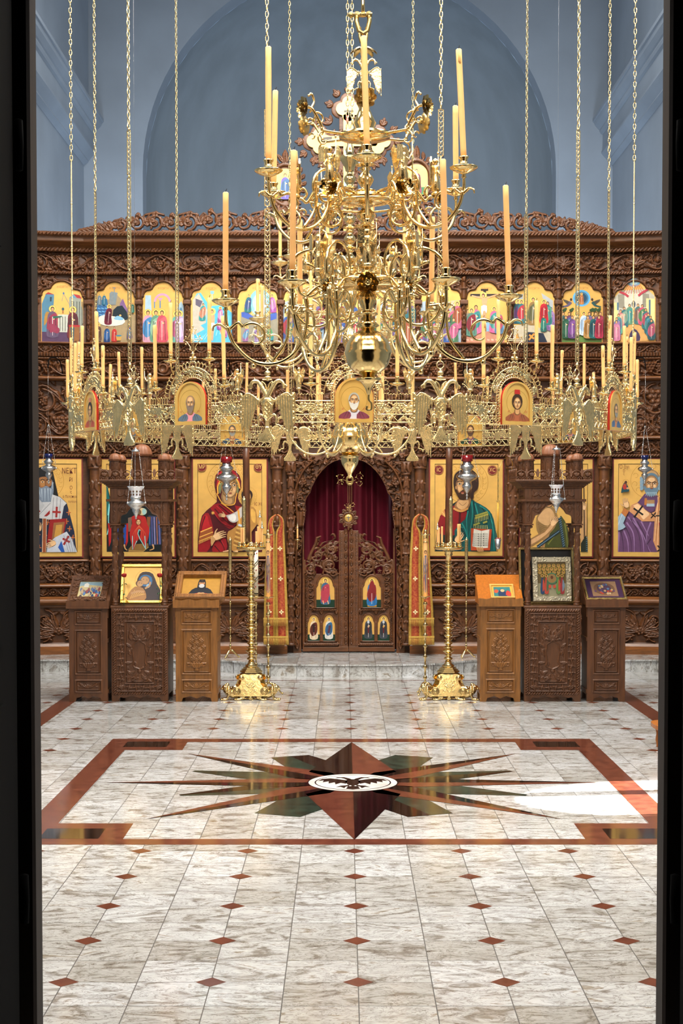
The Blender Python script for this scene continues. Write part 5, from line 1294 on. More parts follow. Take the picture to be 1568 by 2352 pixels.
def scene_anast(p):
    p.zoom(1040, 630, 6.272)
    p.poly([(865, 330), (1010, 280), (1010, 400), (940, 640), (865, 700)], '#98a0a8'); p.poly([(1270, 270), (1440, 380), (1440, 560), (1330, 480)], '#a8acb0')
    p.poly([(865, 740), (1010, 720), (1180, 720), (1300, 820), (1440, 790), (1440, 985), (865, 985)], '#b8ac94'); p.poly([(1060, 830), (1300, 850), (1360, 985), (1040, 985)], '#1c2438'); crosspat(p, 1130, 900, 45, '#c98c3c', .7, .3); crosspat(p, 910, 900, 40, '#c98c3c', .5, .3)
    fig(p, 1140, 720, 390, '#8c6c3c', '#5c5c3c', lean=.1)
    for x, c, m in ((890, '#2c4c5c', '#3c6c6c'), (935, '#1f4c54', '#4c2c5c'), (985, '#2c6c74', '#b03038')): fig(p, x, 700, 330, c, m, x > 900)
    for x, y, c, m in ((1405, 800, '#7c5c8c', '#9c7cac'), (1360, 720, '#2c6c6c', '#4c8c7c'), (1305, 700, '#b8202c', '#a01824'), (1300, 820, '#1f5c54', '#2c7c6c')): fig(p, x, y, 330 if x != 1300 else 230, c, m, x == 1305)
def scene_ascen(p):
    p.zoom(1280, 630, 6.272)
    p.poly([(60, 860), (635, 860), (635, 985), (60, 985)], '#5c7c3c'); p.ell(345, 345, 128, 120, '#5ca4d0'); p.ell(345, 345, 100, 94, '#3c6c8c'); p.ell(345, 345, 76, 72, '#274458')
    fig(p, 345, 430, 160, '#c07c3c', '#a86434')
    for s_ in (-1, 1):
        p.poly([(345+s_*160, 400), (345+s_*270, 360), (345+s_*210, 430)], '#4c4438', 2); p.poly([(345+s_*130, 380), (345+s_*180, 260), (345+s_*150, 330)], '#4c4438', 2); p.line([(345+s_*155, 400), (345+s_*200, 450), (345+s_*280, 470)], 44, '#5c5470' if s_ < 0 else '#244c4c', 3, 14); p.ell(345+s_*152, 365, 16, 20, '#3a2618')
    for x in (90, 190, 480, 520, 580): p.line([(x, 600), (x+5, 520)], 8, '#4a3420'); p.ell(x+5, 520, 28, 22, '#2c4424'); p.ell(x+25, 500, 20, 16, '#34502c')
    for x, c, m in ((80, '#3c5c5c', '#2c4444'), (165, '#6c3c5c', '#4c5c8c'), (270, '#d8c49c', '#c09c5c'), (375, '#c0d0d8', '#9cb4cc'), (455, '#5c6c84', '#7c5c84'), (545, '#8c6c4c', '#6c4c6c'), (610, '#8c2c44', '#a03c50')): fig(p, x, 870, 330, c, m, x in (270, 375))
    for x, c, m in ((115, '#1f4c34', '#2c5c44'), (205, '#5c3c6c', '#7c4c8c'), (430, '#b08448', '#94682c'), (510, '#1f5c5c', '#14444c'), (590, '#a02c44', '#8c2038')): fig(p, x, 915, 320, c, m, False)
def scene_pente(p):
    p.zoom(1280, 630, 6.272)
    p.poly([(800, 340), (870, 240), (1300, 225), (1380, 330), (1380, 965), (800, 965)], '#b8b2a0'); p.poly([(960, 280), (1220, 280), (1220, 560), (960, 560)], '#d0c8b4'); p.poly([(860, 300), (950, 290), (950, 500), (870, 480)], '#8c8674'); p.poly([(1210, 290), (1300, 300), (1310, 500), (1210, 480)], '#8c8674')
    p.poly([(800, 410), (860, 410), (860, 900), (800, 900)], '#f0d890'); p.poly([(1260, 360), (1380, 370), (1380, 700), (1260, 560)], '#f0d890'); p.line([(860, 410), (860, 520)], 26, '#4c6c84'); p.line([(1310, 380), (1310, 600)], 26, '#4c6c84'); p.ell(1083, 440, 28, 50, '#44505c')
    p.ell(1085, 130, 90, 60, '#6ca0b8'); p.ell(1085, 120, 60, 40, '#a8c4cc')
    for k in range(9): p.line([(1010+k*20, 160), (930+k*40, 290)], 6, '#c03c30')
    p.line([(865, 250), (960, 290), (1010, 330)], 30, '#b03040', 3); p.line([(1290, 230), (1200, 280), (1150, 320)], 30, '#b03040', 3)
    p.poly([(930, 700), (1080, 480), (1240, 700), (1300, 965), (870, 965)], '#cf9c58', 2); p.poly([(1030, 965), (1030, 860), (1090, 790), (1160, 860), (1170, 965)], '#3c2c4c', 2); fig(p, 1095, 960, 140, '#c0784c', '#d8b8a0', False)
    for x, y, c, m in ((1025, 720, '#5c8c6c', '#3f8c84'), (1145, 720, '#3c6c6c', '#7c5c4c'), (950, 760, '#2c6c74', '#7c9c84'), (1205, 730, '#c84c6c', '#4c7c4c'), (900, 800, '#c86c74', '#d8a890'), (1255, 790, '#2c6c6c', '#b04858'), (870, 860, '#5c9c84', '#4c7c8c'), (1290, 860, '#1f5c64', '#4c8c8c'), (845, 910, '#5c6c9c', '#8c6c9c'), (1320, 900, '#2c6c84', '#1f5c5c'), (840, 955, '#b86c8c', '#c87c94'), (1335, 950, '#1f4c54', '#a84c64')): fig(p, x, y, 290, c, m, False)
def scene_generic(seed):
    def f(p):
        rs = random.Random(seed); c = FEAST[seed]
        p.zoom(c-47, 649, 1)
        p.poly([(0, 60), (30, 45), (60, 62), (94, 50), (94, 138), (0, 138)], rs.choice(('#8c9cac', '#a8986c', '#7c94a8')))
        p.poly([(2, 45), (22, 40), (24, 100), (2, 110)], '#9cacb8'); p.poly([(70, 42), (92, 40), (92, 100), (72, 100)], '#c0a890')
        for k in range(9): x = 10+k*9.3; fig(p, x, 128-(k % 3)*12, 60, rs.choice(FCOL), rs.choice(FCOL), k % 2 == 0)
        for k in range(5): x = 16+k*15; fig(p, x, 136, 55, rs.choice(FCOL), rs.choice(FCOL), k % 2 == 1)
    return f
FDEF = {0: ('a winged figure greeting a seated woman in crimson', scene_annun), 1: ('a reclining crimson figure in a rocky cave', scene_nativ), 2: ('figures before a pink arch', scene_temple),
        3: ('a figure standing in a blue river', scene_bapt), 4: ('a white figure in a blue oval above a mountain', scene_transf), 5: ('robed figures, just right of the blue oval icon', scene_generic(5)),
        6: ('robed figures, behind the chandelier column', scene_generic(6)), 7: ('robed figures, right of the chandelier column', scene_generic(7)), 8: ('robed figures, just left of the dark cross icon', scene_generic(8)),
        9: ('a figure on a dark cross', scene_cruc), 10: ('an ochre robed figure among crowds on rocks', scene_anast), 11: ('a blue disc above a crowd on grass', scene_ascen), 12: ('seated figures under red rays', scene_pente)}
for i, cxp in enumerate(FEAST):
    desc, fn = FDEF[i]
    yt = 647 if i in (0, 12) else 649
    c = at(cxp, 718, YI); off = max(abs(c.x-CX)-BX, 0)*.2; sg = 1 if c.x > CX else -1
    ang = -sg*math.atan(.2) if off > 0 else 0
    t = thing('feast_icon', 'trefoil topped gold feast icon of '+desc, 'icon', (c.x, YI-off-.0015, c.z), (0, 0, ang), 'feast icons in the upper tier')
    fx = lambda x, y, c=c: (at(x, y, YI).x-c.x, at(x, y, YI).z-c.z)
    out = [fx(x, y) for x, y in trefoil(cxp, FW, yt, 787)]
    mb = MB(); mb.prism(out, -.0001, .001); mb.build('board', GOLD, t)
    p = Paint(fx); p.zoom(0, 0, 1)
    fn(p)
    p.q = (0, 0, 1); p.text('Η ΕΟΡΤΗ', cxp, yt+14, 7, '#a8642c', .8)
    # keep the painted scene inside the trefoil outline
    xs0, xs1 = out[0][0], out[-1][0]; zb, zt = out[0][1], max(q[1] for q in out)
    k0 = lx(FEAST[i]-47, 718)
    for j, v in enumerate(p.mb.v):
        x, y, z = v; x = min(max(x, xs0), xs1); z = max(z, zb)
        zz = z-fx(0, yt+34)[1]
        if zz > 0 and abs(x) > .115:
            lim = .115+(xs1-.115)*max(0, 1-zz/.07); x = math.copysign(min(abs(x), lim), x)
        p.mb.v[j] = (x, y, z)
    p.build('painting', t, (0, -.0004, 0))

# ---- small icons on the royal doors and their medallion
def door_scene(kind):
    def f(p, cx, yt, yb):
        k = (yb-yt)
        p.poly([(cx-w2, yb), (cx-w2, yb-k*.27), (cx+w2, yb-k*.27), (cx+w2, yb)], '#0f3322')
    return f
DI = [(0, 747, 42, 1324, 1396, 'gabriel'), (0, 720, 28, 1413, 1473, 'monk1'), (0, 755, 28, 1413, 1473, 'monk2'), (1, 747, 42, 1324, 1396, 'woman'), (1, 755, 28, 1413, 1473, 'dark1'), (1, 720, 28, 1413, 1473, 'dark2')]
for side, a, w, yt, yb, kind in DI:
    f = (lambda x: x) if side == 0 else (lambda x: 1601-x)
    D0, ox = LEAF_L if side == 0 else LEAF_R
    cx = f(a); fx = lambda x, y: (lx(x)-ox, lz(y))
    mb = MB(); out = [fx(x, y) for x, y in archpts(cx, w, yt, yb)]; mb.prism(out, -.0101, -.008)
    b = mb.build('door_icon', GOLD, D0); 
    p = Paint(fx, .0002); p.zoom(0, 0, 1); h = yb-yt
    p.poly([(cx-w/2, yb), (cx-w/2, yb-h*.25), (cx+w/2, yb-h*.25), (cx+w/2, yb)], '#0d3020')
    if kind == 'gabriel':
        p.poly([(cx-12, yt+16), (cx-5, yt+22), (cx-8, yt+40), (cx-11, yt+34)], '#8a7a34', 2); p.line([(cx+9, yt+12), (cx+9, yt+45)], .7, '#8a5a2c')
        fig(p, cx, yb-9, 58, '#3a5c7c', '#a83848'); p.poly([(cx-9, yb-12), (cx-8, yb-34), (cx+4, yb-48), (cx+7, yb-30), (cx+5, yb-14)], '#a83848', 2)
        for q in (-6, 5): p.line([(cx+q, yb-16), (cx+q+2, yb-8)], 2, SKL)
    elif kind == 'woman':
        p.poly([(cx-10, yb-33), (cx+11, yb-33), (cx+11, yb-2), (cx-10, yb-2)], '#c98c34'); fig(p, cx, yb-6, 60, '#2468a0', '#7c1f22'); p.poly([(cx-7, yb-34), (cx-4, yb-58), (cx+4, yb-60), (cx+8, yb-36), (cx+4, yb-34)], '#7c1f22', 2)
    elif kind == 'monk1': fig(p, cx, yb-5, 49, '#d8c4a4', '#5a2418', hair='#6c7480'); p.poly([(cx-3, yt+22), (cx+3, yt+22), (cx+2, yt+40), (cx-2, yt+40)], '#2a1612')
    elif kind == 'monk2': fig(p, cx, yb-6, 48, '#cfccc4', '#2c5c84', hair='#2c5c84'); p.line([(cx+2, yt+24), (cx-1, yt+42)], 5, '#4c2c3c')
    else: fig(p, cx, yb-7, 48, '#3a4048', '#2a2e34', hair='#14161a'); p.ell(cx, yt+16, 2.6, 4.2, '#b4b8be'); p.line([(cx, yt+26), (cx, yt+42)], 3, '#5c1a1c'); p.ell(cx, yt+27, 1.8, 2.4, '#c8943c' if kind == 'dark2' else '#c9a27c')
    p.build('painting', b, (0, -.0103, 0))
mb = MB(); mb.lathe([(0, -.004), (.036, -.004), (.040, 0), (.036, .006), (.02, .012), (0, .014)], 24)
for i, v in enumerate(mb.v): mb.v[i] = (v[0], -v[2]-.022, v[1])
g = mb.build('gold_disc', GOLDF, MED)
p = Paint(lambda x, y: (x, -y), .0003); p.zoom(0, 0, 1); p.poly([(-.003, -.024), (.003, -.024), (.004, .025), (-.004, .025)], '#2c4c5c'); p.line([(-.02, -.012), (0, -.004), (.02, -.012)], .006, '#2c4c5c', 3); p.ell(0, -.024, .005, .006, '#4a3020'); p.build('painting', g, (0, -.0365, 0))
# ------------------------------------------------------------------ brass ring chandelier
RCX, RCY, RCZ = .045, 9.07, 2.0
RV = 1.60; W1, W2 = .575, .262
A1 = RV*math.cos(D(10.35)); A2 = RV*math.cos(D(4.65))
RING = thing('ring_chandelier', 'wide openwork brass ring chandelier of arched icon panels and double-headed eagles', 'chandelier', (RCX, RCY, RCZ))
def panel_relief():
    R = Relief(W1, .345, .0017, z0=0)
    h = .006; L = -W1/2; Rr = W1/2
    for s_ in (-1, 1): R.fill(*sorted((s_*.115, s_*.28)), .046, .100, .017, h*.8, 5+s_)
    R.fill(-.13, .13, .15, .28, .017, h*.8, 9); rr_ = np.hypot(R.X[None, :], R.Z[:, None]-.14); R.H = np.where((R.Z[:, None] > .145) & ((rr_ > .14) | (rr_ < .109)), 0, R.H)
    for z in (.003, .040, .104): R.seg((L, z), (Rr, z), .0032, .0032, h)
    for x in (L+.004, Rr-.004): R.seg((x, 0), (x, .142), .005, .005, h*1.3)
    n = 22
    for i in range(n):                                    # running scroll of the lower band
        x = L+W1*(i+.5)/n; s_ = 1 if i % 2 else -1
        R.seg((x-.013, .021-s_*.013), (x+.013, .021+s_*.013), .0022, .0022, h); R.dot(x, .021-s_*.009, .0042, h)
    for s_ in (-1, 1):                                    # vine, grapes and bird-like leaves
        R.stroke([(s_*(.09+.19*t/12), .072+.022*math.sin(t*PI/3)) for t in range(13)], .0030, .0024, h)
        R.spiral(s_*.165, .075, .022, 0, 1.3, .0026, h, dr=s_, rose=False); R.grapes(s_*.125, .088, .022, h*1.1); R.grapes(s_*.215, .090, .024, h*1.1)
        for a in (0, .7, 1.5, 2.3, 3.2, 4.4, 5.3): R.leaf(s_*.205, .068, a, .035, .012, h, .4)
        for a in (.4, 1.3, 2.6, 3.8): R.leaf(s_*.255, .07, a, .032, .013, h, -.4)
        for k in range(9):                                # little arcade on top
            x = s_*(.155+.0145*k); R.seg((x, .106), (x, .132), .0016, .0016, h); R.stroke([(x+.00725*(1-math.cos(PI*q/5)), .130+.008*math.sin(PI*q/5)) for q in range(6)], .0018, .0018, h)
            R.seg((x+.007, .139), (x+.007, .147), .0015, .0008, h)
        R.seg((s_*.093, 0), (s_*.093, .14), .0035, .0035, h); R.seg((s_*.110, 0), (s_*.110, .14), .0030, .0030, h)
        for k in range(11):
            z = .01+k*.0125; R.seg((s_*.094, z), (s_*.108, z+.011), .0016, .0016, h); R.seg((s_*.108, z), (s_*.094, z+.011), .0016, .0016, h)
    cz = .140
    def arcs(r, w, a0=0, a1=PI): R.stroke([(r*math.cos(a0+(a1-a0)*i/30), cz+r*math.sin(a0+(a1-a0)*i/30)) for i in range(31)], w, w, h*1.1)
    arcs(.093, .0032); arcs(.108, .0028); arcs(.142, .0034)
    for k in range(24):
        a = PI*(k+.5)/24; c, s2 = math.cos(a), math.sin(a); R.seg((.095*c, cz+.095*s2), (.107*math.cos(a+.06), cz+.107*math.sin(a+.06)), .0016, .0016, h); R.dot(.1005*c, cz+.1005*s2, .0028, h)
    for k in range(25):                                   # outer rays with rounded heads
        a = PI*k/24; a2 = a+PI/24
        R.seg((.144*math.cos(a), cz+.144*math.sin(a)), (.164*math.cos(a), cz+.164*math.sin(a)), .0018, .0016, h)
        if k < 24: R.stroke([((.162+.008*math.sin(PI*q/4))*math.cos(a+(a2-a)*q/4), cz+(.162+.008*math.sin(PI*q/4))*math.sin(a+(a2-a)*q/4)) for q in range(5)], .0019, .0019, h)
        R.dot(.172*math.cos((a+a2)/2), cz+.172*math.sin((a+a2)/2), .0028, h)
    for s_ in (-1, 1):                                    # grapes and scrolls between the arches
        for a in (.35, .95): R.grapes(s_*.125*math.cos(a), cz+.128*math.sin(a), .020, h*1.1)
        for a in (.15, .62, .75, 1.15, 1.3): R.leaf(s_*.122*math.cos(a), cz+.122*math.sin(a), PI/2+s_*(a-.2), .030, .012, h, .8*s_)
        R.spiral(s_*.03, cz+.126, .012, 0, 1.2, .0022, h, dr=s_, rose=False)
    for k in range(7): a = PI*k/6; R.seg((0, .268), (.017*math.cos(a), .268+.024*math.sin(a)), .0018, .0018, h)
    R.stroke([(.022*math.cos(2*PI*i/16), .278+.034*math.sin(2*PI*i/16)) for i in range(17)], .0028, .0028, h)
    return R
PR = panel_relief()
g0 = PR.mesh('grille_panel', BRASSP, pierce=True, back=.003, thr=.0003, parent=RING, fn=lambda V: V+np.array([0, -A1, 0]))
for k in range(1, 12):
    o = g0.copy(); link(o, RING); o.rotation_euler = (0, 0, D(30*k))
# eagle plates
def eagle_relief(scale=1.0):
    R = Relief(W2*scale, .335*scale, .0016*scale if scale > .6 else .0014, z0=-.095*scale)
    h = .009*scale; q = scale
    def st(pts, r0, r1=None, hh=h, mid=None): R.stroke([(p[0]*q, p[1]*q) for p in pts], r0*q, (r0 if r1 is None else r1)*q, hh, mid=mid)
    cm = lambda pts, n=6: [(v.x, v.y) for v in catmull([(a, b, 0) for a, b in pts], n)]
    R.poly([(x*q, z*q) for x, z in cm([(-.018, .12), (-.028, .09), (-.024, .05), (-.010, 0), (-.018, -.04), (-.042, -.075), (-.035, -.088), (0, -.093), (.035, -.088), (.042, -.075), (.018, -.04), (.010, 0), (.024, .05), (.028, .09), (.018, .12), (0, .135)])], h*.7)
    for k in range(9):
        t = (k-4)/4; st([(t*.006, -.02), (t*.036, -.086)], .003, .0055, h)
    st(cm([(0, .10), (-.003, .02)]), .026, .010, h*1.5); R.poly([(x*q, z*q) for x, z in cm([(0, .105), (.022, .08), (.018, .04), (0, .01), (-.018, .04), (-.022, .08)])], h*.5, 'set')
    st(cm([(0, .108), (.022, .085), (.018, .045), (0, .012), (-.018, .045), (-.022, .085), (0, .108)]), .0035, None, h*1.5)
    for k in range(4): st([(0, .02+.02*k), (.010, .034+.02*k)], .0022, None, h*1.2); st([(0, .02+.02*k), (-.010, .034+.02*k)], .0022, None, h*1.2)
    for s_ in (-1, 1):
        st(cm([(s_*.004, .13), (s_*.022, .165), (s_*.045, .196), (s_*.068, .200), (s_*.080, .188), (s_*.083, .170)]), .012, .007, h*1.3)
        st([(s_*.078, .190), (s_*.098, .176), (s_*.094, .166)], .005, .002, h); st([(s_*.060, .204), (s_*.064, .218)], .004, .002, h)
        R.poly([(s_*x*q, z*q) for x, z in cm([(.010, .135), (.040, .112), (.070, .132), (.100, .142), (.122, .125), (.124, .05), (.118, -.02), (.108, -.055), (.100, -.03), (.092, -.045), (.086, .0), (.074, .02), (.060, .07), (.040, .098), (.020, .10)])], h*.5)
        for k in range(8): x = .030+.0125*k; st([(s_*x, .112+.02*math.sin(k/7*PI*.8)), (s_*(x+.008*k/7), .06-.018*k if k > 3 else .09-.012*k)], .0045, .0032, h*.8)
        st(cm([(s_*.012, .128), (s_*.040, .110), (s_*.070, .132), (s_*.100, .143), (s_*.120, .128)]), .004, None, h*1.2)
        st(cm([(s_*.014, .03), (s_*.036, .040), (s_*.046, .020), (s_*.044, -.005), (s_*.060, -.010), (s_*.072, -.02)]), .007, .003, h)
        for a in (0, .7, 1.4): st([(s_*.066, -.015), (s_*(.066+.018*math.cos(a-1.2)), -.015+.018*math.sin(a-1.4))], .003, .0015, h)
        st([(s_*.126, -.03), (s_*.126, .13)], .005, None, h)
        st(cm([(0, .15), (s_*.010, .185), (s_*.026, .198), (s_*.022, .182)]), .0035, None, h)
    st([(-.022, .208), (.022, .208)], .0035, None, h*1.2)
    return R
ER = eagle_relief()
e0 = ER.mesh('eagle_plate', BRASSP, pierce=True, back=.004, thr=.0003, parent=RING, fn=lambda V: V+np.array([0, -A2-.004, 0]))
e0.rotation_euler = (0, 0, D(15))
for k in range(1, 12):
    o = e0.copy(); link(o, RING); o.rotation_euler = (0, 0, D(15+30*k))
# hinges at the seams
mb = MB()
for (z0, z1, r) in ((0, .03, .006), (.031, .06, .0075), (.061, .09, .006), (.091, .12, .0075), (.121, .145, .006)):
    mb.lathe([(0, z0), (r, z0), (r, z1), (0, z1)], 10, (0, 0, 0))
for i, v in enumerate(mb.v): mb.v[i] = (v[0]+RV*math.sin(D(10.35)), v[1]-RV*math.cos(D(10.35))-.004, v[2])
h0 = mb.build('hinge', BRASS, RING)
mbl = MB()
h1 = None
for k in range(12):
    for s_ in (0, 1):
        if k == 0 and s_ == 0: continue
        o = h0.copy(); link(o, RING); o.rotation_euler = (0, 0, D(30*k-(20.7 if s_ else 0)))
# knob, ring and hanger above each eagle; openwork hanger bars; chains
mb = MB(); y = -A2
mb.lathe([(0, .20), (.012, .205), (.006, .212), (.018, .216), (.018, .221), (.006, .224), (.014, .232), (.016, .240), (.012, .248), (.005, .252), (.003, .262), (0, .263)], 12, (0, y, 0))
mb.tube(torus_pts((0, y, .278), .018, 18), .0028, 6, closed=True)
mb.tube([(0, y, .295), (0, y, .33)], .005, 8); mb.ball((0, y, .315), .009, 8, 6)
bz, bl, bw2 = .33, .234, .012
for s5 in range(5):
    z0 = bz+s5*bl; z1 = z0+bl-.012
    for s_ in (-1, 1): mb.box(s_*bw2-.0022, s_*bw2+.0022, y-.002, y+.002, z0, z1)
    for z in (z0, z1-.004): mb.box(-bw2, bw2, y-.002, y+.002, z, z+.004)
    for q in range(9):
        za = z0+.006+q*(bl-.024)/9; zb = za+(bl-.024)/9
        for (xa, xb) in ((-1, 1), (1, -1)): mb.tube([(xa*bw2*.9, y, za), (xb*bw2*.25, y, (za+zb)/2), (xa*bw2*.9, y, zb)], .0014, 4)
    mb.tube([(0, y, z1), (0, y, z1+.012)], .004, 6); mb.ball((0, y, z1+.006), .006, 8, 5)
hb0 = mb.build('hanger_bar', BRASSP, RING); hb0.rotation_euler = (0, 0, D(15))
def chain_mesh(z0, z1, pitch, lw, wire, c=(0, 0)):
    mb = MB(); n = int((z1-z0)/pitch)+1; hl = (pitch+2*wire)/2*1.06
    for i in range(n):
        z = z0+pitch*(i+.5); pts = []
        for k in range(10):
            a = 2*PI*k/10; x = (lw/2-wire)*math.cos(a); zz = (hl-wire)*(abs(math.sin(a))**.7)*(1 if math.sin(a) > 0 else -1)
            pts.append((c[0]+(x if i % 2 else 0), c[1]+(0 if i % 2 else x), z+zz))
        mb.tube(pts, wire, 5, closed=True)
    return mb
cz0 = bz+5*bl-.008
mb = chain_mesh(cz0, CEIL-RCZ, .0285, .020, .0028, (0, y)); ch0 = mb.build('chain', BRASSP, RING); ch0.rotation_euler = (0, 0, D(15))
for k in range(1, 12):
    for src in (hb0, ch0):
        o = src.copy(); link(o, RING); o.rotation_euler = (0, 0, D(15+30*k))
# finial cross over each icon
mb = MB(); y = -A1
for s_ in (-1, 1): mb.ball((s_*.011, y, .326), .010, 10, 6)
mb.lathe([(0, .332), (.006, .335), (.004, .345), (.014, .349), (.004, .353), (.003, .36), (0, .361)], 10, (0, y, 0))
CZ = .415
for s_ in (-1, 1):
    mb.tube([(s_*.005, y, .355), (s_*.005, y, CZ+.035)], .0018, 6); mb.tube([(-.04, y, CZ+s_*.004), (.04, y, CZ+s_*.004)], .0018, 6)
    mb.tube([(s_*.005, y, .362), (s_*.015, y, .368), (s_*.017, y, .385), (s_*.028, y, .398), (s_*.040, y, CZ-.004), (s_*.054, y, CZ), (s_*.040, y, CZ+.014), (s_*.030, y, CZ+.010), (s_*.020, y, CZ+.026), (s_*.012, y, CZ+.038), (s_*.017, y, CZ+.048), (0, y, CZ+.062)], .0022, 6)
    for p_ in ((.017, .37), (.054, CZ), (.042, CZ+.018), (.042, CZ-.018), (.018, CZ+.05)): mb.ball((s_*p_[0], y, p_[1]), .0045, 7, 5)
mb.ball((0, y, CZ+.066), .0055, 7, 5)
c0 = mb.build('finial_cross', BRASSP, RING)
for k in range(1, 12): o = c0.copy(); link(o, RING); o.rotation_euler = (0, 0, D(30*k))
# candle cups on little brackets
def cup_prof(r): return [(0, -.022), (.005, -.02), (.004, -.008), (.014, -.004), (r*.75, -.001), (r, .006), (r-.002, .008), (r*.6, .003), (.010, .004), (.008, .012), (.0125, .016), (.0095, .022), (.0105, .034), (.013, .036), (.013, .039), (.0100, .039), (.0098, .030), (0, .030)]
CUPS = [(-.115, .311, .025), (.115, .311, .025), (-.205, .178, .03), (.205, .178, .03)]
for ci, (cx, cz_, cyo) in enumerate(CUPS):
    mb = MB(); mb.lathe(cup_prof(.038), 18, (cx, -A1-cyo, cz_))
    zz = .25 if ci < 2 else .12
    mb.tube(catmull([(cx, -A1-cyo, cz_-.018), (cx, -A1-cyo+.006, cz_-.035), (cx*.97, -A1-.006, zz)], 4), .0035, 6)
    mb.tube(catmull([(cx, -A1-cyo, cz_-.02), (cx+.012, -A1-cyo, cz_-.030), (cx+.018, -A1-cyo, cz_-.018)], 4), .0022, 5)
    o0 = mb.build('candle_cup', BRASS, RING)
    for k in range(1, 12): o = o0.copy(); link(o, RING); o.rotation_euler = (0, 0, D(30*k))
# little angels with staffs
def angel(mb, x, y, z, h, s_=1, rs=None):
    k = h/.12
    mb.lathe([(0, 0), (.016*k, .002*k), (.014*k, .008*k), (.010*k, .012*k), (.016*k, .016*k), (.012*k, .05*k), (.008*k, .062*k), (.012*k, .08*k), (.010*k, .088*k), (.003*k, .092*k)], 10, (x, y, z), flute=7, fl_amt=.15)
    mb.ball((x, y, z+.101*k), .0095*k, 9, 7)
    for w in (-1, 1):
        mb.add([(x+w*.004*k, y+.008*k, z+.085*k), (x+w*.020*k, y+.012*k, z+.112*k), (x+w*.030*k, y+.012*k, z+.095*k), (x+w*.024*k, y+.012*k, z+.06*k), (x+w*.016*k, y+.012*k, z+.035*k), (x+w*.006*k, y+.010*k, z+.06*k),
                (x+w*.004*k, y+.012*k, z+.085*k), (x+w*.020*k, y+.017*k, z+.112*k), (x+w*.030*k, y+.017*k, z+.095*k), (x+w*.024*k, y+.017*k, z+.06*k), (x+w*.016*k, y+.017*k, z+.035*k), (x+w*.006*k, y+.014*k, z+.06*k)],
               [(0, 1, 2, 3, 4, 5), (11, 10, 9, 8, 7, 6)]+[(i, i+6, (i+1) % 6+6, (i+1) % 6) for i in range(6)])
    mb.tube([(x, y, z+.082*k), (x+s_*.016*k, y-.008*k, z+.07*k), (x+s_*.026*k, y-.010*k, z+.09*k)], [.004*k, .0035*k, .003*k], 6)
    mb.tube([(x, y, z+.082*k), (x-s_*.012*k, y-.012*k, z+.06*k), (x-s_*.004*k, y-.016*k, z+.05*k)], [.004*k, .0035*k, .003*k], 6)
    mb.tube([(x+s_*.026*k, y-.010*k, z+.01*k), (x+s_*.027*k, y-.010*k, z+.13*k)], .0016*k, 5); mb.ball((x+s_*.027*k, y-.01*k, z+.132*k), .004*k, 6, 5)
for s_ in (-1, 1):
    mb = MB(); angel(mb, s_*.262, -A1, .158, .115, s_); mb.tube([(s_*.262, -A1, .14), (s_*.262, -A1, .16)], .005, 6)
    a0 = mb.build('angel_figure', BRASSP, RING)
    for k in range(1, 12): o = a0.copy(); link(o, RING); o.rotation_euler = (0, 0, D(30*k))
# arched icons, painted on both faces
REDE = mat('vermilion_edge', '#b3261a', rough=.4)
BUST = [ # robe, mantle, hair, beard, bald, beard length, hat
 ('#c9c4cc', '#7c3a4a', '#a8a698', '#cfcbc0', False, 1.0, None, .5), ('#a05c3c', '#8c5034', '#3c2a1c', None, False, 0, '#a82c24', 0), ('#b87c54', '#4c6a8c', '#5c5a54', '#8c8a80', False, .4, None, -.4),
 ('#8c6a4c', '#5c4a3a', '#6a6458', '#9a968a', False, 1.3, None, .3), ('#7c4c6c', '#2c5c4c', '#4c3424', '#5c4434', False, .5, None, 0), ('#b05c5c', '#3c5c7c', '#8c8c84', '#b4b2a8', True, .8, None, 0),
 ('#5c7c9c', '#a04c3c', '#3c2a1c', None, False, 0, None, .3), ('#4c6a8c', '#b0743c', '#7c7a70', '#9c9a90', False, .5, None, -.3), ('#8c5c8c', '#5c4c7c', '#6c6c64', '#8c8c84', True, .8, None, 0),
 ('#a87c4c', '#7c5c4c', '#8c8c84', '#b4b2a8', False, .9, None, .3), ('#a06c3c', '#b0503c', '#33241a', None, False, 0, '#c07c5c', -.3), ('#d88c94', '#5a6c7c', '#8c7c6c', '#7c6c60', True, 1.3, None, 0)]
def arch_out(w, h, n=14):
    r = w/2; return [(-r, 0), (-r, h-r)]+[(r*math.cos(PI-PI*i/n), h-r+r*math.sin(PI-PI*i/n)) for i in range(1, n)]+[(r, h-r), (r, 0)]
def bust(p, spec, flip=1):
    robe, man, hair, beard, bald, bl, hat, look = spec; p.zoom(0, 0, 1)
    p.ring(0, -105, 62, 1.6, GOLDD)
    p.poly([(-72, -18), (-64, -36), (-30, -52), (-14, -62), (14, -62), (30, -52), (64, -36), (72, -18)], robe, 2)
    p.poly([(-72, -18), (-66, -36), (-34, -52), (-16, -44), (-20, -18)], man, 2); p.poly([(12, -18), (26, -52), (62, -38), (72, -18)], man, 2)
    for k in (-50, -34, 34, 50): p.line([(k*.7, -48), (k, -20)], 2.2, '#3a2a24', 0, 1)
    p.poly([(-13, -78), (13, -78), (17, -54), (0, -46), (-17, -54)], SKD, 2); p.poly([(-9, -78), (10, -78), (12, -56), (0, -50), (-11, -56)], SK, 2)
    if not beard: p.ell(0, -112, 32, 38, hair)
    if hat: p.poly([(-17, -148), (-15, -170), (15, -170), (18, -148)], hat)
    face(p, 0, -104, 21, 29, hair, beard, look, bl, bald=bald)
    for s_ in (-1, 1): p.text('ΑΓ' if s_ < 0 else 'ΙΟC', s_*52, -62, 13, '#b0442c', .8)
IW, IH = .182, .212
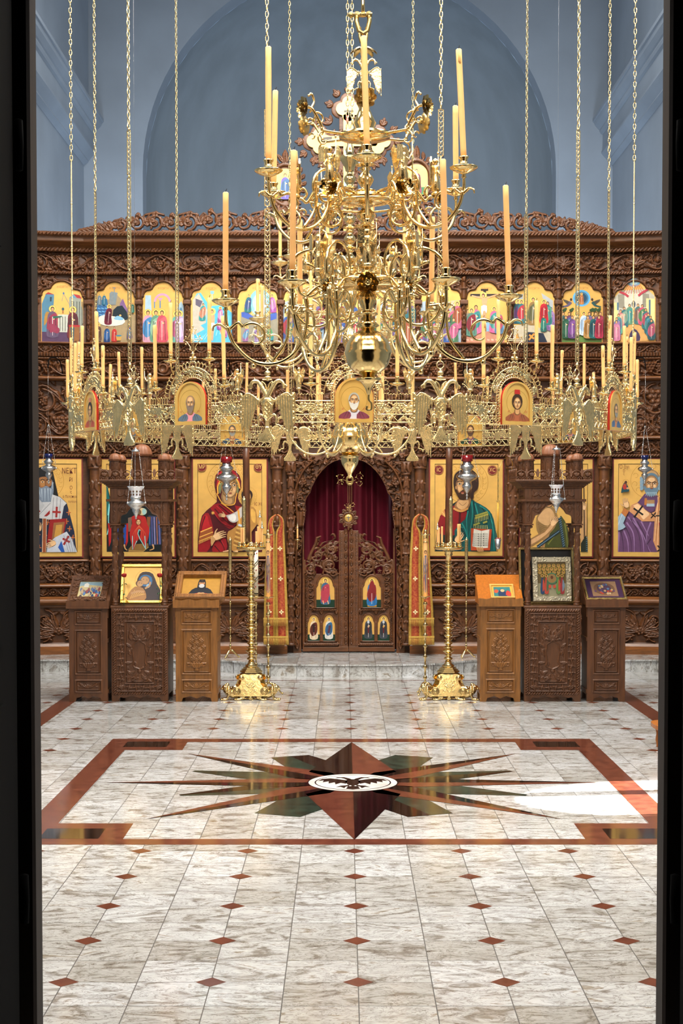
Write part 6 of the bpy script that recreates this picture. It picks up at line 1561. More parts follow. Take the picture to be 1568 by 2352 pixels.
for k in range(12):
    bd = MB(); bd.prism(arch_out(IW, IH), -A1-.022, -A1-.010)
    b = bd.build('icon_board', REDE, RING); b.rotation_euler = (0, 0, D(30*k))
    fr = MB(); o_ = arch_out(IW-.002, IH-.001); i_ = [(x*.80, .017+z*.875) for x, z in arch_out(IW, IH)]
    n = len(o_); a1, a2, a3 = -A1-.0221, -A1-.0275, -A1-.0225
    fr.add([(x, a2, z) for x, z in o_]+[(x, a2, z) for x, z in i_]+[(x, a3, z) for x, z in i_]+[(x, a1, z) for x, z in o_],
           [(i, (i+1) % n, n+(i+1) % n, n+i) for i in range(n)]+[(n+i, n+(i+1) % n, 2*n+(i+1) % n, 2*n+i) for i in range(n)]+[(3*n+i, 3*n+(i+1) % n, (i+1) % n, i) for i in range(n)]+[tuple(range(2*n, 3*n))])
    fr.add([(x, -A1-.0098, z) for x, z in o_], [tuple(reversed(range(n)))])
    fr.build('gilded_frame', GOLDF, b)
    p = Paint(lambda x, y: (x/1000, .002-y/1000), .00012); bust(p, BUST[k]); p.build('portrait', b, (0, -A1-.0226, 0))
    q = Paint(lambda x, y: (-x/1000, .002-y/1000), .00012); bust(q, BUST[(k*5+3) % 12])
    for i, v in enumerate(q.mb.v): q.mb.v[i] = (v[0], -v[1], v[2])
    q.build('inner_portrait', b, (0, -A1-.0096, 0))

# ---- candles: one mesh per length class, every candle an object of its own
CANDM = {}
def candle(x, y, z, h, r, label, group, lean=(0, 0), seed=0, wick=True):
    key = (round(h, 2), round(r, 4), seed % 3)
    if key not in CANDM:
        rs = random.Random(seed % 3+int(h*100)); H = key[0]
        mb = MB(); prof = [(r, 0)]
        for i in range(1, 9): prof.append((r*(1+rs.uniform(-.03, .03)), H*i/9))
        prof += [(r*.99, H-.003), (r*.72, H), (r*.3, H-.003), (0, H-.004)]
        mb.lathe(prof, 14, (0, 0, 0), cap=True)
        if seed % 3:
            for q in range(2): 
                a = rs.uniform(0, 6.28); l = rs.uniform(.02, .07)
                mb.tube([(r*math.cos(a), r*math.sin(a), H-.002), (r*1.12*math.cos(a), r*1.12*math.sin(a), H-l*.5), (r*1.1*math.cos(a), r*1.1*math.sin(a), H-l)], [.002, .0028, .0034], 6)
        me = mb.build('candle', WAX); wk = MB(); wk.tube([(0, 0, H-.006), (.001, 0, H+.006), (.004, .001, H+.013)], .0013, 5); w = wk.build('wick', WICK)
        CANDM[key] = (me.data, w.data); bpy.data.objects.remove(me); bpy.data.objects.remove(w)
    o = bpy.data.objects.new('taper_candle', CANDM[key][0]); COL.objects.link(o); o.location = (x, y, z); o.rotation_euler = (lean[1], lean[0], 0)
    tag(o, label, 'candle', group)
    w = bpy.data.objects.new('wick', CANDM[key][1]); link(w, o)
    return o
BNAME = ['front grey-bearded portrait', 'red-hatted portrait right of centre', 'near right side portrait', 'far right side portrait', 'rear right outer portrait', 'rear right inner portrait',
         'rear middle portrait', 'rear left inner portrait', 'rear left outer portrait', 'far left side portrait', 'near left curly-haired portrait', 'bald brown-bearded portrait left of centre']
CN = ['upper left', 'upper right', 'lower left', 'lower right']
UPL = {0: (.25, .25), 1: (.25, .25), 2: (.20, .25), 11: (.26, .27), 10: (.27, .27)}
rs = random.Random(42)
for k in range(12):
    for ci, (cx, cz_, cyo) in enumerate(CUPS):
        a = D(30*k); lx_, ly_ = cx, -A1-cyo
        X = RCX+lx_*math.cos(a)-ly_*math.sin(a); Y = RCY+lx_*math.sin(a)+ly_*math.cos(a)
        H = rs.choice((.22, .25, .27)) if ci < 2 else rs.choice((.22, .27, .30))
        if k in (11,): H = (.26, .27, .29, .31)[ci]
        if k == 1: H = (.26, .27, .30, .29)[ci]
        if k == 0: H = (.24, .24, .29, .30)[ci]
        if k in (5, 6, 7): H = rs.choice((.12, .17, .22))
        nm = BNAME[k]
        side = CN[ci]
        if 4 <= k <= 8: side = side.replace('left', 'Q').replace('right', 'left').replace('Q', 'right')
        candle(X, Y, RCZ+cz_+.030, H, .0093, 'cream candle, %s cup of the ring\'s %s' % (side, nm), 'candles around the brass ring', (rs.gauss(0, .012), rs.gauss(0, .012)), rs.randrange(9))
# ------------------------------------------------------------------ the two tiered chandeliers
def rz2(pts, th, c=(0, 0)):
    """radial-plane points (r, z) turned to angle th (0 = towards the camera)"""
    return [(c[0]+r*math.sin(th), c[1]-r*math.cos(th), z) for r, z in pts]
def spir(cx, cz, r0, r1, a0, a1, n=22):
    return [(cx+(r0+(r1-r0)*i/n)*math.cos(a0+(a1-a0)*i/n), cz+(r0+(r1-r0)*i/n)*math.sin(a0+(a1-a0)*i/n)) for i in range(n+1)]
def cat2(pts, n=6): return [(v.x, v.y) for v in catmull([(a, b, 0) for a, b in pts], n)]
def arm_mesh(R, r_hub, zd, zh, k=1.0, w=.0075):
    """candle arm in local frame: reaches radius R with its dish at zd; zh = hub height"""
    mb = MB()
    def T(pts, w0, w1=None):
        P = rz2(cat2(pts), 0); n = len(P); w1 = w0 if w1 is None else w1
        mb.tube(P, [w0+(w1-w0)*i/(n-1) for i in range(n)], 7)
    s = k
    T([(R, zd-.012), (R, zd-.05*s), (R-.004, zd-.075*s)], w*.8, w)
    T([(R-.003, zd-.07*s), (R-.03*s, zd-.14*s), (R-.10*s, zd-.205*s), (R-.18*s, zd-.215*s), (R-.25*s, zd-.18*s), (R-.295*s, zd-.11*s), (R-.305*s, zd-.02*s), (R-.30*s, zd+.03*s)], w, w*1.05)
    T([(R-.17*s, zd-.21*s), (R-.225*s, zd-.13*s), (R-.235*s, zd-.04*s), (R-.245*s, zd+.035*s)], w*.8, w*.75)
    T([(R-.31*s, zd-.01*s), (R-.22*s, zd+.0*s)], w*.8)
    T([(R-.30*s, zd+.03*s), (max(r_hub, R-.36*s), (zd+zh)/2+.04*s), (r_hub, zh)], w, w)
    P = rz2(spir(R-.105*s, zd-.115*s, .058*s, .018*s, .75, .75+4.6), 0); mb.tube(P, [w*.9-(w*.45)*i/len(P) for i in range(len(P))], 7)
    T([(R-.012*s, zd-.085*s), (R-.045*s, zd-.060*s), (R-.063*s, zd-.078*s)], w*.9, w*.8)
    T([(R-.005, zd-.085*s), (R+.022*s, zd-.066*s), (R+.045*s, zd-.072*s), (R+.05*s, zd-.09*s)], w*.9, w*.35)
    mb.ball(rz2([(R-.10*s, zd-.222*s)], 0)[0], w*1.5, 8, 6)
    # scrolls that link the arm to the stem
    rr = (r_hub+R-.30*s)/2; rad = max(.042, (R-.30*s-r_hub)*.6+.03)
    for (c1, c2, a0, a1, rd) in ((rr+.03, zh+.05*s, -.5, 5.2, rad), (rr+.02, zh-.075*s, .5, -5.2, rad*.9), (rr+.07*s, zh+.005, 1.5, 6.4, rad*.7)):
        P = rz2(spir(c1, c2, rd, rd*.28, a0, a1), 0); mb.tube(P, [w*.95-(w*.4)*i/len(P) for i in range(len(P))], 7)
    return mb
def dish_mesh(r, k=1.0, so=.011):
    mb = MB(); q = k
    mb.lathe([(0, -.030*q), (.010*q, -.028*q), (.006*q, -.018*q), (.016*q, -.012*q), (r*.6, -.006*q), (r*.95, .004*q), (r, .009*q), (r-.003, .011*q), (r*.6, .003*q), (.016*q, .004*q), (.011*q, .012*q), (so+.008, .018*q), (so+.003, .024*q), (so+.002, .036*q), (so+.007, .042*q), (so+.007, .047*q), (so, .047*q), (so, .03*q), (0, .03*q)], 22)
    return mb
def flower_mesh(r, ang=0.0):
    """open rosette facing outwards (-Y)"""
    mb = MB()
    for ringi, (rr, n, dp) in enumerate(((1.0, 8, .0), (.66, 6, .22), (.36, 5, .38))):
        for i in range(n):
            a = 2*PI*i/n+ringi*.3; vs = []; m = 5
            for t in range(m):
                f = t/(m-1); rad = r*rr*(.22+.78*f); wd = r*rr*.42*math.sin(PI*min(.93, .18+.72*f)); dy = -r*(dp+.35*f*f-.15*f)
                for s_ in (-1, 0, 1):
                    ca, sa = math.cos(a), math.sin(a)
                    vs.append((rad*ca-s_*wd*sa, dy-abs(s_)*r*.08, rad*sa+s_*wd*ca))
            fs = []
            for t in range(m-1):
                for q in range(2): b = t*3+q; fs.append((b, b+1, b+4, b+3))
            mb.add(vs, fs, 0, True); mb.add([(x, y+.0022, z) for x, y, z in vs], [tuple(reversed(f)) for f in fs], 0, True)
    mb.ball((0, -r*.35, 0), r*.16, 8, 6)
    mb.lathe([(0, 0), (r*.3, .0), (r*.14, .02), (0, .022)], 8)
    return mb
def stem(name, parent, prof, c, m=BRASS, seg=28): mb = MB(); mb.lathe(prof, seg, c); return mb.build(name, m, parent)
def baluster(z0, z1, r, n):
    """turned stem profile between z0 and z1"""
    pts = []; L = (z1-z0)/n
    for i in range(n):
        z = z0+i*L
        pts += [(r*.45, z), (r*.55, z+L*.04), (r*1.15, z+L*.09), (r*1.15, z+L*.13), (r*.6, z+L*.18), (r*.5, z+L*.25), (r*.8, z+L*.38), (r*1.0, z+L*.52), (r*.85, z+L*.66), (r*.5, z+L*.78), (r*.42, z+L*.88), (r*.7, z+L*.93), (r*.7, z+L*.96)]
    return pts
def arms_around(root, n, th0, make, name, m, sub=None):
    o0 = make().build(name, m, root); objs = [o0]; o0.rotation_euler = (0, 0, th0)
    for i in range(1, n):
        o = o0.copy(); link(o, root); o.rotation_euler = (0, 0, th0+2*PI*i/n); objs.append(o)
    return objs
# rotation by th about z maps the local -Y direction to (sin th, -cos th): same convention as the ring

# --- nearer chandelier, hanging in front of the ring
AX, AY = at(845, 600, 5.9).x, 5.9
A = thing('tiered_chandelier', 'near tiered brass chandelier with tall candles, scroll arms, flowers and a large ball', 'chandelier', (AX, AY, 2.177))
TILT = D(.9)
A.rotation_euler = (0, -TILT, 0)
za = lambda y, Y=5.9: at(845, y, Y).z-2.177
O = (0, 0, 0)
ballp = [(.0, -.098), (.02, -.094)]+[(.088*math.cos(t), .088*math.sin(t)) for t in np.linspace(-1.25, -.12, 9)]+[(.090, -.006), (.091, 0), (.090, .006)]+[(.088*math.cos(t), .088*math.sin(t)) for t in np.linspace(.12, 1.25, 9)]+[(.02, .09)]
stem('ball', A, ballp, O, seg=40)
stem('drop_finial', A, [(0, -.16), (.006, -.155), (.012, -.135), (.022, -.118), (.03, -.108), (.05, -.10), (.045, -.094), (.02, -.09)], O)
mb = MB(); mb.tube(rz2(cat2([(0, -.155), (0, -.175), (.010, -.19), (.008, -.212), (-.008, -.212), (-.006, -.198)]), PI/2), .004, 7); mb.build('hook', BRASSD, A)
stem('stem', A, [(.02, .085), (.045, .10), (.03, .115), (.022, .13)]+baluster(.13, za(640)-.02, .034, 1)+[(.10, za(640)-.03), (.105, za(640)-.015), (.105, za(640)), (.05, za(640)+.01)]
     + baluster(za(635), za(470), .038, 3)+[(.05, za(470)), (.095, za(465)), (.095, za(450)), (.03, za(445))]+baluster(za(445), za(325), .032, 2)+[(.03, za(325)), (.095, za(318)), (.098, za(308)), (.04, za(303))]
     + [(.035, za(300)), (.045, za(285)), (.03, za(265)), (.02, za(250)), (.028, za(238)), (.016, za(225)), (.014, za(200)), (.022, za(190)), (.012, za(180)), (.010, za(150)), (.018, za(145)), (.010, za(138)), (.010, za(118))], O)
# leafy cap, shackle and heavy chain
mb = MB(); z = za(112)
for i in range(8):
    a = 2*PI*i/8; ca, sa = math.cos(a), math.sin(a); vs = []
    for t, (r, dz, w) in enumerate(((.008, .006, .006), (.025, .004, .012), (.040, -.004, .011), (.050, -.014, .004))):
        for s_ in (-1, 0, 1): vs.append((r*ca-s_*w*sa, r*sa+s_*w*ca, z+dz-abs(s_)*.004))
    fs = [(t*3+q, t*3+q+1, t*3+q+4, t*3+q+3) for t in range(3) for q in range(2)]
    mb.add(vs, fs, 0, True); mb.add([(x, y, zz-.003) for x, y, zz in vs], [tuple(reversed(f)) for f in fs], 0, True)
mb.lathe([(0, z+.03), (.006, z+.028), (.008, z+.01), (.012, z+.004), (0, z)], 12); mb.build('leaf_cap', BRASSD, A)
mb = MB(); z1 = za(75); mb.tube([(-.012, 0, z1+.02), (-.013, 0, z1-.015), (-.009, 0, z1-.035), (0, 0, z1-.042), (.009, 0, z1-.035), (.013, 0, z1-.015), (.012, 0, z1+.02)], .0055, 8)
zt = za(36); mb.tube(cat2([(0, 0)], 1) and [(-.022, 0, zt+.014), (-.024, 0, zt-.02), (-.016, 0, zt-.055), (0, 0, zt-.066), (.016, 0, zt-.055), (.024, 0, zt-.02), (.022, 0, zt+.014)], .0085, 10)
mb.tube([(-.042, 0, zt+.004), (.034, 0, zt+.004)], .009, 10); mb.ball((-.044, 0, zt+.004), .012, 8, 6); mb.lathe([(0, -.006), (.016, -.006), (.016, .006), (0, .006)], 8, (0, 0, zt+.004)); mb.build('shackle', BRASSD, A)
mb = chain_mesh(za(30), CEIL-2.177, .072, .050, .0075); mb.build('chain', BRASS, A)
# eagle finial, angels, arms, dishes, flowers
EF = eagle_relief(.50); EF.mesh('eagle_finial', BRASSP, pierce=True, back=.004, parent=A, loc=(0, -.03, za(205)))
ZL, ZM, ZU = za(690), at(845, 420, 5.9).z-2.177, za(245, 5.77)
DISHM = dish_mesh(.052, 1.0, .0115).build('drip_dish', BRASS, A)
def add_dishes(root, n, th0, R, z, src, scale=1.0):
    out = []
    for i in range(n):
        th = th0+2*PI*i/n
        if not src.get('used'): o = src; src['used'] = 1
        else: o = src.copy(); link(o, root)
        o.location = (R*math.sin(th), -R*math.cos(th), z); o.scale = (scale,)*3; out.append((th, o.location.copy()))
    return out
lowA = add_dishes(A, 6, D(30), .53, ZL, DISHM); midA = add_dishes(A, 6, 0, .406, ZM, DISHM)
for o in list(bpy.data.objects):
    if 'used' in o.keys(): del o['used']
arms_around(A, 6, D(30), lambda: arm_mesh(.53, .09, ZL-.015, za(655)), 'candle_arm', BRASS)
arms_around(A, 6, 0, lambda: arm_mesh(.406, .085, ZM-.015, za(458), .82, .0068), 'upper_candle_arm', BRASS)
def flower_arm(r0, z0, r1, z1, up=.09, w=.0055, fr=.034):
    mb = MB()
    mb.tube(rz2(cat2([(r0, z0), ((r0+r1)*.5, z0+.003), (r0+(r1-r0)*.55, z0+.02), (r0+(r1-r0)*.72, z1-.01), (r1-.03, z1+.004), (r1, z1)]), 0), w, 7)
    mb.tube(rz2(cat2([(r0+(r1-r0)*.8, z1), (r0+(r1-r0)*.72, z1+up*.3), (r0+(r1-r0)*.78, z1+up*.6), (r0+(r1-r0)*.86, z1+up*.5)]), 0), w*.8, 6)
    for (c1, c2, a0, a1, rd) in ((r0+(r1-r0)*.62, z1-.035, 1.2, 5.8, .026), (r0+(r1-r0)*.50, z0-.030, 1.6, -3.2, .03), (r0+(r1-r0)*.80, z1-.05, .5, 5, .017)):
        P = rz2(spir(c1, c2, rd, rd*.3, a0, a1), 0); mb.tube(P, [w*.75-(w*.35)*i/len(P) for i in range(len(P))], 6)
    return mb
arms_around(A, 6, 0, lambda: flower_arm(.09, za(313), .262, ZU), 'flower_arm', BRASS)
arms_around(A, 6, D(30), lambda: flower_arm(.09, za(450), .27, za(425, 5.65)-.0, .07, .006), 'flower_arm', BRASS)
def place_flowers(root, n, th0, r, z, rad, m=BRASSD):
    o0 = flower_mesh(rad)
    for i, v in enumerate(o0.v): o0.v[i] = (v[0], v[1]-r, v[2]+z)
    arms_around(root, n, th0, lambda: o0, 'flower', m)
place_flowers(A, 6, 0, .255, ZU, .040); place_flowers(A, 6, D(30), .265, za(425, 5.65), .036, BRASS); place_flowers(A, 6, 0, .175, za(648, 5.7), .040, BRASS)
def angel_ring(root, n, th0, r, z, h):
    mb = MB(); angel(mb, 0, -r, z, h, 1); mb.box(-.034, -.010, -r-.02, -r-.016, z+h*.55, z+h*.9); arms_around(root, n, th0, lambda: mb, 'angel_figure', BRASSP)
angel_ring(A, 6, D(30), .262, za(452), .15); angel_ring(A, 6, 0, .205, za(632), .15)
mb = MB(); mb.tube(torus_pts((0, 0, za(652)), .17, 40, 'xy'), .0045, 6, closed=True); mb.tube(torus_pts((0, 0, za(470)), .15, 40, 'xy'), .0045, 6, closed=True); mb.build('brace_ring', BRASS, A)
bpy.context.view_layer.update()
TN = ['front', 'front right', 'rear right', 'rear', 'rear left', 'front left']
rs = random.Random(5)
for i, (th, loc) in enumerate(lowA):
    w = A.matrix_basis @ loc
    nm = ['inner right', 'outer right', 'rear right', 'rear left', 'outer left', 'inner left'][i]
    H = (.385, .385, .36, .36, .375, .435)[i]
    candle(w.x, w.y, w.z+.030, H, .0108, 'tall cream candle on the near chandelier\'s lower tier, %s arm' % nm, 'tall candles of the near chandelier', ((-.03, -.035, .01, 0, .004, .012)[i], rs.gauss(0, .01)), i)
for i, (th, loc) in enumerate(midA):
    w = A.matrix_basis @ loc
    H = (.39, .395, .30, .34, .37, .42)[i]
    candle(w.x, w.y, w.z+.030, H, .0108, 'tall cream candle on the near chandelier\'s upper tier, %s arm' % TN[i], 'tall candles of the near chandelier', ((-.03, -.05, -.01, .01, .02, .0)[i], rs.gauss(0, .01)), i+1)

# --- farther chandelier in the middle of the ring
BXc, BYc = at(803, 800, 9.07).x, 9.07
B = thing('tiered_chandelier', 'far tiered brass chandelier rising inside the brass ring, its polished ball below the ring', 'chandelier', (BXc, BYc, at(803, 1005, 9.07).z))
B0 = B.location.z
zb = lambda y: at(803, y, 9.07).z-B0
stem('ball', B, [(.0, -.118), (.03, -.112)]+[(.107*math.cos(t), .107*math.sin(t)) for t in np.linspace(-1.2, -.1, 10)]+[(.109, 0)]+[(.107*math.cos(t), .107*math.sin(t)) for t in np.linspace(.1, 1.2, 10)]+[(.03, .11)], O, seg=40)
stem('lower_bowl', B, [(0, zb(1100)), (.008, zb(1098)), (.014, zb(1088)), (.028, zb(1078)), (.046, zb(1066)), (.052, zb(1056)), (.05, zb(1050)), (.062, zb(1047)), (.055, -.105), (.03, -.10)], O)
mb = MB(); mb.tube(torus_pts((0, 0, zb(1103)), .017, 16, rz=.024), .006, 8, closed=True); mb.ball((0, 0, zb(1112)), .008, 8, 6); mb.build('drop_ring', BRASSD, B)
R = Relief(.34, .30, .0022, z0=-.24)
for (xa, za_, xb, zb_) in ((0, -.02, 0, -.16), (-.10, -.015, .10, -.015)): pass
for s_ in (-1, 1):
    R.stroke([(s_*.012, -.03), (s_*.010, -.15)], .0022, .0022, .003); R.spiral(s_*.055, .0, .022, 0, 1.6, .0022, .003, dr=s_, rose=False); R.spiral(s_*.055, -.035, .018, 0, 1.6, .0022, .003, dr=-s_, rose=False); R.spiral(s_*.016, -.165, .014, 0, 1.5, .0022, .003, dr=s_, rose=False)
    R.stroke([(0, -.03), (s_*.035, -.018)], .003, .0022, .003)
R.spiral(0, -.19, .014, 0, 1.5, .002, .003, rose=False); R.seg((0, -.03), (0, -.22), .0022, .0022, .003)
R.mesh('pendant_cross', BRASSD, pierce=True, back=.002, parent=B, loc=(0, 0, zb(1095)))
stem('stem', B, [(.03, .105), (.06, .125), (.035, .14)]+baluster(.14, zb(830), .04, 1)+baluster(zb(830), zb(640), .045, 2)+[(.04, zb(640)), (.12, zb(632)), (.12, zb(624)), (.04, zb(620))]+baluster(zb(620), zb(390), .036, 5)+[(.03, zb(385)), (.055, zb(368)), (.062, zb(360)), (.02, zb(355)), (.026, zb(345)), (.015, zb(335)), (.012, zb(320)), (.02, zb(315)), (.0, zb(310))], O)
mb = MB(); 
for s_ in (-1, 1):
    c = chain_mesh(zb(312), CEIL-B0, .034, .022, .0035, (s_*.013, 0)); mb.add(c.v, c.f, 0, True)
mb.build('chain', BRASSP, B)
DB = dish_mesh(.05, 1.0, .0105).build('drip_dish', BRASSP, B)
topB = add_dishes(B, 10, D(18), .40, zb(606), DB); midB = add_dishes(B, 8, D(22.5), .56, zb(745), DB); lowB = add_dishes(B, 6, D(30), .36, .14, DB)
for o in list(bpy.data.objects):
    if 'used' in o.keys(): del o['used']
arms_around(B, 10, D(18), lambda: arm_mesh(.40, .09, zb(606)-.015, zb(628), .80, .0062), 'upper_candle_arm', BRASSP)
arms_around(B, 8, D(22.5), lambda: arm_mesh(.56, .09, zb(745)-.015, zb(722), 1.0, .007), 'candle_arm', BRASSP)
arms_around(B, 6, D(30), lambda: arm_mesh(.36, .09, .12, .10, 1.0, .006), 'lower_scroll_arm', BRASSP)
angel_ring(B, 6, D(30), .25, zb(628), .17)
rs = random.Random(9)
for grp, lst, nm in ((0, topB, 'upper'), (1, midB, 'middle'), (2, lowB, 'lowest')):
    for i, (th, loc) in enumerate(lst):
        w = B.location+loc; dg = (math.degrees(th)+180) % 360-180
        side = 'facing the doorway' if abs(dg) < 12 else ('facing the icon screen' if abs(dg) > 168 else ('%s %s' % ('near' if abs(dg) < 80 else ('mid' if abs(dg) < 100 else 'far'), 'right' if dg > 0 else 'left')))
        H = rs.choice((.20, .25, .22)) if grp < 2 else .22
        candle(w.x, w.y, w.z+.030, H, .0095, 'cream candle on the far chandelier\'s %s tier, %s, %s' % (nm, side, ['nearest the axis', 'in the middle', 'outermost'][min(2, int(abs(math.sin(th))*3))]), 'candles of the far chandelier', (rs.gauss(0, .01), rs.gauss(0, .01)), rs.randrange(9))
# ------------------------------------------------------------------ lecterns (icon stands)
def vase(R, cx, z0, z1, w, h):
    H = z1-z0
    R.poly([(cx-w*.10, z0), (cx+w*.10, z0), (cx+w*.06, z0+H*.05), (cx+w*.24, z0+H*.12), (cx+w*.26, z0+H*.20), (cx-w*.26, z0+H*.20), (cx-w*.24, z0+H*.12), (cx-w*.06, z0+H*.05)], h)
    for k in range(5): t = (k-2)/2; R.seg((cx+t*w*.20, z0+H*.19), (cx+t*w*.08, z0+H*.07), w*.035, w*.02, h*1.35)
    for s_ in (-1, 1): R.stroke([(cx+s_*w*.24, z0+H*.19), (cx+s_*w*.36, z0+H*.19), (cx+s_*w*.34, z0+H*.12), (cx+s_*w*.24, z0+H*.11)], .004, .003, h)
    for i, (x, z) in enumerate(((0, .93), (-.17, .80), (.17, .80), (0, .72), (-.27, .62), (.27, .62), (-.10, .58), (.13, .54), (-.28, .42), (.28, .42), (0, .40), (-.13, .32), (.13, .32))):
        R.stroke([(cx, z0+H*.2), (cx+x*w*.5, z0+H*(.2+(z-.2)*.6)), (cx+x*w, z0+H*z)], .003, .0025, h*.7)
        R.rosette(cx+x*w, z0+H*z, w*.095, h*1.2, 5)
        for s_ in (-1, 1): R.leaf(cx+x*w*.7, z0+H*(z-.1), PI/2+s_*1.0, w*.22, w*.08, h*.9, -.4*s_)
def shell(R, cx, cz, w, h):
    for k in range(7): a = PI*(k+.5)/7; R.leaf(cx, cz-w*.07, a, w*.19, w*.05, h, 0)
    for s_ in (-1, 1):
        R.stroke([(cx+s_*w*.12, cz-w*.04), (cx+s_*w*.25, cz+w*.03), (cx+s_*w*.36, cz-w*.02), (cx+s_*w*.44, cz+w*.01)], w*.03, w*.015, h); R.leaf(cx+s_*w*.2, cz, PI/2-s_*1.1, w*.22, w*.09, h, .5*s_)
def frame_rect(R, x0, x1, z0, z1, t, h, hin=0):
    R.band(z0, z1, h, x0, x1); R.H[(R.Z[:, None] > z0+t) & (R.Z[:, None] < z1-t) & (R.X[None, :] > x0+t) & (R.X[None, :] < x1-t)] = hin
def lectern(pxa, pxb, ybot, ytop, yback, Y, label, wood, plainb=False):
    ca = at(pxa, ybot, Y).x; cb = at(pxb, ybot, Y).x; w = cb-ca; cx = (ca+cb)/2
    ztop = at(pxa, ytop, Y).z; dep = .30; h = ztop-.02
    zb_ = at(pxa, yback, Y+dep).z
    T = thing('icon_lectern', label, 'lectern', (cx, Y, 0), (0, 0, 0), 'icon lecterns in front of the screen')
    mb = MB(); hw = w/2
    mb.box(-hw, hw, .0, dep, .055, h)
    for s_ in (-1, 1):
        a, b = sorted((s_*hw, s_*(hw-.05))); mb.box(a, b, 0, .05, 0, .055); mb.box(a, b, dep-.05, dep, 0, .055)
        a, b = sorted((s_*hw, s_*(hw+.006)))
        for (za, zb2) in ((.07, .10), (h-.10, h-.02), (h-.30, h-.27)): mb.box(a, b, 0, dep, za, zb2)
    mb.build('cabinet', wood, T)
    R = Relief(w, h-.0, .0032, z0=0)
    R.H[:] = .004
    ap = [(-hw+.05, 0), (-hw+.06, .03), (-hw+.09, .036), (-hw*.3, .045), (0, .025), (hw*.3, .045), (hw-.09, .036), (hw-.06, .03), (hw-.05, 0)]
    R.poly([(x, z) for x, z in ap], 0, 'cut')
    q = h/.80; m = .045
    for (za, zb2) in ((.075*q, .185*q), (.64*q, .76*q), (.225*q, .60*q)):
        frame_rect(R, -hw+m, hw-m, za, zb2, .010, .012, .001); frame_rect(R, -hw+m+.022, hw-m-.022, za+.02, zb2-.02, .004, .010, .004)
    shell(R, 0, .130*q, w*.62, .012); shell(R, 0, .70*q, w*.62, .012); vase(R, 0, .26*q, .57*q, w*.62, .012)
    R.H *= 1.5; R.mesh('front_panel', wood, parent=T, back=.004, loc=(0, -.006, 0))
    # sloping desk with a lip
    mb = MB(); dz = zb_-ztop; hw2 = hw+.018
    mb.add([(-hw2, -.03, h), (hw2, -.03, h), (hw2, dep, h), (-hw2, dep, h), (-hw2, -.03, h+.028), (hw2, -.03, h+.028), (hw2, dep, zb_), (-hw2, dep, zb_)], [(0, 3, 2, 1), (4, 5, 6, 7), (0, 1, 5, 4), (2, 3, 7, 6), (1, 2, 6, 5), (3, 0, 4, 7)])
    mb.build('sloping_desk', GOLDENW if plainb else wood, T)
    mb = MB(); n = 24; pts = [(-hw2, h-.012)]
    for i in range(n+1): t = i/n; pts.append((-hw2+2*hw2*t, h+.046+.006*math.cos(t*6*PI)*(1 if .1 < t < .9 else 0)))
    pts.append((hw2, h-.012)); mb.prism(pts[::-1], -.045, -.028); mb.box(-hw2, hw2, -.05, -.0, h-.02, h-.004); mb.build('lip', wood, T)
    sl = math.atan2(zb_-(h+.028), dep+.03)
    return T, cx, (h+.028), sl, dep
def desk_frame(cx, zf, sl, Y, w, hgt, up, label, name, frame_m, board_m, draw, fw=.03, side=0.0, thick=.022, yaw=0, carve=None):
    """a framed picture lying on the slope; up = distance from the lip along the slope"""
    t = thing(name, label, 'icon', (cx+side, Y-.028+up*math.cos(sl), zf+.002+up*math.sin(sl)), (sl-PI/2, 0, yaw), None)
    # local axes: x right, z up the slope, -y out of the picture; rotating by sl-90deg about x lays it on the desk
    mb = MB(); hw = w/2
    for (x0, x1, z0, z1) in ((-hw, hw, 0, fw), (-hw, hw, hgt-fw, hgt), (-hw, -hw+fw, fw, hgt-fw), (hw-fw, hw, fw, hgt-fw)): mb.box(x0, x1, -thick, 0, z0, z1, bev=.005)
    f = mb.build('frame', frame_m, t)
    if carve:
        R = Relief(w, hgt, .0028, z0=0); carve(R, w, hgt, fw)
        R.mesh('frame_carving', frame_m, pierce=True, back=.001, thr=.0008, parent=t, loc=(0, -thick, 0))
    mb = MB(); mb.box(-hw+fw*.8, hw-fw*.8, -.008, -.001, fw*.8, hgt-fw*.8); mb.build('board', board_m, t)
    p = Paint(lambda x, y: (x, y), .00012); draw(p, -hw+fw, hw-fw, fw, hgt-fw); p.build('painting', t, (0, -.0085, 0))
    return t
def beads(R, w, h, fw):
    n = int(w/.012)
    for i in range(n): x = -w/2+w*(i+.5)/n; R.dot(x, fw/2, .005, .004); R.dot(x, h-fw/2, .005, .004)
    n = int(h/.012)
    for i in range(n): z = h*(i+.5)/n; R.dot(-w/2+fw/2, z, .005, .004); R.dot(w/2-fw/2, z, .005, .004)
def leafy(R, w, h, fw):
    rs = random.Random(4)
    for i in range(90):
        s_ = rs.choice((0, 1, 2, 3)); 
        x, z = ((rs.uniform(-w/2+.01, w/2-.01), fw/2), (rs.uniform(-w/2+.01, w/2-.01), h-fw/2), (-w/2+fw/2, rs.uniform(.01, h-.01)), (w/2-fw/2, rs.uniform(.01, h-.01)))[s_]
        R.leaf(x, z, rs.uniform(0, 6.28), fw*.6, fw*.3, .006, rs.uniform(-1, 1))
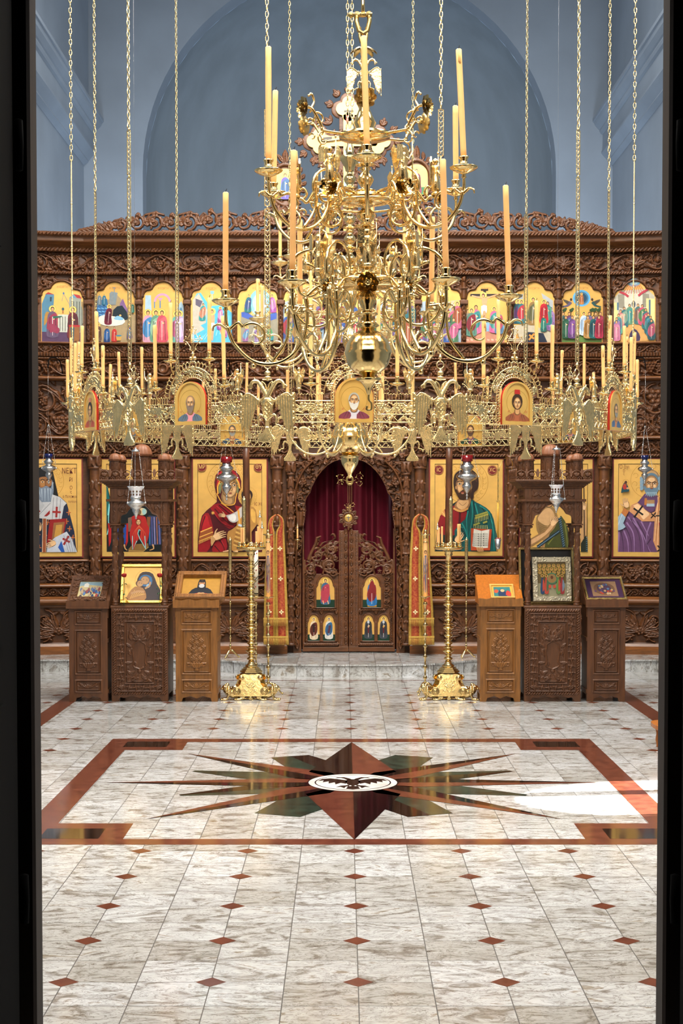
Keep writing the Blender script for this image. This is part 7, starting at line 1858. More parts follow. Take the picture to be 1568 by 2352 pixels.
def crowd(p, x0, x1, z0, z1):
    p.poly([(x0, z0), (x1, z0), (x1, z1), (x0, z1)], '#c9b98a'); w = x1-x0; h = z1-z0; rs = random.Random(3)
    p.poly([(x0, z1*.98), (x1, z1*.98), (x1, z0+h*.7), (x0+w*.4, z0+h*.8), (x0, z0+h*.7)], '#8fa9b4')
    p.poly([(x0+w*.2, z0+h*.65), (x0+w*.2, z0+h*.85), (x0+w*.3, z0+h*.92), (x0+w*.4, z0+h*.85), (x0+w*.4, z0+h*.65)], '#e4e0d4')
    for k in range(26):
        x = x0+w*rs.uniform(.08, .92); z = z0+h*rs.uniform(.05, .55); c = rs.choice(('#5c7ca8', '#a8483c', '#3c5c8c', '#6c7c9c', '#8c4c4c', '#b8a084', '#2c4468'))
        p.ell(x, z, w*.055, h*.11, c); p.ell(x, z+h*.13, w*.022, h*.03, '#c89c70')
def monk(p, x0, x1, z0, z1):
    w, h = x1-x0, z1-z0; X = lambda t: x0+w*t; Z = lambda t: z0+h*t
    p.poly([(x0, z0), (x1, z0), (x1, z1), (x0, z1)], '#a87a2c'); p.ring(X(.5), Z(.62), w*.20, w*.006, GOLDD)
    p.poly([(X(.18), Z(0)), (X(.2), Z(.25)), (X(.34), Z(.48)), (X(.66), Z(.48)), (X(.8), Z(.25)), (X(.82), Z(0))], '#14161f', 2)
    p.poly([(X(.38), Z(.40)), (X(.40), Z(.78)), (X(.43), Z(.92)), (X(.57), Z(.92)), (X(.60), Z(.78)), (X(.62), Z(.40))], '#0c0d12')
    p.ell(X(.5), Z(.72), w*.075, h*.13, '#a87448'); p.ell(X(.5), Z(.80), w*.07, h*.04, '#0c0d12'); p.ell(X(.5), Z(.58), w*.075, h*.10, '#a8a8a8'); p.ell(X(.5), Z(.64), w*.05, h*.04, '#b2b0ae')
    for s_ in (-1, 1): p.ell(X(.5+s_*.03), Z(.745), w*.012, h*.012, '#14100c')
    p.line([(X(.36), Z(.16)), (X(.5), Z(.20)), (X(.66), Z(.16))], h*.07, '#a02428'); p.ell(X(.46), Z(.19), w*.05, h*.045, SK); p.ell(X(.55), Z(.19), w*.05, h*.045, SK)
    p.text('ὁ ἅγιος', X(.2), Z(.86), -h*.07, '#6a2018', -.8) if False else None
def tender(p, x0, x1, z0, z1):
    w, h = x1-x0, z1-z0; X = lambda t: x0+w*t; Z = lambda t: z0+h*t
    p.poly([(x0, z0), (x1, z0), (x1, z1), (x0, z1)], GOLD); p.ring(X(.60), Z(.62), w*.30, w*.008, GOLDD)
    p.poly([(X(.34), Z(.5)), (X(.42), Z(.80)), (X(.58), Z(.87)), (X(.78), Z(.80)), (X(.90), Z(.5)), (X(1), Z(.3)), (X(1), Z(.0)), (X(.45), Z(.0)), (X(.5), Z(.3))], '#2c1418', 2)
    p.poly([(X(.40), Z(.62)), (X(.46), Z(.74)), (X(.60), Z(.78)), (X(.75), Z(.70)), (X(.76), Z(.5)), (X(.62), Z(.42)), (X(.46), Z(.48))], '#2c6ca0', 2)
    p.ell(X(.57), Z(.61), w*.13, h*.13, SKD, .5); p.ell(X(.57), Z(.61), w*.11, h*.115, SK, .5); p.ell(X(.42), Z(.52), w*.10, h*.10, '#5a3418'); p.ell(X(.44), Z(.51), w*.085, h*.09, SK, -.4)
    for (ex, ez) in ((.53, .64), (.62, .62), (.42, .53), (.48, .52)): p.ell(X(ex), Z(ez), w*.014, h*.008, '#20140c')
    p.poly([(X(.10), Z(0)), (X(.14), Z(.22)), (X(.30), Z(.42)), (X(.52), Z(.38)), (X(.62), Z(.18)), (X(.56), Z(0))], '#a8743c', 2)
    for k in range(7): p.line([(X(.18+k*.05), Z(.05+k*.02)), (X(.30+k*.05), Z(.32-k*.02))], w*.014, '#e2b05c')
    p.ell(X(.66), Z(.44), w*.05, h*.06, '#9cb8c8'); p.line([(X(.58), Z(.36)), (X(.70), Z(.44)), (X(.72), Z(.56))], w*.05, SK); p.line([(X(.20), Z(.22)), (X(.40), Z(.28)), (X(.56), Z(.26))], w*.06, SK)
def assembly(p, x0, x1, z0, z1):
    w, h = x1-x0, z1-z0; X = lambda t: x0+w*t; Z = lambda t: z0+h*t; rs = random.Random(8)
    p.poly([(x0, z0), (x1, z0), (x1, z1), (x0, z1)], '#5c4a24'); p.poly([(x0, z0), (x1, z0), (x1, Z(.38)), (x0, Z(.38))], '#8c8668')
    for r_, n, zz in ((0, 6, .90), (1, 7, .80), (2, 6, .70)):
        for i in range(n): x = X((i+.5)/n); p.ell(x, Z(zz), w*.06, w*.06, '#c09a3c'); p.ell(x, Z(zz), w*.034, h*.036, '#3c2414'); p.ell(x, Z(zz-.008), w*.024, h*.026, '#b08050')
    p.ell(X(.5), Z(.52), w*.20, h*.17, '#3c6c4c'); p.ell(X(.5), Z(.52), w*.16, h*.135, '#8a6a3c'); p.ell(X(.5), Z(.55), w*.05, h*.05, '#5c3018')
    for x, c, m in ((.16, '#1f3c5c', '#b0402c'), (.30, '#a8402c', '#3c5c3c'), (.72, '#5c7c3c', '#b0402c'), (.86, '#8c2c2c', '#6c7c8c')):
        p.poly([(X(x-.07), Z(.08)), (X(x-.06), Z(.35)), (X(x), Z(.60)), (X(x+.06), Z(.35)), (X(x+.07), Z(.08))], c, 2); p.poly([(X(x), Z(.12)), (X(x+.02), Z(.5)), (X(x+.09), Z(.3))], m, 2); p.ell(X(x), Z(.60), w*.055, w*.055, '#c8a044'); p.ell(X(x), Z(.60), w*.03, h*.032, '#5c3820')
    for x in (.42, .58): p.ell(X(x), Z(.28), w*.05, h*.05, '#b8482c')
def purple(p, x0, x1, z0, z1):
    w, h = x1-x0, z1-z0; X = lambda t: x0+w*t; Z = lambda t: z0+h*t; rs = random.Random(6)
    p.poly([(x0, z0), (x1, z0), (x1, z1), (x0, z1)], '#3a1c3c'); p.poly([(X(.14), Z(.12)), (X(.86), Z(.12)), (X(.86), Z(.88)), (X(.14), Z(.88))], '#8c6a4c')
    p.ell(X(.5), Z(.5), w*.30, h*.32, '#6c4c34'); p.ell(X(.5), Z(.5), w*.2, h*.22, '#4c3448')
    for k in range(22): a = rs.uniform(0, 6.28); r = rs.uniform(.1, .3); p.ell(X(.5+r*math.cos(a)), Z(.5+r*math.sin(a)), w*.035, h*.05, rs.choice(('#a8402c', '#b0905c', '#4c6c8c', '#c0a078', '#5c3c5c')))
def nativ_small(p, x0, x1, z0, z1):
    w, h = x1-x0, z1-z0; X = lambda t: x0+w*t; Z = lambda t: z0+h*t
    p.poly([(x0, z0), (x1, z0), (x1, z1), (x0, z1)], '#c89a3c'); p.poly([(X(.08), Z(.08)), (X(.92), Z(.08)), (X(.9), Z(.9)), (X(.1), Z(.9))], '#2c6c6c')
    p.poly([(X(.3), Z(.1)), (X(.35), Z(.55)), (X(.5), Z(.7)), (X(.66), Z(.5)), (X(.7), Z(.1))], '#1c3050', 2); p.ell(X(.52), Z(.58), w*.1, h*.12, '#c8a070'); p.poly([(X(.66), Z(.2)), (X(.75), Z(.6)), (X(.92), Z(.4)), (X(.9), Z(.1))], '#b8382c', 2); p.poly([(X(.1), Z(.5)), (X(.2), Z(.7)), (X(.34), Z(.55)), (X(.2), Z(.35))], '#b8482c', 2)

YL = 12.83
T1 = lectern(160, 248, 1612, 1386, 1322, YL, 'dark oak lectern with carved flower vase panel, farthest left', LECTD)
T3 = lectern(404, 500, 1612, 1384, 1318, YL, 'warm oak lectern with carved flower vase panel, right of the left canopied shrine', LECT)
T4 = lectern(1102, 1194, 1608, 1381, 1320, YL, 'oak lectern with a plain golden sloping desk, left of the right canopied shrine', LECT, True)
T6 = lectern(1347, 1434, 1610, 1383, 1322, YL, 'dark oak lectern with carved vase panel, farthest right', LECTD)
def on(T, *a, **k): t, cx, zf, sl, dep = T; return desk_frame(cx, zf, sl, YL, *a, **k)
on(T1, .30, .335, .004, 'small bright crowded scene in carved walnut frame on the far left lectern', 'framed_icon', CARVED, GOLD, crowd, fw=.055, carve=leafy)
on(T3, .405, .36, .004, 'framed icon of a white-bearded person in black hood on the third left lectern', 'framed_icon', LECT, GOLD, monk, fw=.045, thick=.05, carve=beads, side=.03)
on(T4, .20, .20, .015, 'small gilt-edged icon with teal and red figures lying on the golden desk', 'small_icon', GOLDF, GOLD, nativ_small, fw=.016, side=.02)
on(T6, .335, .33, .004, 'purple mounted icon in a beaded gilt frame on the far right lectern', 'framed_icon', BRASSD, GOLD, purple, fw=.022, carve=beads)

# ------------------------------------------------------------------ canopied shrines
def shrine(pxa, pxb, label, Y=YL, dx=0):
    ca, cb = at(pxa, 1612, Y).x, at(pxb, 1612, Y).x; w = cb-ca; cx = (ca+cb)/2; hw = w/2; dep = .40
    T = thing('canopied_shrine', label, 'icon shrine', (cx, Y, 0), (0, 0, 0), 'canopied icon shrines')
    Z = lambda y: at(791, y, Y).z
    h = Z(1397)
    mb = MB(); mb.box(-hw, hw, 0, dep, .055, h)
    for s_ in (-1, 1):
        a, b = sorted((s_*hw, s_*(hw-.06))); mb.box(a, b, 0, .06, 0, .055); mb.box(a, b, dep-.06, dep, 0, .055)
    mb.box(-hw-.008, hw+.008, -.012, dep+.01, h, h+.02, bev=.004); mb.build('cabinet', LECTD, T)
    R = Relief(w, h, .0032, z0=0); R.H[:] = .003
    R.poly([(-hw+.05, 0), (-hw+.07, .034), (-hw*.55, .03), (-hw*.3, .048), (0, .03), (hw*.3, .048), (hw*.55, .03), (hw-.07, .034), (hw-.05, 0)], 0, 'cut')
    for x in (-hw+.022, hw-.022): R.ropev(x, .06, h-.01, .012, .012)
    R.rope(-hw+.03, hw-.03, h-.02, .012, .012); R.rope(-hw+.03, hw-.03, .068, .012, .012)
    frame_rect(R, -hw+.042, hw-.042, .085, h-.04, .006, .012, .002)
    def border(x0, x1, z0, z1, vert):
        n = int((z1-z0 if vert else x1-x0)/.055)
        for i in range(n):
            t = (i+.5)/n; x = (x0+x1)/2 if vert else x0+(x1-x0)*t; z = z0+(z1-z0)*t if vert else (z0+z1)/2; s_ = 1 if i % 2 else -1
            R.rosette(x+(s_*.008 if vert else 0), z, .014, .014, 5)
            for a in (.6, 2.4, 3.9, 5.4): R.leaf(x, z, a+s_*.4, .032, .014, .011, .8*s_)
    b0 = .055; bw_ = .045
    border(-hw+b0, -hw+b0+bw_, .10, h-.05, True); border(hw-b0-bw_, hw-b0, .10, h-.05, True); border(-hw+b0, hw-b0, .10, .14, False); border(-hw+b0, hw-b0, h-.095, h-.05, False)
    xi = hw-b0-bw_-.008; frame_rect(R, -xi, xi, .15, h-.105, .006, .012, .002); xi -= .018; frame_rect(R, -xi, xi, .165, h-.12, .004, .010, .004)
    zc_ = h*.50
    for s_ in (-1, 1): R.fill(*sorted((s_*.03, s_*(xi-.012))), zc_-.22, zc_-.09, .034, .008, 3); R.fill(*sorted((s_*.02, s_*(xi-.012))), zc_+.11, zc_+.25, .034, .008, 4); R.fill(*sorted((s_*.06, s_*(xi-.012))), zc_-.1, zc_+.11, .03, .007, 6)
    for s_ in (-1, 1):
        R.stroke([(s_*x, zc_+z) for x, z in ((0, .12), (.035, .10), (.05, .085), (.048, .06), (.058, .03), (.05, -.02), (.045, -.06), (.055, -.085), (.04, -.10), (0, -.115))], .0045, None, .012)
        for (x, z, a, L) in ((.02, .14, 1.2, .07), (.03, .16, .7, .07), (.06, .12, .9, .06), (.07, .07, .3, .05), (.07, .0, .9, .05), (.065, -.06, -.3, .06), (.04, -.13, -.6, .06), (.02, -.16, -1.2, .06), (.06, -.16, .4, .05), (.075, .17, 1.6, .06), (.03, .215, .4, .05)): R.leaf(s_*x, zc_+z, a if s_ > 0 else PI-a, L, .022, .012, .8*s_)
        R.spiral(s_*.06, zc_+.20, .022, 0, 1.2, .004, .012, dr=s_); R.spiral(s_*.05, zc_-.20, .022, 0, 1.2, .004, .012, dr=-s_)
    for k in range(7): R.leaf(0, zc_+.12, PI*(k+.5)/7, .065, .016, .013, 0)
    R.dot(0, zc_-.13, .018, .013)
    R.H *= 1.7; R.mesh('front_panel', LECTD, parent=T, back=.003, loc=(0, -.005, 0))
    # four vine-wrapped columns
    z0, z1 = h+.02, Z(1222); cr = .021
    L = 2*PI*cr; Rc = Relief(L, z1-z0, .0032, x0=0, z0=0)
    for i in range(3):
        for k in range(int((z1-z0)/.06)): Rc.leaf(L*(i+.5)/3, k*.06+.01, PI/2+(.5 if k % 2 else -.5), .06, .016, .006, .9*(-1)**k)
    for z in (.01, .03, z1-z0-.02): Rc.band(z-.007, z+.007, .007)
    cx4 = hw-.028; cols = [(-cx4, .03), (cx4, .03), (-cx4, dep-.03), (cx4, dep-.03)]
    c0 = Rc.mesh('column', LECTD, parent=T, border=False, fn=lambda V: np.stack([(cr-V[:, 1])*np.sin(V[:, 0]/cr), -(cr-V[:, 1])*np.cos(V[:, 0]/cr), V[:, 2]], -1)[:, :] if True else V)
    c0.location = (cols[0][0], cols[0][1], z0)
    for (x, y) in cols[1:]: o = c0.copy(); link(o, T); o.location = (x, y, z0)
    mb = MB(); zc0 = z1
    for (x, y) in cols:
        mb.lathe([(cr*.95, 0), (cr*1.2, .01), (cr*1.05, .02), (cr*1.5, .045), (cr*1.7, .055)], 12, (x, y, zc0), flute=8, fl_amt=.18)
        for s_ in (-1, 1): mb.lathe([(0, -.006), (.012, -.006), (.012, .006), (0, .006)], 10, (0, 0, 0)); k = len(mb.v)-40; mb.v[k:] = [(x+s_*.026+v[0], y-.02+v[2], zc0+.043+v[1]) for v in mb.v[k:]]
        mb.box(x-.042, x+.042, y-.042, y+.042, zc0+.055, zc0+.068)
    mb.build('capital', LECTD, T)
    # arched head, frieze, cornice, pierced cresting (front and sides)
    za, zf0, zf1, zr, zcn = zc0+.068, Z(1152), Z(1147), Z(1121), Z(1106)
    def head(wd, name, loc, rot):
        H = zr-za; R = Relief(wd, H, .0032, z0=0); hwd = wd/2; R.H[:] = .004
        R.band(0, H, .010, -hwd, -hwd+.055); R.band(0, H, .010, hwd-.055, hwd)
        zz = zf0-za
        arch_ = [(-hwd+.062, -.01), (-hwd+.065, .01), (-hwd*.62, zz*.36), (-hwd*.45, zz*.44), (-hwd*.36, zz*.62), (-hwd*.2, zz*.80), (0, zz*.87)]; arch_ += [(-x, z) for x, z in arch_[-2::-1]]
        for s_ in (-1, 1):
            R.spiral(s_*hwd*.58, zz*.68, .032, 0, 1.3, .006, .014, dr=s_)
            for k in range(5): R.leaf(s_*hwd*(.3+.12*k), zz*.92, -PI/2+s_*.3, .05, .02, .012, .5*s_)
            for k in range(4): R.leaf(s_*(hwd-.028), .02+k*.04, PI/2, .045, .025, .018, .5*(-1)**k)
            for k in range(3): R.leaf(s_*hwd*(.18+.25*k), (zf1-za)+.025, PI/2-s_*.5, .05, .022, .013, .7*s_); R.leaf(s_*hwd*(.18+.25*k), (zf1-za)+.025, PI/2+s_*.8, .045, .02, .012, .7*s_)
        R.rosette(0, (zr+zf1)/2-za, .018, .015)
        R.poly(arch_, 0, 'cut'); R.stroke(arch_[1:-1], .006, .006, .016)
        R.mesh(name, LECTD, parent=T, loc=loc, rot=rot, back=.02)
    head(w-.0, 'arched_head', (0, .004, za), (0, 0, 0)); head(dep, 'arched_head', (-hw+.004, dep/2, za), (0, 0, -PI/2)); head(dep, 'arched_head', (hw-.004, dep/2, za), (0, 0, PI/2))
    def rbox(mb, e, z0, z1): mb.box(-hw-e, hw+e, -e, dep+e, z0, z1, bev=.003)
    mb = MB(); rbox(mb, .035, zf0, zf1+.002)
    for k in range(6): rbox(mb, .02+.055*(k/5)**1.3, zr+(zcn-zr)*k/6, zr+(zcn-zr)*(k+1)/6)
    rbox(mb, .085, zcn, zcn+.008); mb.build('cornice', LECTD, T)
    zct = zcn+.008; zch = Z(1083)-zct+.01
    def cresting(wd, loc, rot):
        R = Relief(wd, zch*1.25, .003, z0=0); n = max(2, round(wd/.085)); R.band(0, .006, .006)
        for i in range(n*2): x = -wd/2+wd*(i+.5)/(n*2); R.stroke([(x+.016*math.cos(a), .012+.016*math.sin(a)) for a in np.linspace(-.4, PI+.4, 9)], .0035, None, .006); R.dot(x, .012, .006, .006)
        for i in range(n):
            x = -wd/2+wd*(i+.5)/n; R.stroke([(x+wd/n*.46*math.cos(a), .03+zch*.62*math.sin(a)) for a in np.linspace(0, PI, 13)], .0045, None, .007)
            R.rosette(x, .055, .014, .007, 5); R.seg((x, .03), (x, .05), .003, .003, .006)
            for s_ in (-1, 1): R.leaf(x, .035, PI/2+s_*.9, .035, .014, .006, -.6*s_); R.leaf(x+s_*wd/n*.45, .025, PI/2, zch*.9, .016, .006, 0)
        R.mesh('cresting', LECTD, pierce=True, back=.006, parent=T, loc=loc, rot=rot)
    cresting(w+.17, (0, -.078, zct), (-.12, 0, 0)); cresting(dep+.16, (-hw-.078, dep/2, zct), (0, 0, -PI/2)); cresting(dep+.16, (hw+.078, dep/2, zct), (0, 0, PI/2))
    mb = MB(); rbox(mb, .04, zct, zct+.005); mb.build('roof_board', LECTD, T)
    # domes on solid drums, black beads put in for the shade of piercings
    def dome(x, y, r, hd, hr, nm):
        q = thing(nm, None, None); del_keys = [k for k in q.keys()]; q.parent = T; q.location = (x, y, zct+.005)
        mb = MB(); mb.lathe([(r*.88, 0), (r*.88, hd)], 8, (0, 0, 0), sm=False); mb.lathe([(r*1.05, hd), (r*1.08, hd+.005), (r*.9, hd+.008)], 8, (0, 0, 0), sm=False)
        for i in range(8):
            a = 2*PI*(i+.5)/8; ux, uy = math.cos(a), math.sin(a); d = r*.88*math.cos(PI/8)+.0012; tw = r*.24
            P = lambda u, z: (ux*d-uy*u, uy*d+ux*u, z)
            mb.tube([P(-tw, .01), P(-tw, hd*.7), P(-tw*.6, hd*.86), P(0, hd*.9), P(tw*.6, hd*.86), P(tw, hd*.7), P(tw, .01)], .0022, 5)
            for (u, z) in ((0, .3), (-.4, .42), (.4, .42), (0, .56), (0, .76), (-.4, .2), (.4, .2)): mb.ball(P(u*tw, z*hd), .0026, 6, 4, m=1)
        mb.build('drum', [LECTD, BLACKM], q)
        mb = MB(); n = 10; prof = [(r*(1-.02)*math.cos(t)**.8 if math.cos(t) > 0 else 0, hd+.008+hr*math.sin(t)) for t in np.linspace(0, PI/2, n)]
        prof[-1] = (.001, hd+.008+hr); mb.lathe(prof, 48, flute=12, fl_amt=.06); mb.lathe([(0, 0), (.006, .004), (.003, .010), (.007, .016), (.005, .022), (0, .025)], 10, (0, 0, hd+.006+hr)); mb.build('dome', mat('dome_walnut', '#8a5637', rough=.5, var=.25, vscale=14, stretch=(4, 4, 1)), q)
    dome(0, dep/2, .090, .196, .095, 'large_dome')
    for s_ in (-1, 1):
        dome(s_*(hw-.03), .05, .054, .155, .056, 'small_dome'); dome(s_*(hw-.03), dep-.05, .054, .155, .056, 'small_dome')
    return T, cx, h+.02
S1 = shrine(257, 386, 'domed wooden icon shrine left of the doorway, holding the gold icon with roses')
S2 = shrine(1203, 1332, 'domed wooden icon shrine right of the doorway, holding the silver-framed icon')
def leaning(cx, z, Y, w, hgt, label, frame_m, board_m, draw, fw, thick, tilt, carve=None, yaw=0, name='framed_icon'):
    t = thing(name, label, 'icon', (cx, Y, z), (-tilt, 0, yaw)); mb = MB(); hw = w/2
    for (x0, x1, z0, z1) in ((-hw, hw, 0, fw), (-hw, hw, hgt-fw, hgt), (-hw, -hw+fw, fw, hgt-fw), (hw-fw, hw, fw, hgt-fw)): mb.box(x0, x1, -thick, 0, z0, z1, bev=.004)
    mb.build('frame', frame_m, t)
    if carve: R = Relief(w, hgt, .003, z0=0); carve(R, w, hgt, fw); R.mesh('frame_carving', frame_m, pierce=True, back=.001, thr=.0008, parent=t, loc=(0, -thick, 0))
    mb = MB(); mb.box(-hw+fw*.8, hw-fw*.8, -.010, -.001, fw*.8, hgt-fw*.8); mb.build('board', board_m, t)
    p = Paint(lambda x, y: (x, y), .00012); draw(p, -hw+fw, hw-fw, fw, hgt-fw); p.build('painting', t, (0, -.0105, 0)); return t
GILT = mat('bright_gilt', '#e3b34c', rough=.2, metal=.7, var=.2, vscale=12)
leaning(S1[1]+.01, S1[2]+.012, YL+.05, .35, .34, 'gilt framed icon of a veiled woman cheek to cheek with a child, roses beside it', GILT, GOLD, tender, .024, .03, .38, beads)
# outer glazed frame and the embossed silver icon inside the right shrine
def dark_ground(p, x0, x1, z0, z1): p.poly([(x0, z0), (x1, z0), (x1, z1), (x0, z1)], '#120c08')
oi = leaning(S2[1]-.03, S2[2]+.005, YL+.14, .46, .47, 'large gilt edged dark case behind the silver icon in the right shrine', BRASSD, BLACKM, dark_ground, .02, .035, .16, beads, .06, 'display_frame')
def silver_rim(R, w, h, fw): leafy(R, w, h, fw)
leaning(S2[1]+.005, S2[2]+.03, YL+.07, .325, .37, 'old icon crowded with small figures in an embossed silver border, right shrine', mat('embossed_silver_gilt', (.62, .54, .38, 1), rough=.32, metal=.9, var=.3, vscale=30, bump=.5, bscale=120), GOLD, assembly, .045, .022, .16, silver_rim, .08)
# roses
ROSE = mat('red_rose_petal', '#a01414', rough=.6); LEAFG = mat('rose_leaf', '#23502a', rough=.5, var=.3, vscale=20)
def rose(cx, cy, cz, sd, label, hd):
    t = thing('rose', label, 'flower', (cx, cy, cz), (0, 0, 0), 'roses on the gilt icon'); mb = MB(); rs = random.Random(sd)
    for ringi, (rr, n) in enumerate(((.024, 6), (.017, 5), (.010, 4))):
        for i in range(n):
            a = 2*PI*i/n+ringi; vs = []
            for u in range(4):
                for v in (-1, 0, 1):
                    f = u/3; rad = rr*(.3+.7*f)*(1 if u < 3 else .9); wd = rr*.62*math.sin(PI*min(.9, .25+.6*f)); z = hd+.030*f-(.006*ringi*0)+ringi*.002-abs(v)*.002*f
                    vs.append((rad*math.cos(a)-v*wd*math.sin(a), rad*math.sin(a)+v*wd*math.cos(a), z))
            fs = [(u*3+v, u*3+v+1, u*3+v+4, u*3+v+3) for u in range(3) for v in range(2)]
            mb.add(vs, fs, 0, True)
    o = mb.build('petals', ROSE, t); s_ = o.modifiers.new('t', 'SOLIDIFY'); s_.thickness = .0012
    mb = MB(); mb.tube(catmull([(0, 0, hd+.004), (.006, 0, hd*.6), (-.004, .004, hd*.3), (0, 0, 0)], 4), .0022, 6); mb.build('rose_stem', LEAFG, t)
    for i in range(5):
        a = rs.uniform(0, 6.28); z = hd*rs.uniform(.25, .85); L = .035; mb = MB()
        mb.add([(0, 0, z), (L*.5*math.cos(a)-.011*math.sin(a), L*.5*math.sin(a)+.011*math.cos(a), z+.004), (L*math.cos(a), L*math.sin(a), z-.008), (L*.5*math.cos(a)+.011*math.sin(a), L*.5*math.sin(a)-.011*math.cos(a), z+.004), (L*.5*math.cos(a), L*.5*math.sin(a), z+.009)], [(0, 4, 1), (1, 4, 2), (0, 3, 4), (4, 3, 2)], 0, True)
        lf_ = mb.build('rose_leaf', LEAFG, t); s2 = lf_.modifiers.new('t', 'SOLIDIFY'); s2.thickness = .0008
    return t
zr0 = S1[2]
rose(at(285, 1350, YL-.02).x, YL-.025, zr0, 1, 'red rose with green leaves at the left edge of the gilt icon', .235)
rose(at(367, 1350, YL-.0).x, YL-.01, zr0, 2, 'red rose at the right edge of the gilt icon', .235)

# ------------------------------------------------------------------ tall brass candle stands with lions
def lion(mb, cx, cy, sx):
    """couchant lion facing the camera side, body running outwards along sx"""
    T = lambda x, y, z: (cx+sx*x, cy+y, z)
    P = [T(-.085, .03, .035), T(-.055, .028, .048), T(-.015, .02, .05), T(.03, .012, .058), T(.055, .005, .075), T(.075, -.004, .095)]
    mb.tube(catmull(P, 4), [.030+.010*math.sin(PI*i/20) for i in range(21)], 10)
    mb.ball(T(.082, -.010, .102), .027, 10, 8); mb.ball(T(.104, -.018, .097), .012, 8, 6, sz=.8); mb.ball(T(.113, -.020, .098), .005, 6, 4)
    for a in range(11): t = 2*PI*a/11; mb.ball(T(.066+.006*math.cos(t*2), -.006+.030*math.cos(t), .098+.032*math.sin(t)), .015, 7, 5); mb.ball(T(.050, -.006+.022*math.cos(t), .082+.026*math.sin(t)), .015, 7, 5)
    for y in (-.02, .014): mb.ball(T(.078, y, .128), .006, 6, 5)
    for y in (-.022, .024):
        mb.tube(catmull([T(.045, y, .055), T(.058, y-.004, .03), T(.068, y-.006, .012), T(.10, y-.012, .008)], 4), .0105, 8); mb.ball(T(.108, y-.012, .009), .0115, 8, 5, sz=.75)
        mb.ball(T(-.06, y*1.3+.02, .03), .028, 9, 7, sy=.6); mb.tube(catmull([T(-.065, y*1.4+.02, .02), T(-.045, y*1.5+.01, .010), T(-.01, y*1.5+.005, .008)], 4), .009, 8); mb.ball(T(-.004, y*1.5+.004, .009), .010, 8, 5, sz=.8)
    mb.tube(catmull([T(-.10, .03, .04), T(-.118, .02, .022), T(-.10, .0, .012), T(-.07, -.01, .014)], 4), .005, 6); mb.ball(T(-.066, -.011, .015), .009, 7, 5)
WOODC = mat('brown_wax_shaft', '#6a3c1c', rough=.4, var=.6, vscale=5, stretch=(4, 4, 1.2), col2='#33190b')
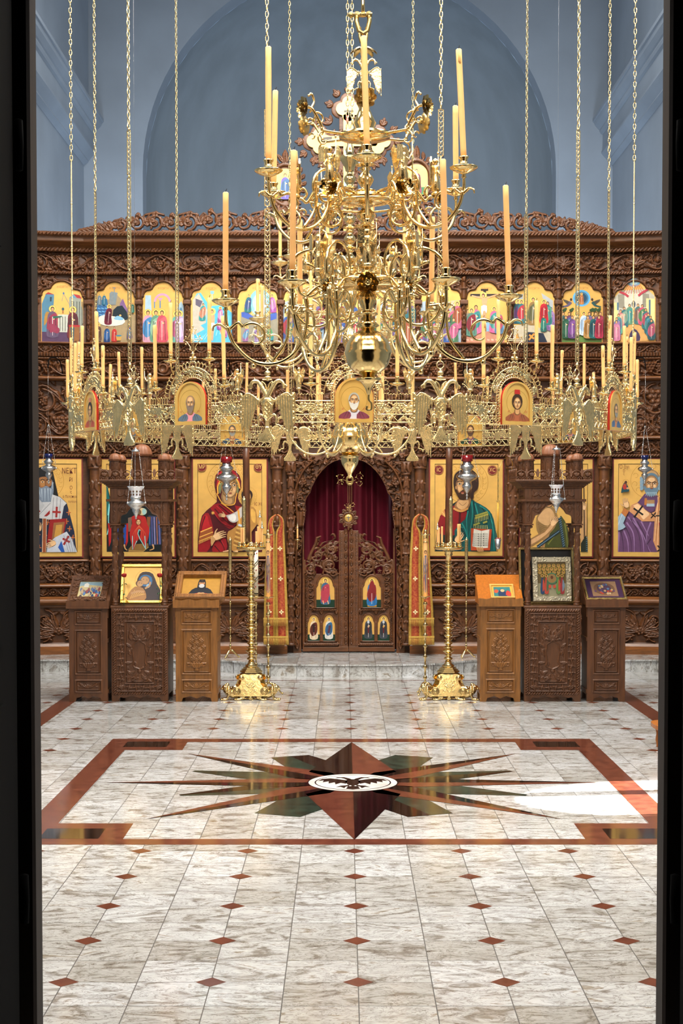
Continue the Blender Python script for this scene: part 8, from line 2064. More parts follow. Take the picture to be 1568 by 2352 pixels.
def manoualion(px, label, flip):
    Y = 13.02; c = at(px, 1590, Y); T = thing('standing_candelabrum', label, 'candle stand', (c.x, Y, 0), (0, 0, 0), 'tall brass stands flanking the central doors')
    Z = lambda y: at(791, y, Y).z
    mb = MB()
    lion(mb, -.13, -.09, -1); lion(mb, .13, -.09, 1); mb.build('lion_foot', BRASSD if False else BRASS, T)
    # three-sided base with volutes
    mb = MB(); prof = [(-.135, .035), (-.15, .055), (-.145, .085), (-.11, .105), (-.085, .13), (-.075, .165), (-.095, .185), (-.09, .205), (-.06, .215)]
    pts = prof+[(-x, z) for x, z in prof[::-1]]
    for k in range(3):
        a = 2*PI*k/3
        n = len(pts); off = .072
        A_ = []
        for (x, z) in pts:
            o_ = off+.045*(1-(z-.035)/.18); A_.append((x*math.cos(a)+o_*math.sin(a), x*math.sin(a)-o_*math.cos(a), z))
        B_ = [(p_[0]*.25, p_[1]*.25, p_[2]) for p_ in A_]
        mb.add(A_+B_, [tuple(range(n))]+[(i, (i+1) % n, n+(i+1) % n, n+i) for i in range(n)], 0, False)
        for s_ in (-1, 1):
            for (x, z, r) in ((.115, .075, .030), (.078, .185, .017)):
                o_ = off+.045*(1-(z-.035)/.18)+.006
                for rr, ex in ((r, 0), (r*.62, .006), (r*.28, .012)):
                    q = [(s_*x+rr*math.cos(t), z+rr*math.sin(t)) for t in [2*PI*i/18 for i in range(18)]]
                    mb.tube([(u*math.cos(a)+(o_+ex)*math.sin(a), u*math.sin(a)-(o_+ex)*math.cos(a), v) for u, v in q], .006 if rr > r*.3 else .007, 6, closed=True)
    mb.lathe([(0, .03), (.10, .03), (.11, .05), (.07, .09), (.06, .2), (.09, .215)], 24, (0, 0, 0)); mb.ball((0, -.1, .02), .022, 8, 6); mb.build('scrolled_base', BRASS, T)
    R = Relief(.13, .15, .0025, z0=0)
    for k in range(5): R.leaf(0, .06, PI/2+(k-2)*.5, .05, .018, .006, 0)
    R.stroke([(-.02, .09), (-.022, .05), (0, .02), (.022, .05), (.02, .09), (-.02, .09)], .003, None, .005)
    for s_ in (-1, 1): R.leaf(s_*.02, .03, PI/2-s_*1.2, .04, .016, .005, .6*s_); R.spiral(s_*.03, .11, .014, 0, 1.2, .003, .005, dr=s_)
    R.mesh('base_ornament', BRASS, pierce=True, parent=T, back=.006, loc=(0, -.116, .045), rot=(-.25, 0, 0))
    mb = MB(); zs = Z(1540)
    for k in range(3):
        e = .085-.012*k; mb.lathe([(e*1.1, zs+.012*k*1.2-.014), (e*1.1, zs+.012*k*1.2)], 6, (0, 0, 0), sm=False)
    mb.build('plinth_block', BRASS, T)
    zt = Z(1262); mb = MB()
    z0 = zs+.02
    prof = [(.045, z0), (.04, z0+.01), (.055, z0+.02), (.03, z0+.04), (.026, z0+.06)]
    z = z0+.06; k = 0
    body = zt-.09-z; n = 13
    for i in range(n):
        L = body/n; big = i % 3 == 1; r = (.045 if big else .036)*(1-.012*i)
        prof += [(r*.55, z)]+[(r*(.55+.5*math.sin(PI*q/8)), z+L*(.06+.5*q/8)) for q in range(9)]+[(r*.6, z+L*.6)]+[(r*(.62+(.48 if big else .3)*math.sin(PI*q/6)), z+L*(.66+.22*q/6)) for q in range(7)]+[(r*.5, z+L*.94)]; z += L
    prof += [(.024, z), (.022, z+.03), (.035, z+.05), (.03, z+.065), (.05, z+.08), (.035, z+.085), (.10, zt-.004), (.118, zt+.006), (.125, zt+.02), (.120, zt+.021), (.112, zt+.012), (.035, zt+.008), (0, zt+.008)]
    mb.lathe(prof, 36); mb.build('stem', BRASS, T)
    mb = MB()
    for i in range(12):
        a = 2*PI*i/12; mb.lathe([(0, 0), (.010, 0), (.006, .006), (.012, .016), (.012, .026), (.006, .032), (.011, .036), (.010, .048), (.008, .048), (.008, .04), (0, .04)], 10, (.098*math.cos(a), .098*math.sin(a), zt+.012))
    mb.lathe([(.05, zt+.008), (.052, zt+.03), (.045, zt+.05), (.040, zt+.055), (0, zt+.055)], 24); mb.build('candle_sockets', BRASS, T)
    cxp = -.035 if px < 791 else 0.0
    # tall brown shaft with brass tip
    q = thing('tall_candle', 'very tall dark brown wax candle with brass top on the %s brass stand' % ('left' if px < 791 else 'right'), 'candle', (c.x+cxp, Y+.0, zt+.055), (0, D(-.3) if px < 791 else D(.25), 0), 'tall brown candles')
    ht = Z(1027)-zt-.055
    mb = MB(); mb.lathe([(.030, 0)]+[(.030-.003*i/8+.0006*(i % 2), ht*i/8) for i in range(1, 8)]+[(.0265, ht)], 20); mb.build('shaft', WOODC, q)
    mb = MB(); mb.lathe([(.0265, ht), (.030, ht+.002), (.029, ht+.05), (.022, ht+.06), (.010, ht+.10), (0, ht+.11)], 20); mb.build('brass_top', BRASS, q)
    # engraved oil tube
    ox = -.055 if px < 791 else .014; oy = -.045
    q = thing('oil_candle_tube', 'slim engraved brass oil tube beside the brown candle on the %s stand' % ('left' if px < 791 else 'right'), 'candle', (c.x+ox, Y+oy, zt+.0125), (0, 0, 0), 'engraved oil tubes')
    hh = Z(1148)-zt
    mb = MB(); mb.lathe([(.012, 0), (.019, .006), (.019, .03), (.0165, .034), (.0165, hh-.03), (.018, hh-.028), (.018, hh-.004), (.012, hh), (.005, hh+.004), (.006, hh+.014), (0, hh+.018)], 16); mb.build('tube', mat('engraved_brass', (.80, .62, .30, 1), rough=.22, metal=1, var=.5, vscale=80, bump=.8, bscale=140), q)
    return T, c.x, Y, zt
M1 = manoualion(577, 'turned brass candelabrum on lion feet, left of the central doors', 1)
M2 = manoualion(1029, 'turned brass candelabrum on lion feet, right of the central doors', -1)
CONE = mat('brass_cone', (.9, .78, .5, 1), rough=.2, metal=1)
def small_candle(x, y, z, h, label, cone=False):
    c = candle(x, y, z, h, .0085, label, 'small candles on the brass stands', (0, 0), 0)
    if cone:
        mb = MB(); mb.lathe([(.017, 0), (.016, .004), (.009, .008), (.007, .03), (.0015, .062), (0, .063)], 14, (0, 0, h-.006)); mb.build('snuffer_cone', CONE, c)
for (M, lst, sd) in ((M1, (((-.075, -.063), .13, 0, 'left pair, rear'), ((-.058, -.082), .13, 0, 'left pair, front'), ((.049, -.085), .10, 0, 'right group, shortest'), ((.062, -.074), .135, 0, 'right group, middle'), ((.062, .06), .22, 1, 'tallest with cone top'), ((.096, -.03), .13, 1, 'far right with cone top')), 'left'),
                     (M2, (((-.096, -.030), .12, 1, 'far left with cone top'), ((-.085, -.052), .13, 0, 'left pair, rear'), ((-.060, -.078), .14, 0, 'left pair, front'), ((.075, -.063), .16, 0, 'right pair, front'), ((.088, -.04), .16, 0, 'right pair, rear')), 'right')):
    for (dx, dy), h, cn, nm in lst:
        s_ = .098/math.hypot(dx, dy); a = round(math.atan2(dy, dx)/(PI/6))*PI/6
        small_candle(M[1]+dx*s_, M[2]+dy*s_, M[3]+.052, h, 'small yellow candle on the %s candelabrum\'s dish, %s' % (sd, nm), cn)

# ------------------------------------------------------------------ slender stands
def tripod(mb, r, h, c=(0, 0, 0)):
    for k in range(3):
        a = 2*PI*k/3+PI/2+.5
        P = [(c[0]+rr*math.cos(a), c[1]+rr*math.sin(a), c[2]+zz) for rr, zz in ((.008, h), (r*.35, h*.82), (r*.75, h*.35), (r*.95, .008))]
        mb.tube(catmull(P, 4), [.010, .011, .012, .012, .011, .010, .009, .009, .008, .007, .007, .006, .006], 7); mb.ball((c[0]+r*math.cos(a), c[1]+r*math.sin(a), c[2]+.009), .010, 8, 6, sz=.8)
def thin_stem(mb, z0, z1, r, n):
    prof = [(r, z0)]
    for i in range(n):
        L = (z1-z0)/n; z = z0+L*i; prof += [(r*.8, z), (r*.8, z+L*.40), (r*1.7, z+L*.46), (r*2.0, z+L*.52), (r*1.4, z+L*.58), (r*1.9, z+L*.64), (r, z+L*.70), (r*.75, z+L*.75)]
    mb.lathe(prof, 12)
def slender(px, ybase, Y, z0, ytop, ytube, label):
    c = at(px, ybase, Y); T = thing('slender_oil_stand', label, 'candle stand', (c.x, Y, z0), (0, 0, 0), 'slender stands on the step'); Z = lambda y: at(791, y, Y).z-z0
    mb = MB(); tripod(mb, .085, .075); mb.build('tripod_foot', BRASS, T); mb = MB(); thin_stem(mb, .07, Z(ytube), .0062, 9); mb.build('stem', BRASS, T)
    mb = MB(); a, b = Z(ytube), Z(ytop); mb.lathe([(.006, a), (.016, a+.004), (.013, a+.012), (.013, a+.02), (.0165, a+.024), (.0165, b-.02), (.018, b-.016), (.012, b-.002), (.004, b), (.005, b+.012), (0, b+.016)], 14); mb.build('oil_tube', MATS['engraved_brass'], T)
slender(529, 1510, 15.34, .12, 1237, 1316, 'slender brass oil stand on the step left of the central doors')
slender(1070, 1510, 15.34, .12, 1237, 1316, 'slender brass oil stand on the step right of the central doors')
def painted_stand(px, Y, ybase, ydish, ytop, label, kind):
    c = at(px, ybase, Y); T = thing('processional_stand', label, 'candle stand', (c.x, Y, 0), (0, 0, 0)); Z = lambda y: at(791, y, Y).z
    mb = MB(); tripod(mb, .12, .10); mb.build('tripod_foot', BRASS, T); mb = MB(); thin_stem(mb, .095, Z(ydish)-.02, .0105 if kind else .008, 8); mb.build('stem', BRASS, T)
    zd = Z(ydish); mb = MB(); mb.lathe([(0, zd-.022), (.01, zd-.02), (.012, zd-.01), (.045, zd-.002), (.052, zd+.003), (.045, zd+.003), (.02, zd+.0), (0, zd)], 20); mb.build('dish', BRASS, T)
    z1 = Z(ytop); h = z1-zd; r = .020
    nm = 'spiral painted white candle' if kind == 0 else 'candle painted with a small robed figure'
    q = thing('decorated_candle', nm+' on the slender stand '+('behind the left candelabrum' if kind == 0 else 'left of the doors' if px < 791 else 'right of the doors'), 'candle', (c.x, Y, zd+.003))
    if kind == 0:
        mb = MB(); mb.lathe([(r, 0), (r, h), (0, h)], 24); mb.build('candle_body', mat('white_wax', '#e8ddc4', rough=.4, sss=.2), q)
        mb = MB()
        for ph, m_, w_ in ((0, 0, .0035), (.18, 0, .002)): mb.tube([((r+.0006)*math.cos(t*2.6*2*PI+ph*6), (r+.0006)*math.sin(t*2.6*2*PI+ph*6), h*(.12+.88*t)) for t in np.linspace(0, 1, 90)], w_, 5, m=0)
        mb.build('dark_spiral', mat('dark_paint_band', '#3c3420', rough=.5), q); mb = MB()
        for t in np.linspace(.02, .98, 13): a = t*2.6*2*PI+.95*PI; mb.ball(((r)*math.cos(a), (r)*math.sin(a), h*(.12+.88*t)), .0055, 8, 5)
        mb.build('red_flowers', mat('red_flower_paint', '#b01f28', rough=.5), q)
        mb = MB()
        for z in (.02, .045, .06): mb.lathe([(r, h*z), (r+.001, h*z+.001), (r+.001, h*z+.006), (r, h*z+.007)], 20)
        mb.build('base_bands', mat('dark_paint_band', '#3c3420'), q)
    else:
        mb = MB(); mb.lathe([(r*.8, 0), (r, .006), (r, h*.80), (r*.9, h*.82), (r*.9, h*.92), (0, h*.925)], 24); mb.build('candle_body', WAX, q)
        mb = MB(); mb.lathe([(0, h*.90), (r*1.1, h*.90), (r*.9, h*.93), (.042, h*.955), (.045, h*.965), (.012, h*.96), (.009, h*.985), (.013, h*1.0), (.010, h*1.03), (0, h*1.03)], 18); mb.lathe([(r*.93, h*.83), (r*1.0, h*.832), (r*1.0, h*.845), (r*.93, h*.847)], 18); mb.build('brass_cap', BRASS, q)
        p = Paint(lambda x, y: (x, y), .00015); p.zoom(0, 0, 1)
        # painted figure wrapped on the cylinder: drawn on a plane then bent
        hh = h*.72; rb, mt = ('#2c4c7c', '#9c3040') if px < 791 else ('#3c5c8c', '#b0483c')
        p.poly([(-.020, .012), (.020, .012), (.018, .05), (-.018, .05)], '#1f6c34'); fg = [(-.017, .05), (-.018, hh*.5), (-.014, hh*.82), (0, hh*.88), (.014, hh*.82), (.018, hh*.5), (.017, .05)]
        p.poly(fg, rb, 2); p.poly([(-.017, .06), (-.016, hh*.38), (.004, hh*.55), (.016, hh*.40), (.014, .07)], mt, 2); p.poly([(-.010, hh*.48), (.012, hh*.52), (.010, hh*.70), (-.010, hh*.66)], '#b07c3c', 2)
        for k in range(5): p.line([(-.012+.006*k, hh*.1), (-.010+.005*k, hh*.7)], .0012, '#e0d0b8' if k % 2 else '#1c1c2c')
        p.ell(0, hh*.95, .012, .016, '#3a2418'); p.ell(0, hh*.945, .009, .012, SK)
        for i, v in enumerate(p.mb.v):
            a = v[0]/(r); rr = r-v[1]+.0006; p.mb.v[i] = (rr*math.sin(a), -rr*math.cos(a), v[2])
        p.build('painting', q)
    return T
painted_stand(588, 13.55, 1560, 1371, 1262, 'slender brass stand holding the spiral painted candle behind the left candelabrum', 0)
painted_stand(616, 13.33, 1594, 1371, 1222, 'slender brass stand holding a painted figure candle, left of the doors', 1)
painted_stand(976, 13.33, 1594, 1370, 1222, 'slender brass stand holding a painted figure candle, right of the doors', 1)

# ------------------------------------------------------------------ stoles on wooden pegs
STR = mat('red_brocade', '#8e1512', rough=.65, var=.5, vscale=55, col2='#b5622a'); STG = mat('gold_braid', '#c9a048', rough=.5, metal=.2, var=.3, vscale=60); STX = mat('pale_gold_thread', '#ecd9a4', rough=.5)
def stole(pc, bands, label):
    Y = 15.50; cx = at(pc, 1330, Y).x; T = thing('stole', label, 'vestment', (cx, Y, at(pc, 1182, Y).z), (0, 0, 0), 'stoles flanking the central doors')
    P = lambda px, py: (at(px, py, Y).x-cx, at(px, py, Y).z-T.location.z)
    red, gold, pale = MB(), MB(), MB()
    for bi, (axis, w) in enumerate(bands):
        ax = [P(a, b) for a, b in axis]; pts = catmull([(a, 0, b) for a, b in ax], 6); n = len(pts); ww = w[-1]/232
        def strip(mb, o0, o1, dy):
            vs = []
            for i, p_ in enumerate(pts):
                t = i/(n-1); u_ = t*(len(w)-1); i0 = min(int(u_), len(w)-2); k = 1; ww = (w[i0]+(w[i0+1]-w[i0])*(u_-i0))/232; y = -.02*math.sin(t*5+bi)-.012*bi-dy
                vs += [(p_.x+o0*ww*k, y, p_.z), (p_.x+o1*ww*k, y-.004*math.sin(t*9), p_.z), (p_.x+o0*ww*k, y+.004, p_.z), (p_.x+o1*ww*k, y+.004, p_.z)]
            fs = []
            for i in range(n-1): a = i*4; fs += [(a, a+1, a+5, a+4), (a+2, a+6, a+7, a+3), (a, a+4, a+6, a+2), (a+1, a+3, a+7, a+5)]
            mb.add(vs, fs, 0, True)
        strip(gold, -.5, .5, 0); strip(red, -.30, .30, .0035)
        for i in range(n):
            pass
        for tz in (1265, 1332, 1400):
            x, z = P(axis[-1][0]*.45+axis[-2][0]*.55 if False else axis[min(len(axis)-2, 2)][0], tz)
            # cross motif centred on the band at this height
            best = min(pts, key=lambda q: abs(q.z-z)); k = .020; y = -.032-.012*bi
            for a in range(4): an = a*PI/2; red.prism([(best.x+k*.25*math.cos(an+PI/2), best.z+k*.25*math.sin(an+PI/2)), (best.x+k*1.0*math.cos(an+.35), best.z+k*1.0*math.sin(an+.35)), (best.x+k*1.2*math.cos(an), best.z+k*1.2*math.sin(an)), (best.x+k*1.0*math.cos(an-.35), best.z+k*1.0*math.sin(an-.35)), (best.x+k*.25*math.cos(an-PI/2), best.z+k*.25*math.sin(an-PI/2))], y, y+.004, m=1)
        # fringe bands
        for (ya, yb) in ((1421, 1437), (1463, 1481)):
            for i in range(14):
                t = (i+.5)/14-.5; xb = [q for q in pts if q.z > P(0, ya)[1]][-1].x
                gold.tube([(xb+t*ww*.98, -.030-.012*bi, P(0, ya)[1]), (xb+t*ww*1.02, -.032-.012*bi, P(0, yb)[1])], .0028, 5)
            gold.box(xb-ww*.5, xb+ww*.5, -.036-.012*bi, -.026-.012*bi, P(0, ya)[1]-.006, P(0, ya)[1]+.012)
    red.build('brocade', [STR, STX], T); gold.build('gold_border', STG, T)
    mb = MB(); mb.tube([(0, .22, -.02), (0, .02, -.02), (0, -.03, -.012)], .008, 8); mb.ball((0, -.02, -.045), .022, 12, 10, sz=1.6); mb.build('peg', CARVED, T)
stole(637, [([(636, 1181), (625, 1190), (621, 1207), (623, 1228), (620, 1300), (619, 1390), (619, 1480)], (7, 9, 11, 15, 22, 26, 28)), ([(636, 1181), (645, 1190), (647, 1207), (643, 1228), (644, 1300), (646, 1390), (648, 1480)], (7, 9, 11, 20, 25, 28, 30))], 'red and gold brocade stole hanging left of the central doors')
stole(966, [([(964, 1180), (976, 1188), (979, 1207), (976, 1230), (978, 1300), (981, 1390), (983, 1480)], (7, 9, 11, 16, 20, 26, 29)), ([(964, 1180), (954, 1190), (951, 1207), (955, 1228), (953, 1300), (953, 1390), (953, 1480)], (7, 9, 11, 23, 26, 28, 30))], 'red and gold brocade stole hanging right of the central doors')

# ------------------------------------------------------------------ hanging lamps
RUBY = mat('ruby_glass', '#9c0612', rough=.08, trans=.5, coat=.5); COBALT = mat('cobalt_glass', '#0a1660', rough=.08, trans=.4, coat=.5); OPAL = mat('white_opal_glass', '#eef0f4', rough=.25, sss=.2)
def lamp(px, yt, yb, Y, kind, label, ztop, bracket=False):
    c = at(px, (yt+yb)/2, Y); z0 = at(px, yb, Y).z; H = at(px, yt, Y).z-z0; T = thing('hanging_lamp', label, 'lamp', (c.x, Y, z0), (0, 0, 0)); k = H
    if kind != 'white':
        prof = [(0, 0), (.035, .015), (.045, .045), (.02, .07), (.04, .09), (.055, .115), (.03, .145), (.03, .17), (.09, .22), (.17, .30), (.20, .36), (.17, .41), (.12, .44), (.18, .48), (.34, .54), (.41, .59), (.41, .63), (.34, .68), (.2, .72), (.17, .75), (.22, .79), (.27, .84), (.27, .88), (.20, .92), (.16, .95), (.17, 1.0), (0, 1.0)]
        prof = [(r*k*.68, z*k) for r, z in prof]; gl = [(.17*k*.68, k), (.21*k*.72, k*1.01), (.22*k*.72, k*1.16), (.19*k*.72, k*1.16), (.17*k*.68, k*1.02)]; zc_, rc = .60*k, .44*k*.68; ztp = 1.1
    else:
        prof = [(0, 0), (.05, .02), (.03, .06), (.06, .10), (.12, .20), (.18, .28), (.16, .31), (.30, .42), (.42, .50), (.44, .55), (.30, .60), (.20, .64), (.26, .68), (.26, .72), (0, .72)]
        prof = [(r*k*.72, z*k) for r, z in prof]; gl = [(.22*k*.72, .72*k), (.24*k*.72, .9*k), (.36*k*.72, 1.03*k), (.38*k*.72, 1.05*k), (.34*k*.72, 1.04*k), (.20*k*.72, .9*k), (.18*k*.72, .74*k)]; zc_, rc = .53*k, .44*k*.72; ztp = 1.0
    mb = MB(); mb.lathe(prof, 26); mb.build('silver_body', SILVER, T)
    mb = MB(); mb.lathe(gl, 20 if kind != 'white' else 32, cap=False)
    if kind == 'white':
        n = 32
        for i, v in enumerate(mb.v):
            if i//n in (2, 3, 4): a = math.atan2(v[1], v[0]); mb.v[i] = (v[0], v[1], v[2]+.006*abs(math.sin(a*6)))
        for a in range(10):
            for zz, rr in ((.80, .245), (.90, .262)): mb.ball((rr*k*.72*math.cos(a*.628), rr*k*.72*math.sin(a*.628), zz*k), .0065, 8, 5, m=1, sz=1.4)
        mb.build('glass_cup', [OPAL, mat('cup_opening_shadow', '#5c3c24', rough=.8)], T)
    else: mb.build('glass_cup', RUBY if kind == 'red' else COBALT, T)
    mb = MB(); zt = z0+H; hc = at(px, yt-(88 if kind == 'white' else 75), Y).z-z0
    if kind == 'white': mb.lathe([(.034, hc-.012), (.034, hc-.004), (.02, hc+.006), (.005, hc+.012), (.006, hc+.02), (0, hc+.022)], 16)
    else: mb.ball((0, 0, hc), .010, 8, 6)
    mb.build('chain_cap', SILVER, T)
    mb = MB()
    for i in range(3):
        a = 2*PI*i/3+PI/2+.25; p0 = Vector((rc*1.05*math.cos(a), rc*1.05*math.sin(a), zc_)); p1 = Vector((.028*math.cos(a), .028*math.sin(a), hc-.005)) if kind == 'white' else Vector((.006*math.cos(a), .006*math.sin(a), hc))
        L = (p1-p0).length; n = int(L/.014); d = (p1-p0)/n
        mb.ball(tuple(p0), .008, 8, 6); 
        for j in range(n):
            q = p0+d*(j+.5); r_ = .0028 if j % 4 == 0 else .0017
            mb.tube([tuple(q-d*.5), tuple(q+d*.5)], r_, 4)
    mb.tube([(0, 0, hc), (0, 0, ztop-z0)], .0008, 4)
    mb.build('chains', SILVER, T)
    if bracket:
        mb = MB(); mb.tube(catmull([(0, 0, ztop-z0-.01), (0, .01, ztop-z0+.02), (0, .12, ztop-z0+.10), (0, (YI-Y)*.7, ztop-z0+.12), (0, YI-Y-.05, ztop-z0-.02)], 6), .006, 8); mb.build('bracket', BLACKM, T)
zbr = at(791, 850, 15.3).z
lamp(520, 1063, 1150, 15.28, 'red', 'silver hanging lamp with red glass before the icon of the veiled woman', zbr, True)
lamp(1072, 1060, 1148, 15.28, 'red', 'silver hanging lamp with red glass before the green mantled figure', zbr, True)
lamp(112, 1052, 1112, 15.0, 'blue', 'silver hanging lamp with blue glass at the far left', zbr, True)
lamp(1480, 1055, 1112, 15.0, 'blue', 'silver hanging lamp with blue glass at the far right', zbr, True)
lamp(312, 1122, 1193, 12.55, 'white', 'silver hanging lamp with white glass cup before the left shrine', CEIL)
lamp(1277, 1118, 1178, 12.55, 'white', 'silver hanging lamp with white glass cup before the right shrine', CEIL)
# small lamp on a crane with its tall yellow candle
c = at(1143, 1262, 15.3); T = thing('crane_lamp', 'small silver basket lamp with red glasses and yellow candle hanging from a curved wire', 'lamp', (c.x, 15.3, c.z)); Zc = lambda y: at(1143, y, 15.3).z-c.z; Xc = lambda x: at(x, 1150, 15.3).x-c.x
mb = MB(); mb.lathe([(0, 0), (.018, .004), (.024, .03), (.034, Zc(1238)), (.030, Zc(1238)), (.02, .03), (0, .02)], 18); 
for k in range(10): a = k*.628; mb.ball((.030*math.cos(a), .030*math.sin(a), Zc(1240)), .006, 6, 5)
mb.build('silver_basket', SILVER, T)
mb = MB()
for k in range(3): a = k*2.09; mb.lathe([(0, .0), (.010, .0), (.013, .03), (.011, .03), (0, .01)], 10, (.014*math.cos(a), .014*math.sin(a), Zc(1242)))
mb.build('red_glass', RUBY, T)
mb = MB(); mb.lathe([(.009, Zc(1240)), (.009, Zc(1155)), (0, Zc(1153))], 12); mb.build('yellow_candle', mat('yellow_wax', '#f0b53c', rough=.4, sss=.2), T)
mb = MB()
for k in range(3): a = k*2.09+.4; mb.tube([(.03*math.cos(a), .03*math.sin(a), Zc(1240)), (.018*math.cos(a), .018*math.sin(a), Zc(1150))], .0012, 4)
mb.lathe([(.019, Zc(1151)), (.019, Zc(1150)), (0, Zc(1150))], 14)
mb2 = chain_mesh(Zc(1150), Zc(1076), .026, .014, .0022); mb.add(mb2.v, mb2.f, 0, True); mb.build('chain', BRASSD, T)
mb = MB(); mb.tube(catmull([(Xc(1143), 0, Zc(1074)), (Xc(1145), 0, Zc(1082)), (Xc(1148), 0, Zc(1070)), (Xc(1158), .05, Zc(1054)), (Xc(1172), .15, Zc(1050)), (Xc(1183), .28, Zc(1062)), (Xc(1184), .42, Zc(1080)), (Xc(1182), .52, Zc(1100))], 6), .0035, 7); mb.build('curved_wire', BRASSD, T)
# small candle bracket on the door frame
c = at(683, 1262, 15.62); T = thing('wall_candle_bracket', 'small brass candle bracket with drip glass on the left door column', 'candle bracket', (c.x, 15.62, c.z))
mb = MB(); mb.lathe([(0, 0), (.004, .002), (.004, .05), (.010, .06), (.004, .07), (.008, .085), (.022, .088), (.036, .094), (.038, .10), (.01, .096), (.009, .11), (0, .11)], 14); mb.tube([(0, 0, .03), (0, .08, .02), (0, .16, .03)], .004, 6); mb.build('bracket', BRASS, T)
candle(c.x, 15.62, c.z+.111, .12, .0085, 'small candle with cone top standing on the door column bracket', None)
mb = MB(); mb.lathe([(.012, .10), (.011, .105), (.006, .12), (0, .165)], 12); mb.build('snuffer_cone', CONE, bpy.data.objects[-1] if False else [o for o in bpy.data.objects if o.get('label', '').startswith('small candle with cone top standing')][0])

# ------------------------------------------------------------------ great cross and side icons above the screen
YC = YI-.10
c = at(800, 540, YC); CR = thing('altar_cross', 'large gilded cross with trefoil ends in a carved wooden border standing on the screen', 'cross', (c.x, YC, c.z))
P = lambda x, y: (at(x, y, YC).x-c.x, at(x, y, YC).z-c.z)
R = Relief(1.20, 1.52, .0045, z0=-.02)
def clover(R, cx, cy, r, h, k=1.0):
    x, z = P(cx, cy)
    for dx, dz in ((-1, 0), (1, 0), (0, 1), (0, -1)): R.dot(x+dx*r*.62, z+dz*r*.62, r*.62*k, h)
v0, v1 = P(800, 545), P(800, 245); l0, l1 = P(733, 326), P(868, 326)
R.band(v0[1], v1[1], .012, -.095, .095); R.band(l0[1]-.085, l0[1]+.085, .012, l0[0], l1[0])
for (cx, cy) in ((800, 252), (733, 326), (868, 326)):
    clover(R, cx, cy, .135, .014, 1.05)
    x, z = P(cx, cy); out = math.atan2(z-l0[1], x) if cy > 300 else PI/2
    for a in (-1.3, -.65, 0, .65, 1.3):
        b = out+a; bx, bz = x+.165*math.cos(b), z+.165*math.sin(b)
        for q in (-.6, 0, .6): R.leaf(bx, bz, b+q, .085 if q == 0 else .06, .04, .025, 0)
rs = random.Random(12)
for k in range(120):
    if k % 2: x, z = rs.choice((-.085, .085))+rs.uniform(-.012, .012), rs.uniform(.0, v1[1]-.1)
    else: x, z = rs.uniform(l0[0]+.05, l1[0]-.05), l0[1]+rs.choice((-.075, .075))
    R.leaf(x, z, rs.uniform(0, 6.3), .05, .025, .026, rs.uniform(-1, 1))
for (x, y) in ((745, 372), (856, 372), (760, 285), (842, 285)):
    a = P(x, y); b0 = math.atan2(a[1]-l0[1], a[0])
    for q in (-.7, 0, .7): R.leaf(a[0], a[1], b0+q, .09, .04, .024, 0)
R.mesh('carved_border', CARVED, pierce=True, back=.02, parent=CR)
mb = MB(); g = .05
mb.box(-g, g, -.04, -.02, .0, v1[1]); mb.box(l0[0], l1[0], -.0402, -.02, l0[1]-g, l0[1]+g)
for (cx, cy) in ((800, 252), (733, 326), (868, 326)):
    x, z = P(cx, cy)
    for dx, dz in ((-1, 0), (1, 0), (0, 1), (0, -1)):
        q = [(x+dx*.062+.062*math.cos(t), z+dz*.062+.062*math.sin(t)) for t in [2*PI*i/20 for i in range(20)]]; mb.prism(q, -.0404-.0002*(dx+2*dz), -.02)
mb.build('gold_cross', GOLD, CR)
p = Paint(P, .0003); p.zoom(0, 0, 1)
p.line([(748, 322), (772, 318), (800, 330), (828, 318), (852, 322)], 4.5, SK, 3); p.ell(800, 308, 4.5, 6, '#5c3420'); p.poly([(792, 316), (808, 316), (806, 352), (794, 352)], SK, 2); p.poly([(791, 348), (809, 348), (808, 368), (792, 366)], '#b8cfe4', 2); p.poly([(795, 366), (805, 366), (803, 408), (797, 408)], SK, 2)
p.poly([(741, 318), (762, 316), (762, 322), (743, 324)], '#3c3428'); p.line([(790, 258), (812, 258)], 4, '#2c2418'); p.poly([(794, 270), (799, 268), (800, 284), (796, 286)], '#c0201c', 2)
p.poly([(790, 420), (810, 420), (810, 470), (790, 470)], '#8cb4d8'); p.build('painting', CR, (0, -.041, 0))
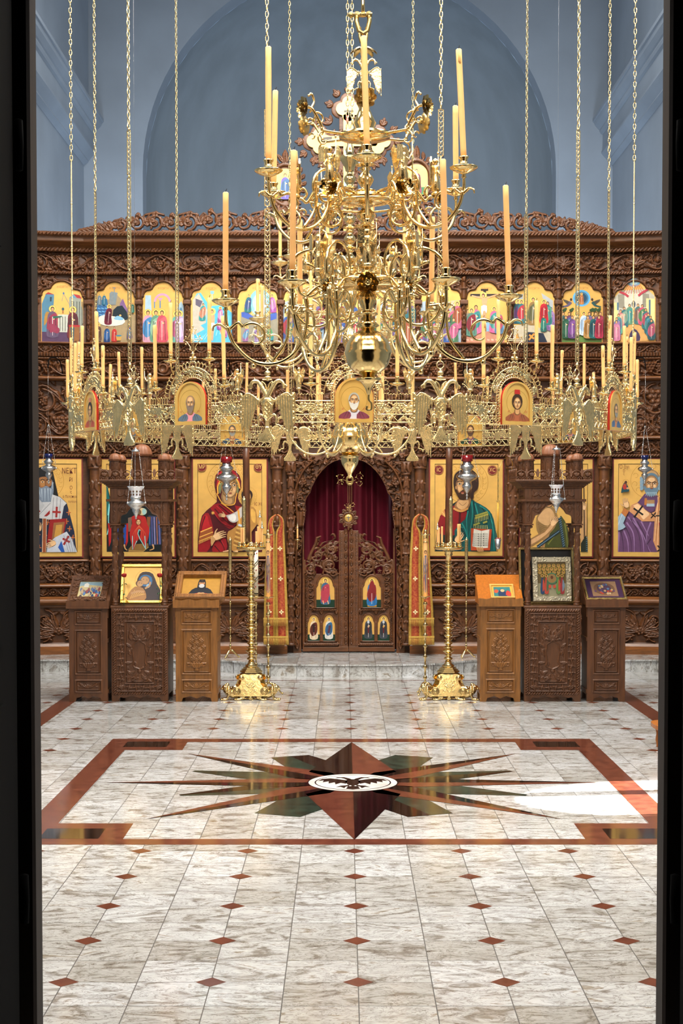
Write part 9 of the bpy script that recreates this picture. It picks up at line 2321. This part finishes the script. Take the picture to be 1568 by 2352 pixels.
for (px, py, nm, rb) in ((655, 425, 'left', '#5c4c9c'), (956, 415, 'right', '#7c2c4c')):
    c2 = at(px, 545, YC); T = thing('side_icon', 'small arched icon in a carved wooden frame %s of the great cross' % nm, 'icon', (c2.x, YC, c2.z), (0, 0, 0), 'icons beside the cross')
    P2 = lambda x, y, c2=c2: (at(x, y, YC).x-c2.x, at(x, y, YC).z-c2.z)
    R = Relief(.50, .95, .0045, z0=-.02); x, z = P2(px, py); hw_, hh_ = .11, .16
    oval = [(x+(hw_+.035)*math.cos(t), z+(hh_+.04)*math.sin(t)) for t in [2*PI*i/40 for i in range(41)]]; R.poly(oval, .012); R.stroke(oval, .022, .022, .03)
    for i in range(22):
        a = 2*PI*i/22; bx, bz = x+(hw_+.05)*math.cos(a), z+(hh_+.06)*math.sin(a)
        L = .06+.05*max(0, math.sin(a))**6; R.leaf(bx, bz, a+.3, L, .04, .028, .5)
    for s_ in (-1, 1): R.spiral(x+s_*.13, z-.25, .07, PI/2, 1.4, .014, .03, dr=s_); R.spiral(x+s_*.13, z-.40, .07, -PI/2, 1.4, .014, .03, dr=-s_); R.stroke([(x, z-.2), (x+s_*.1, z-.32), (x+s_*.06, z-.5)], .018, .02, .03)
    R.seg((x, z-.18), (x, z-.55), .035, .04, .025); R.leaf(x, z+.2, PI/2, .15, .06, .03, 0)
    R.mesh('carved_frame', CARVED, pierce=True, back=.02, parent=T)
    mb = MB(); q = [(x-hw_, z-hh_*.9)]+[(x-hw_*math.cos(PI*i/16), z+hh_*.35+hh_*.62*math.sin(PI*i/16)) for i in range(17)]+[(x+hw_, z-hh_*.9)]; mb.prism(q, -.034, -.03); mb.build('board', GOLD, T)
    p = Paint(P2, .0003); p.zoom(0, 0, 1); p.poly([(px-22, py+33), (px-22, py+16), (px+22, py+16), (px+22, py+33)], '#1c6c3c'); fig(p, px, py+32, 58, rb, '#2c5c8c' if nm == 'left' else '#5c1c3c'); p.build('painting', T, (0, -.0345, 0))

# low wooden footstool glimpsed at the right edge
c = floor_at(1512, 1733); mb = MB(); T = thing('footstool', 'low orange oak footstool at the right edge of the inlaid floor', 'stool', (c.x+.20, c.y+.20, 0))
zt = at(1512, 1672, c.y).z
pts = [(.20*math.copysign(abs(math.cos(t))**.6, math.cos(t)), .20*math.copysign(abs(math.sin(t))**.6, math.sin(t))) for t in [2*PI*i/28 for i in range(28)]]
mb.prism(pts, zt-.025, zt, plane='xy'); mb.prism([(x*.93, y*.93) for x, y in pts], zt-.035, zt-.025, plane='xy'); mb.build('seat', GOLDENW, T)
for (x, y) in ((-.13, -.13), (.13, -.13), (-.13, .13), (.13, .13)):
    mb = MB(); mb.lathe([(.022, 0), (.018, .01), (.026, .05), (.02, .09), (.028, zt-.035)], 14, (x, y, 0)); mb.build('leg', GOLDENW, T)
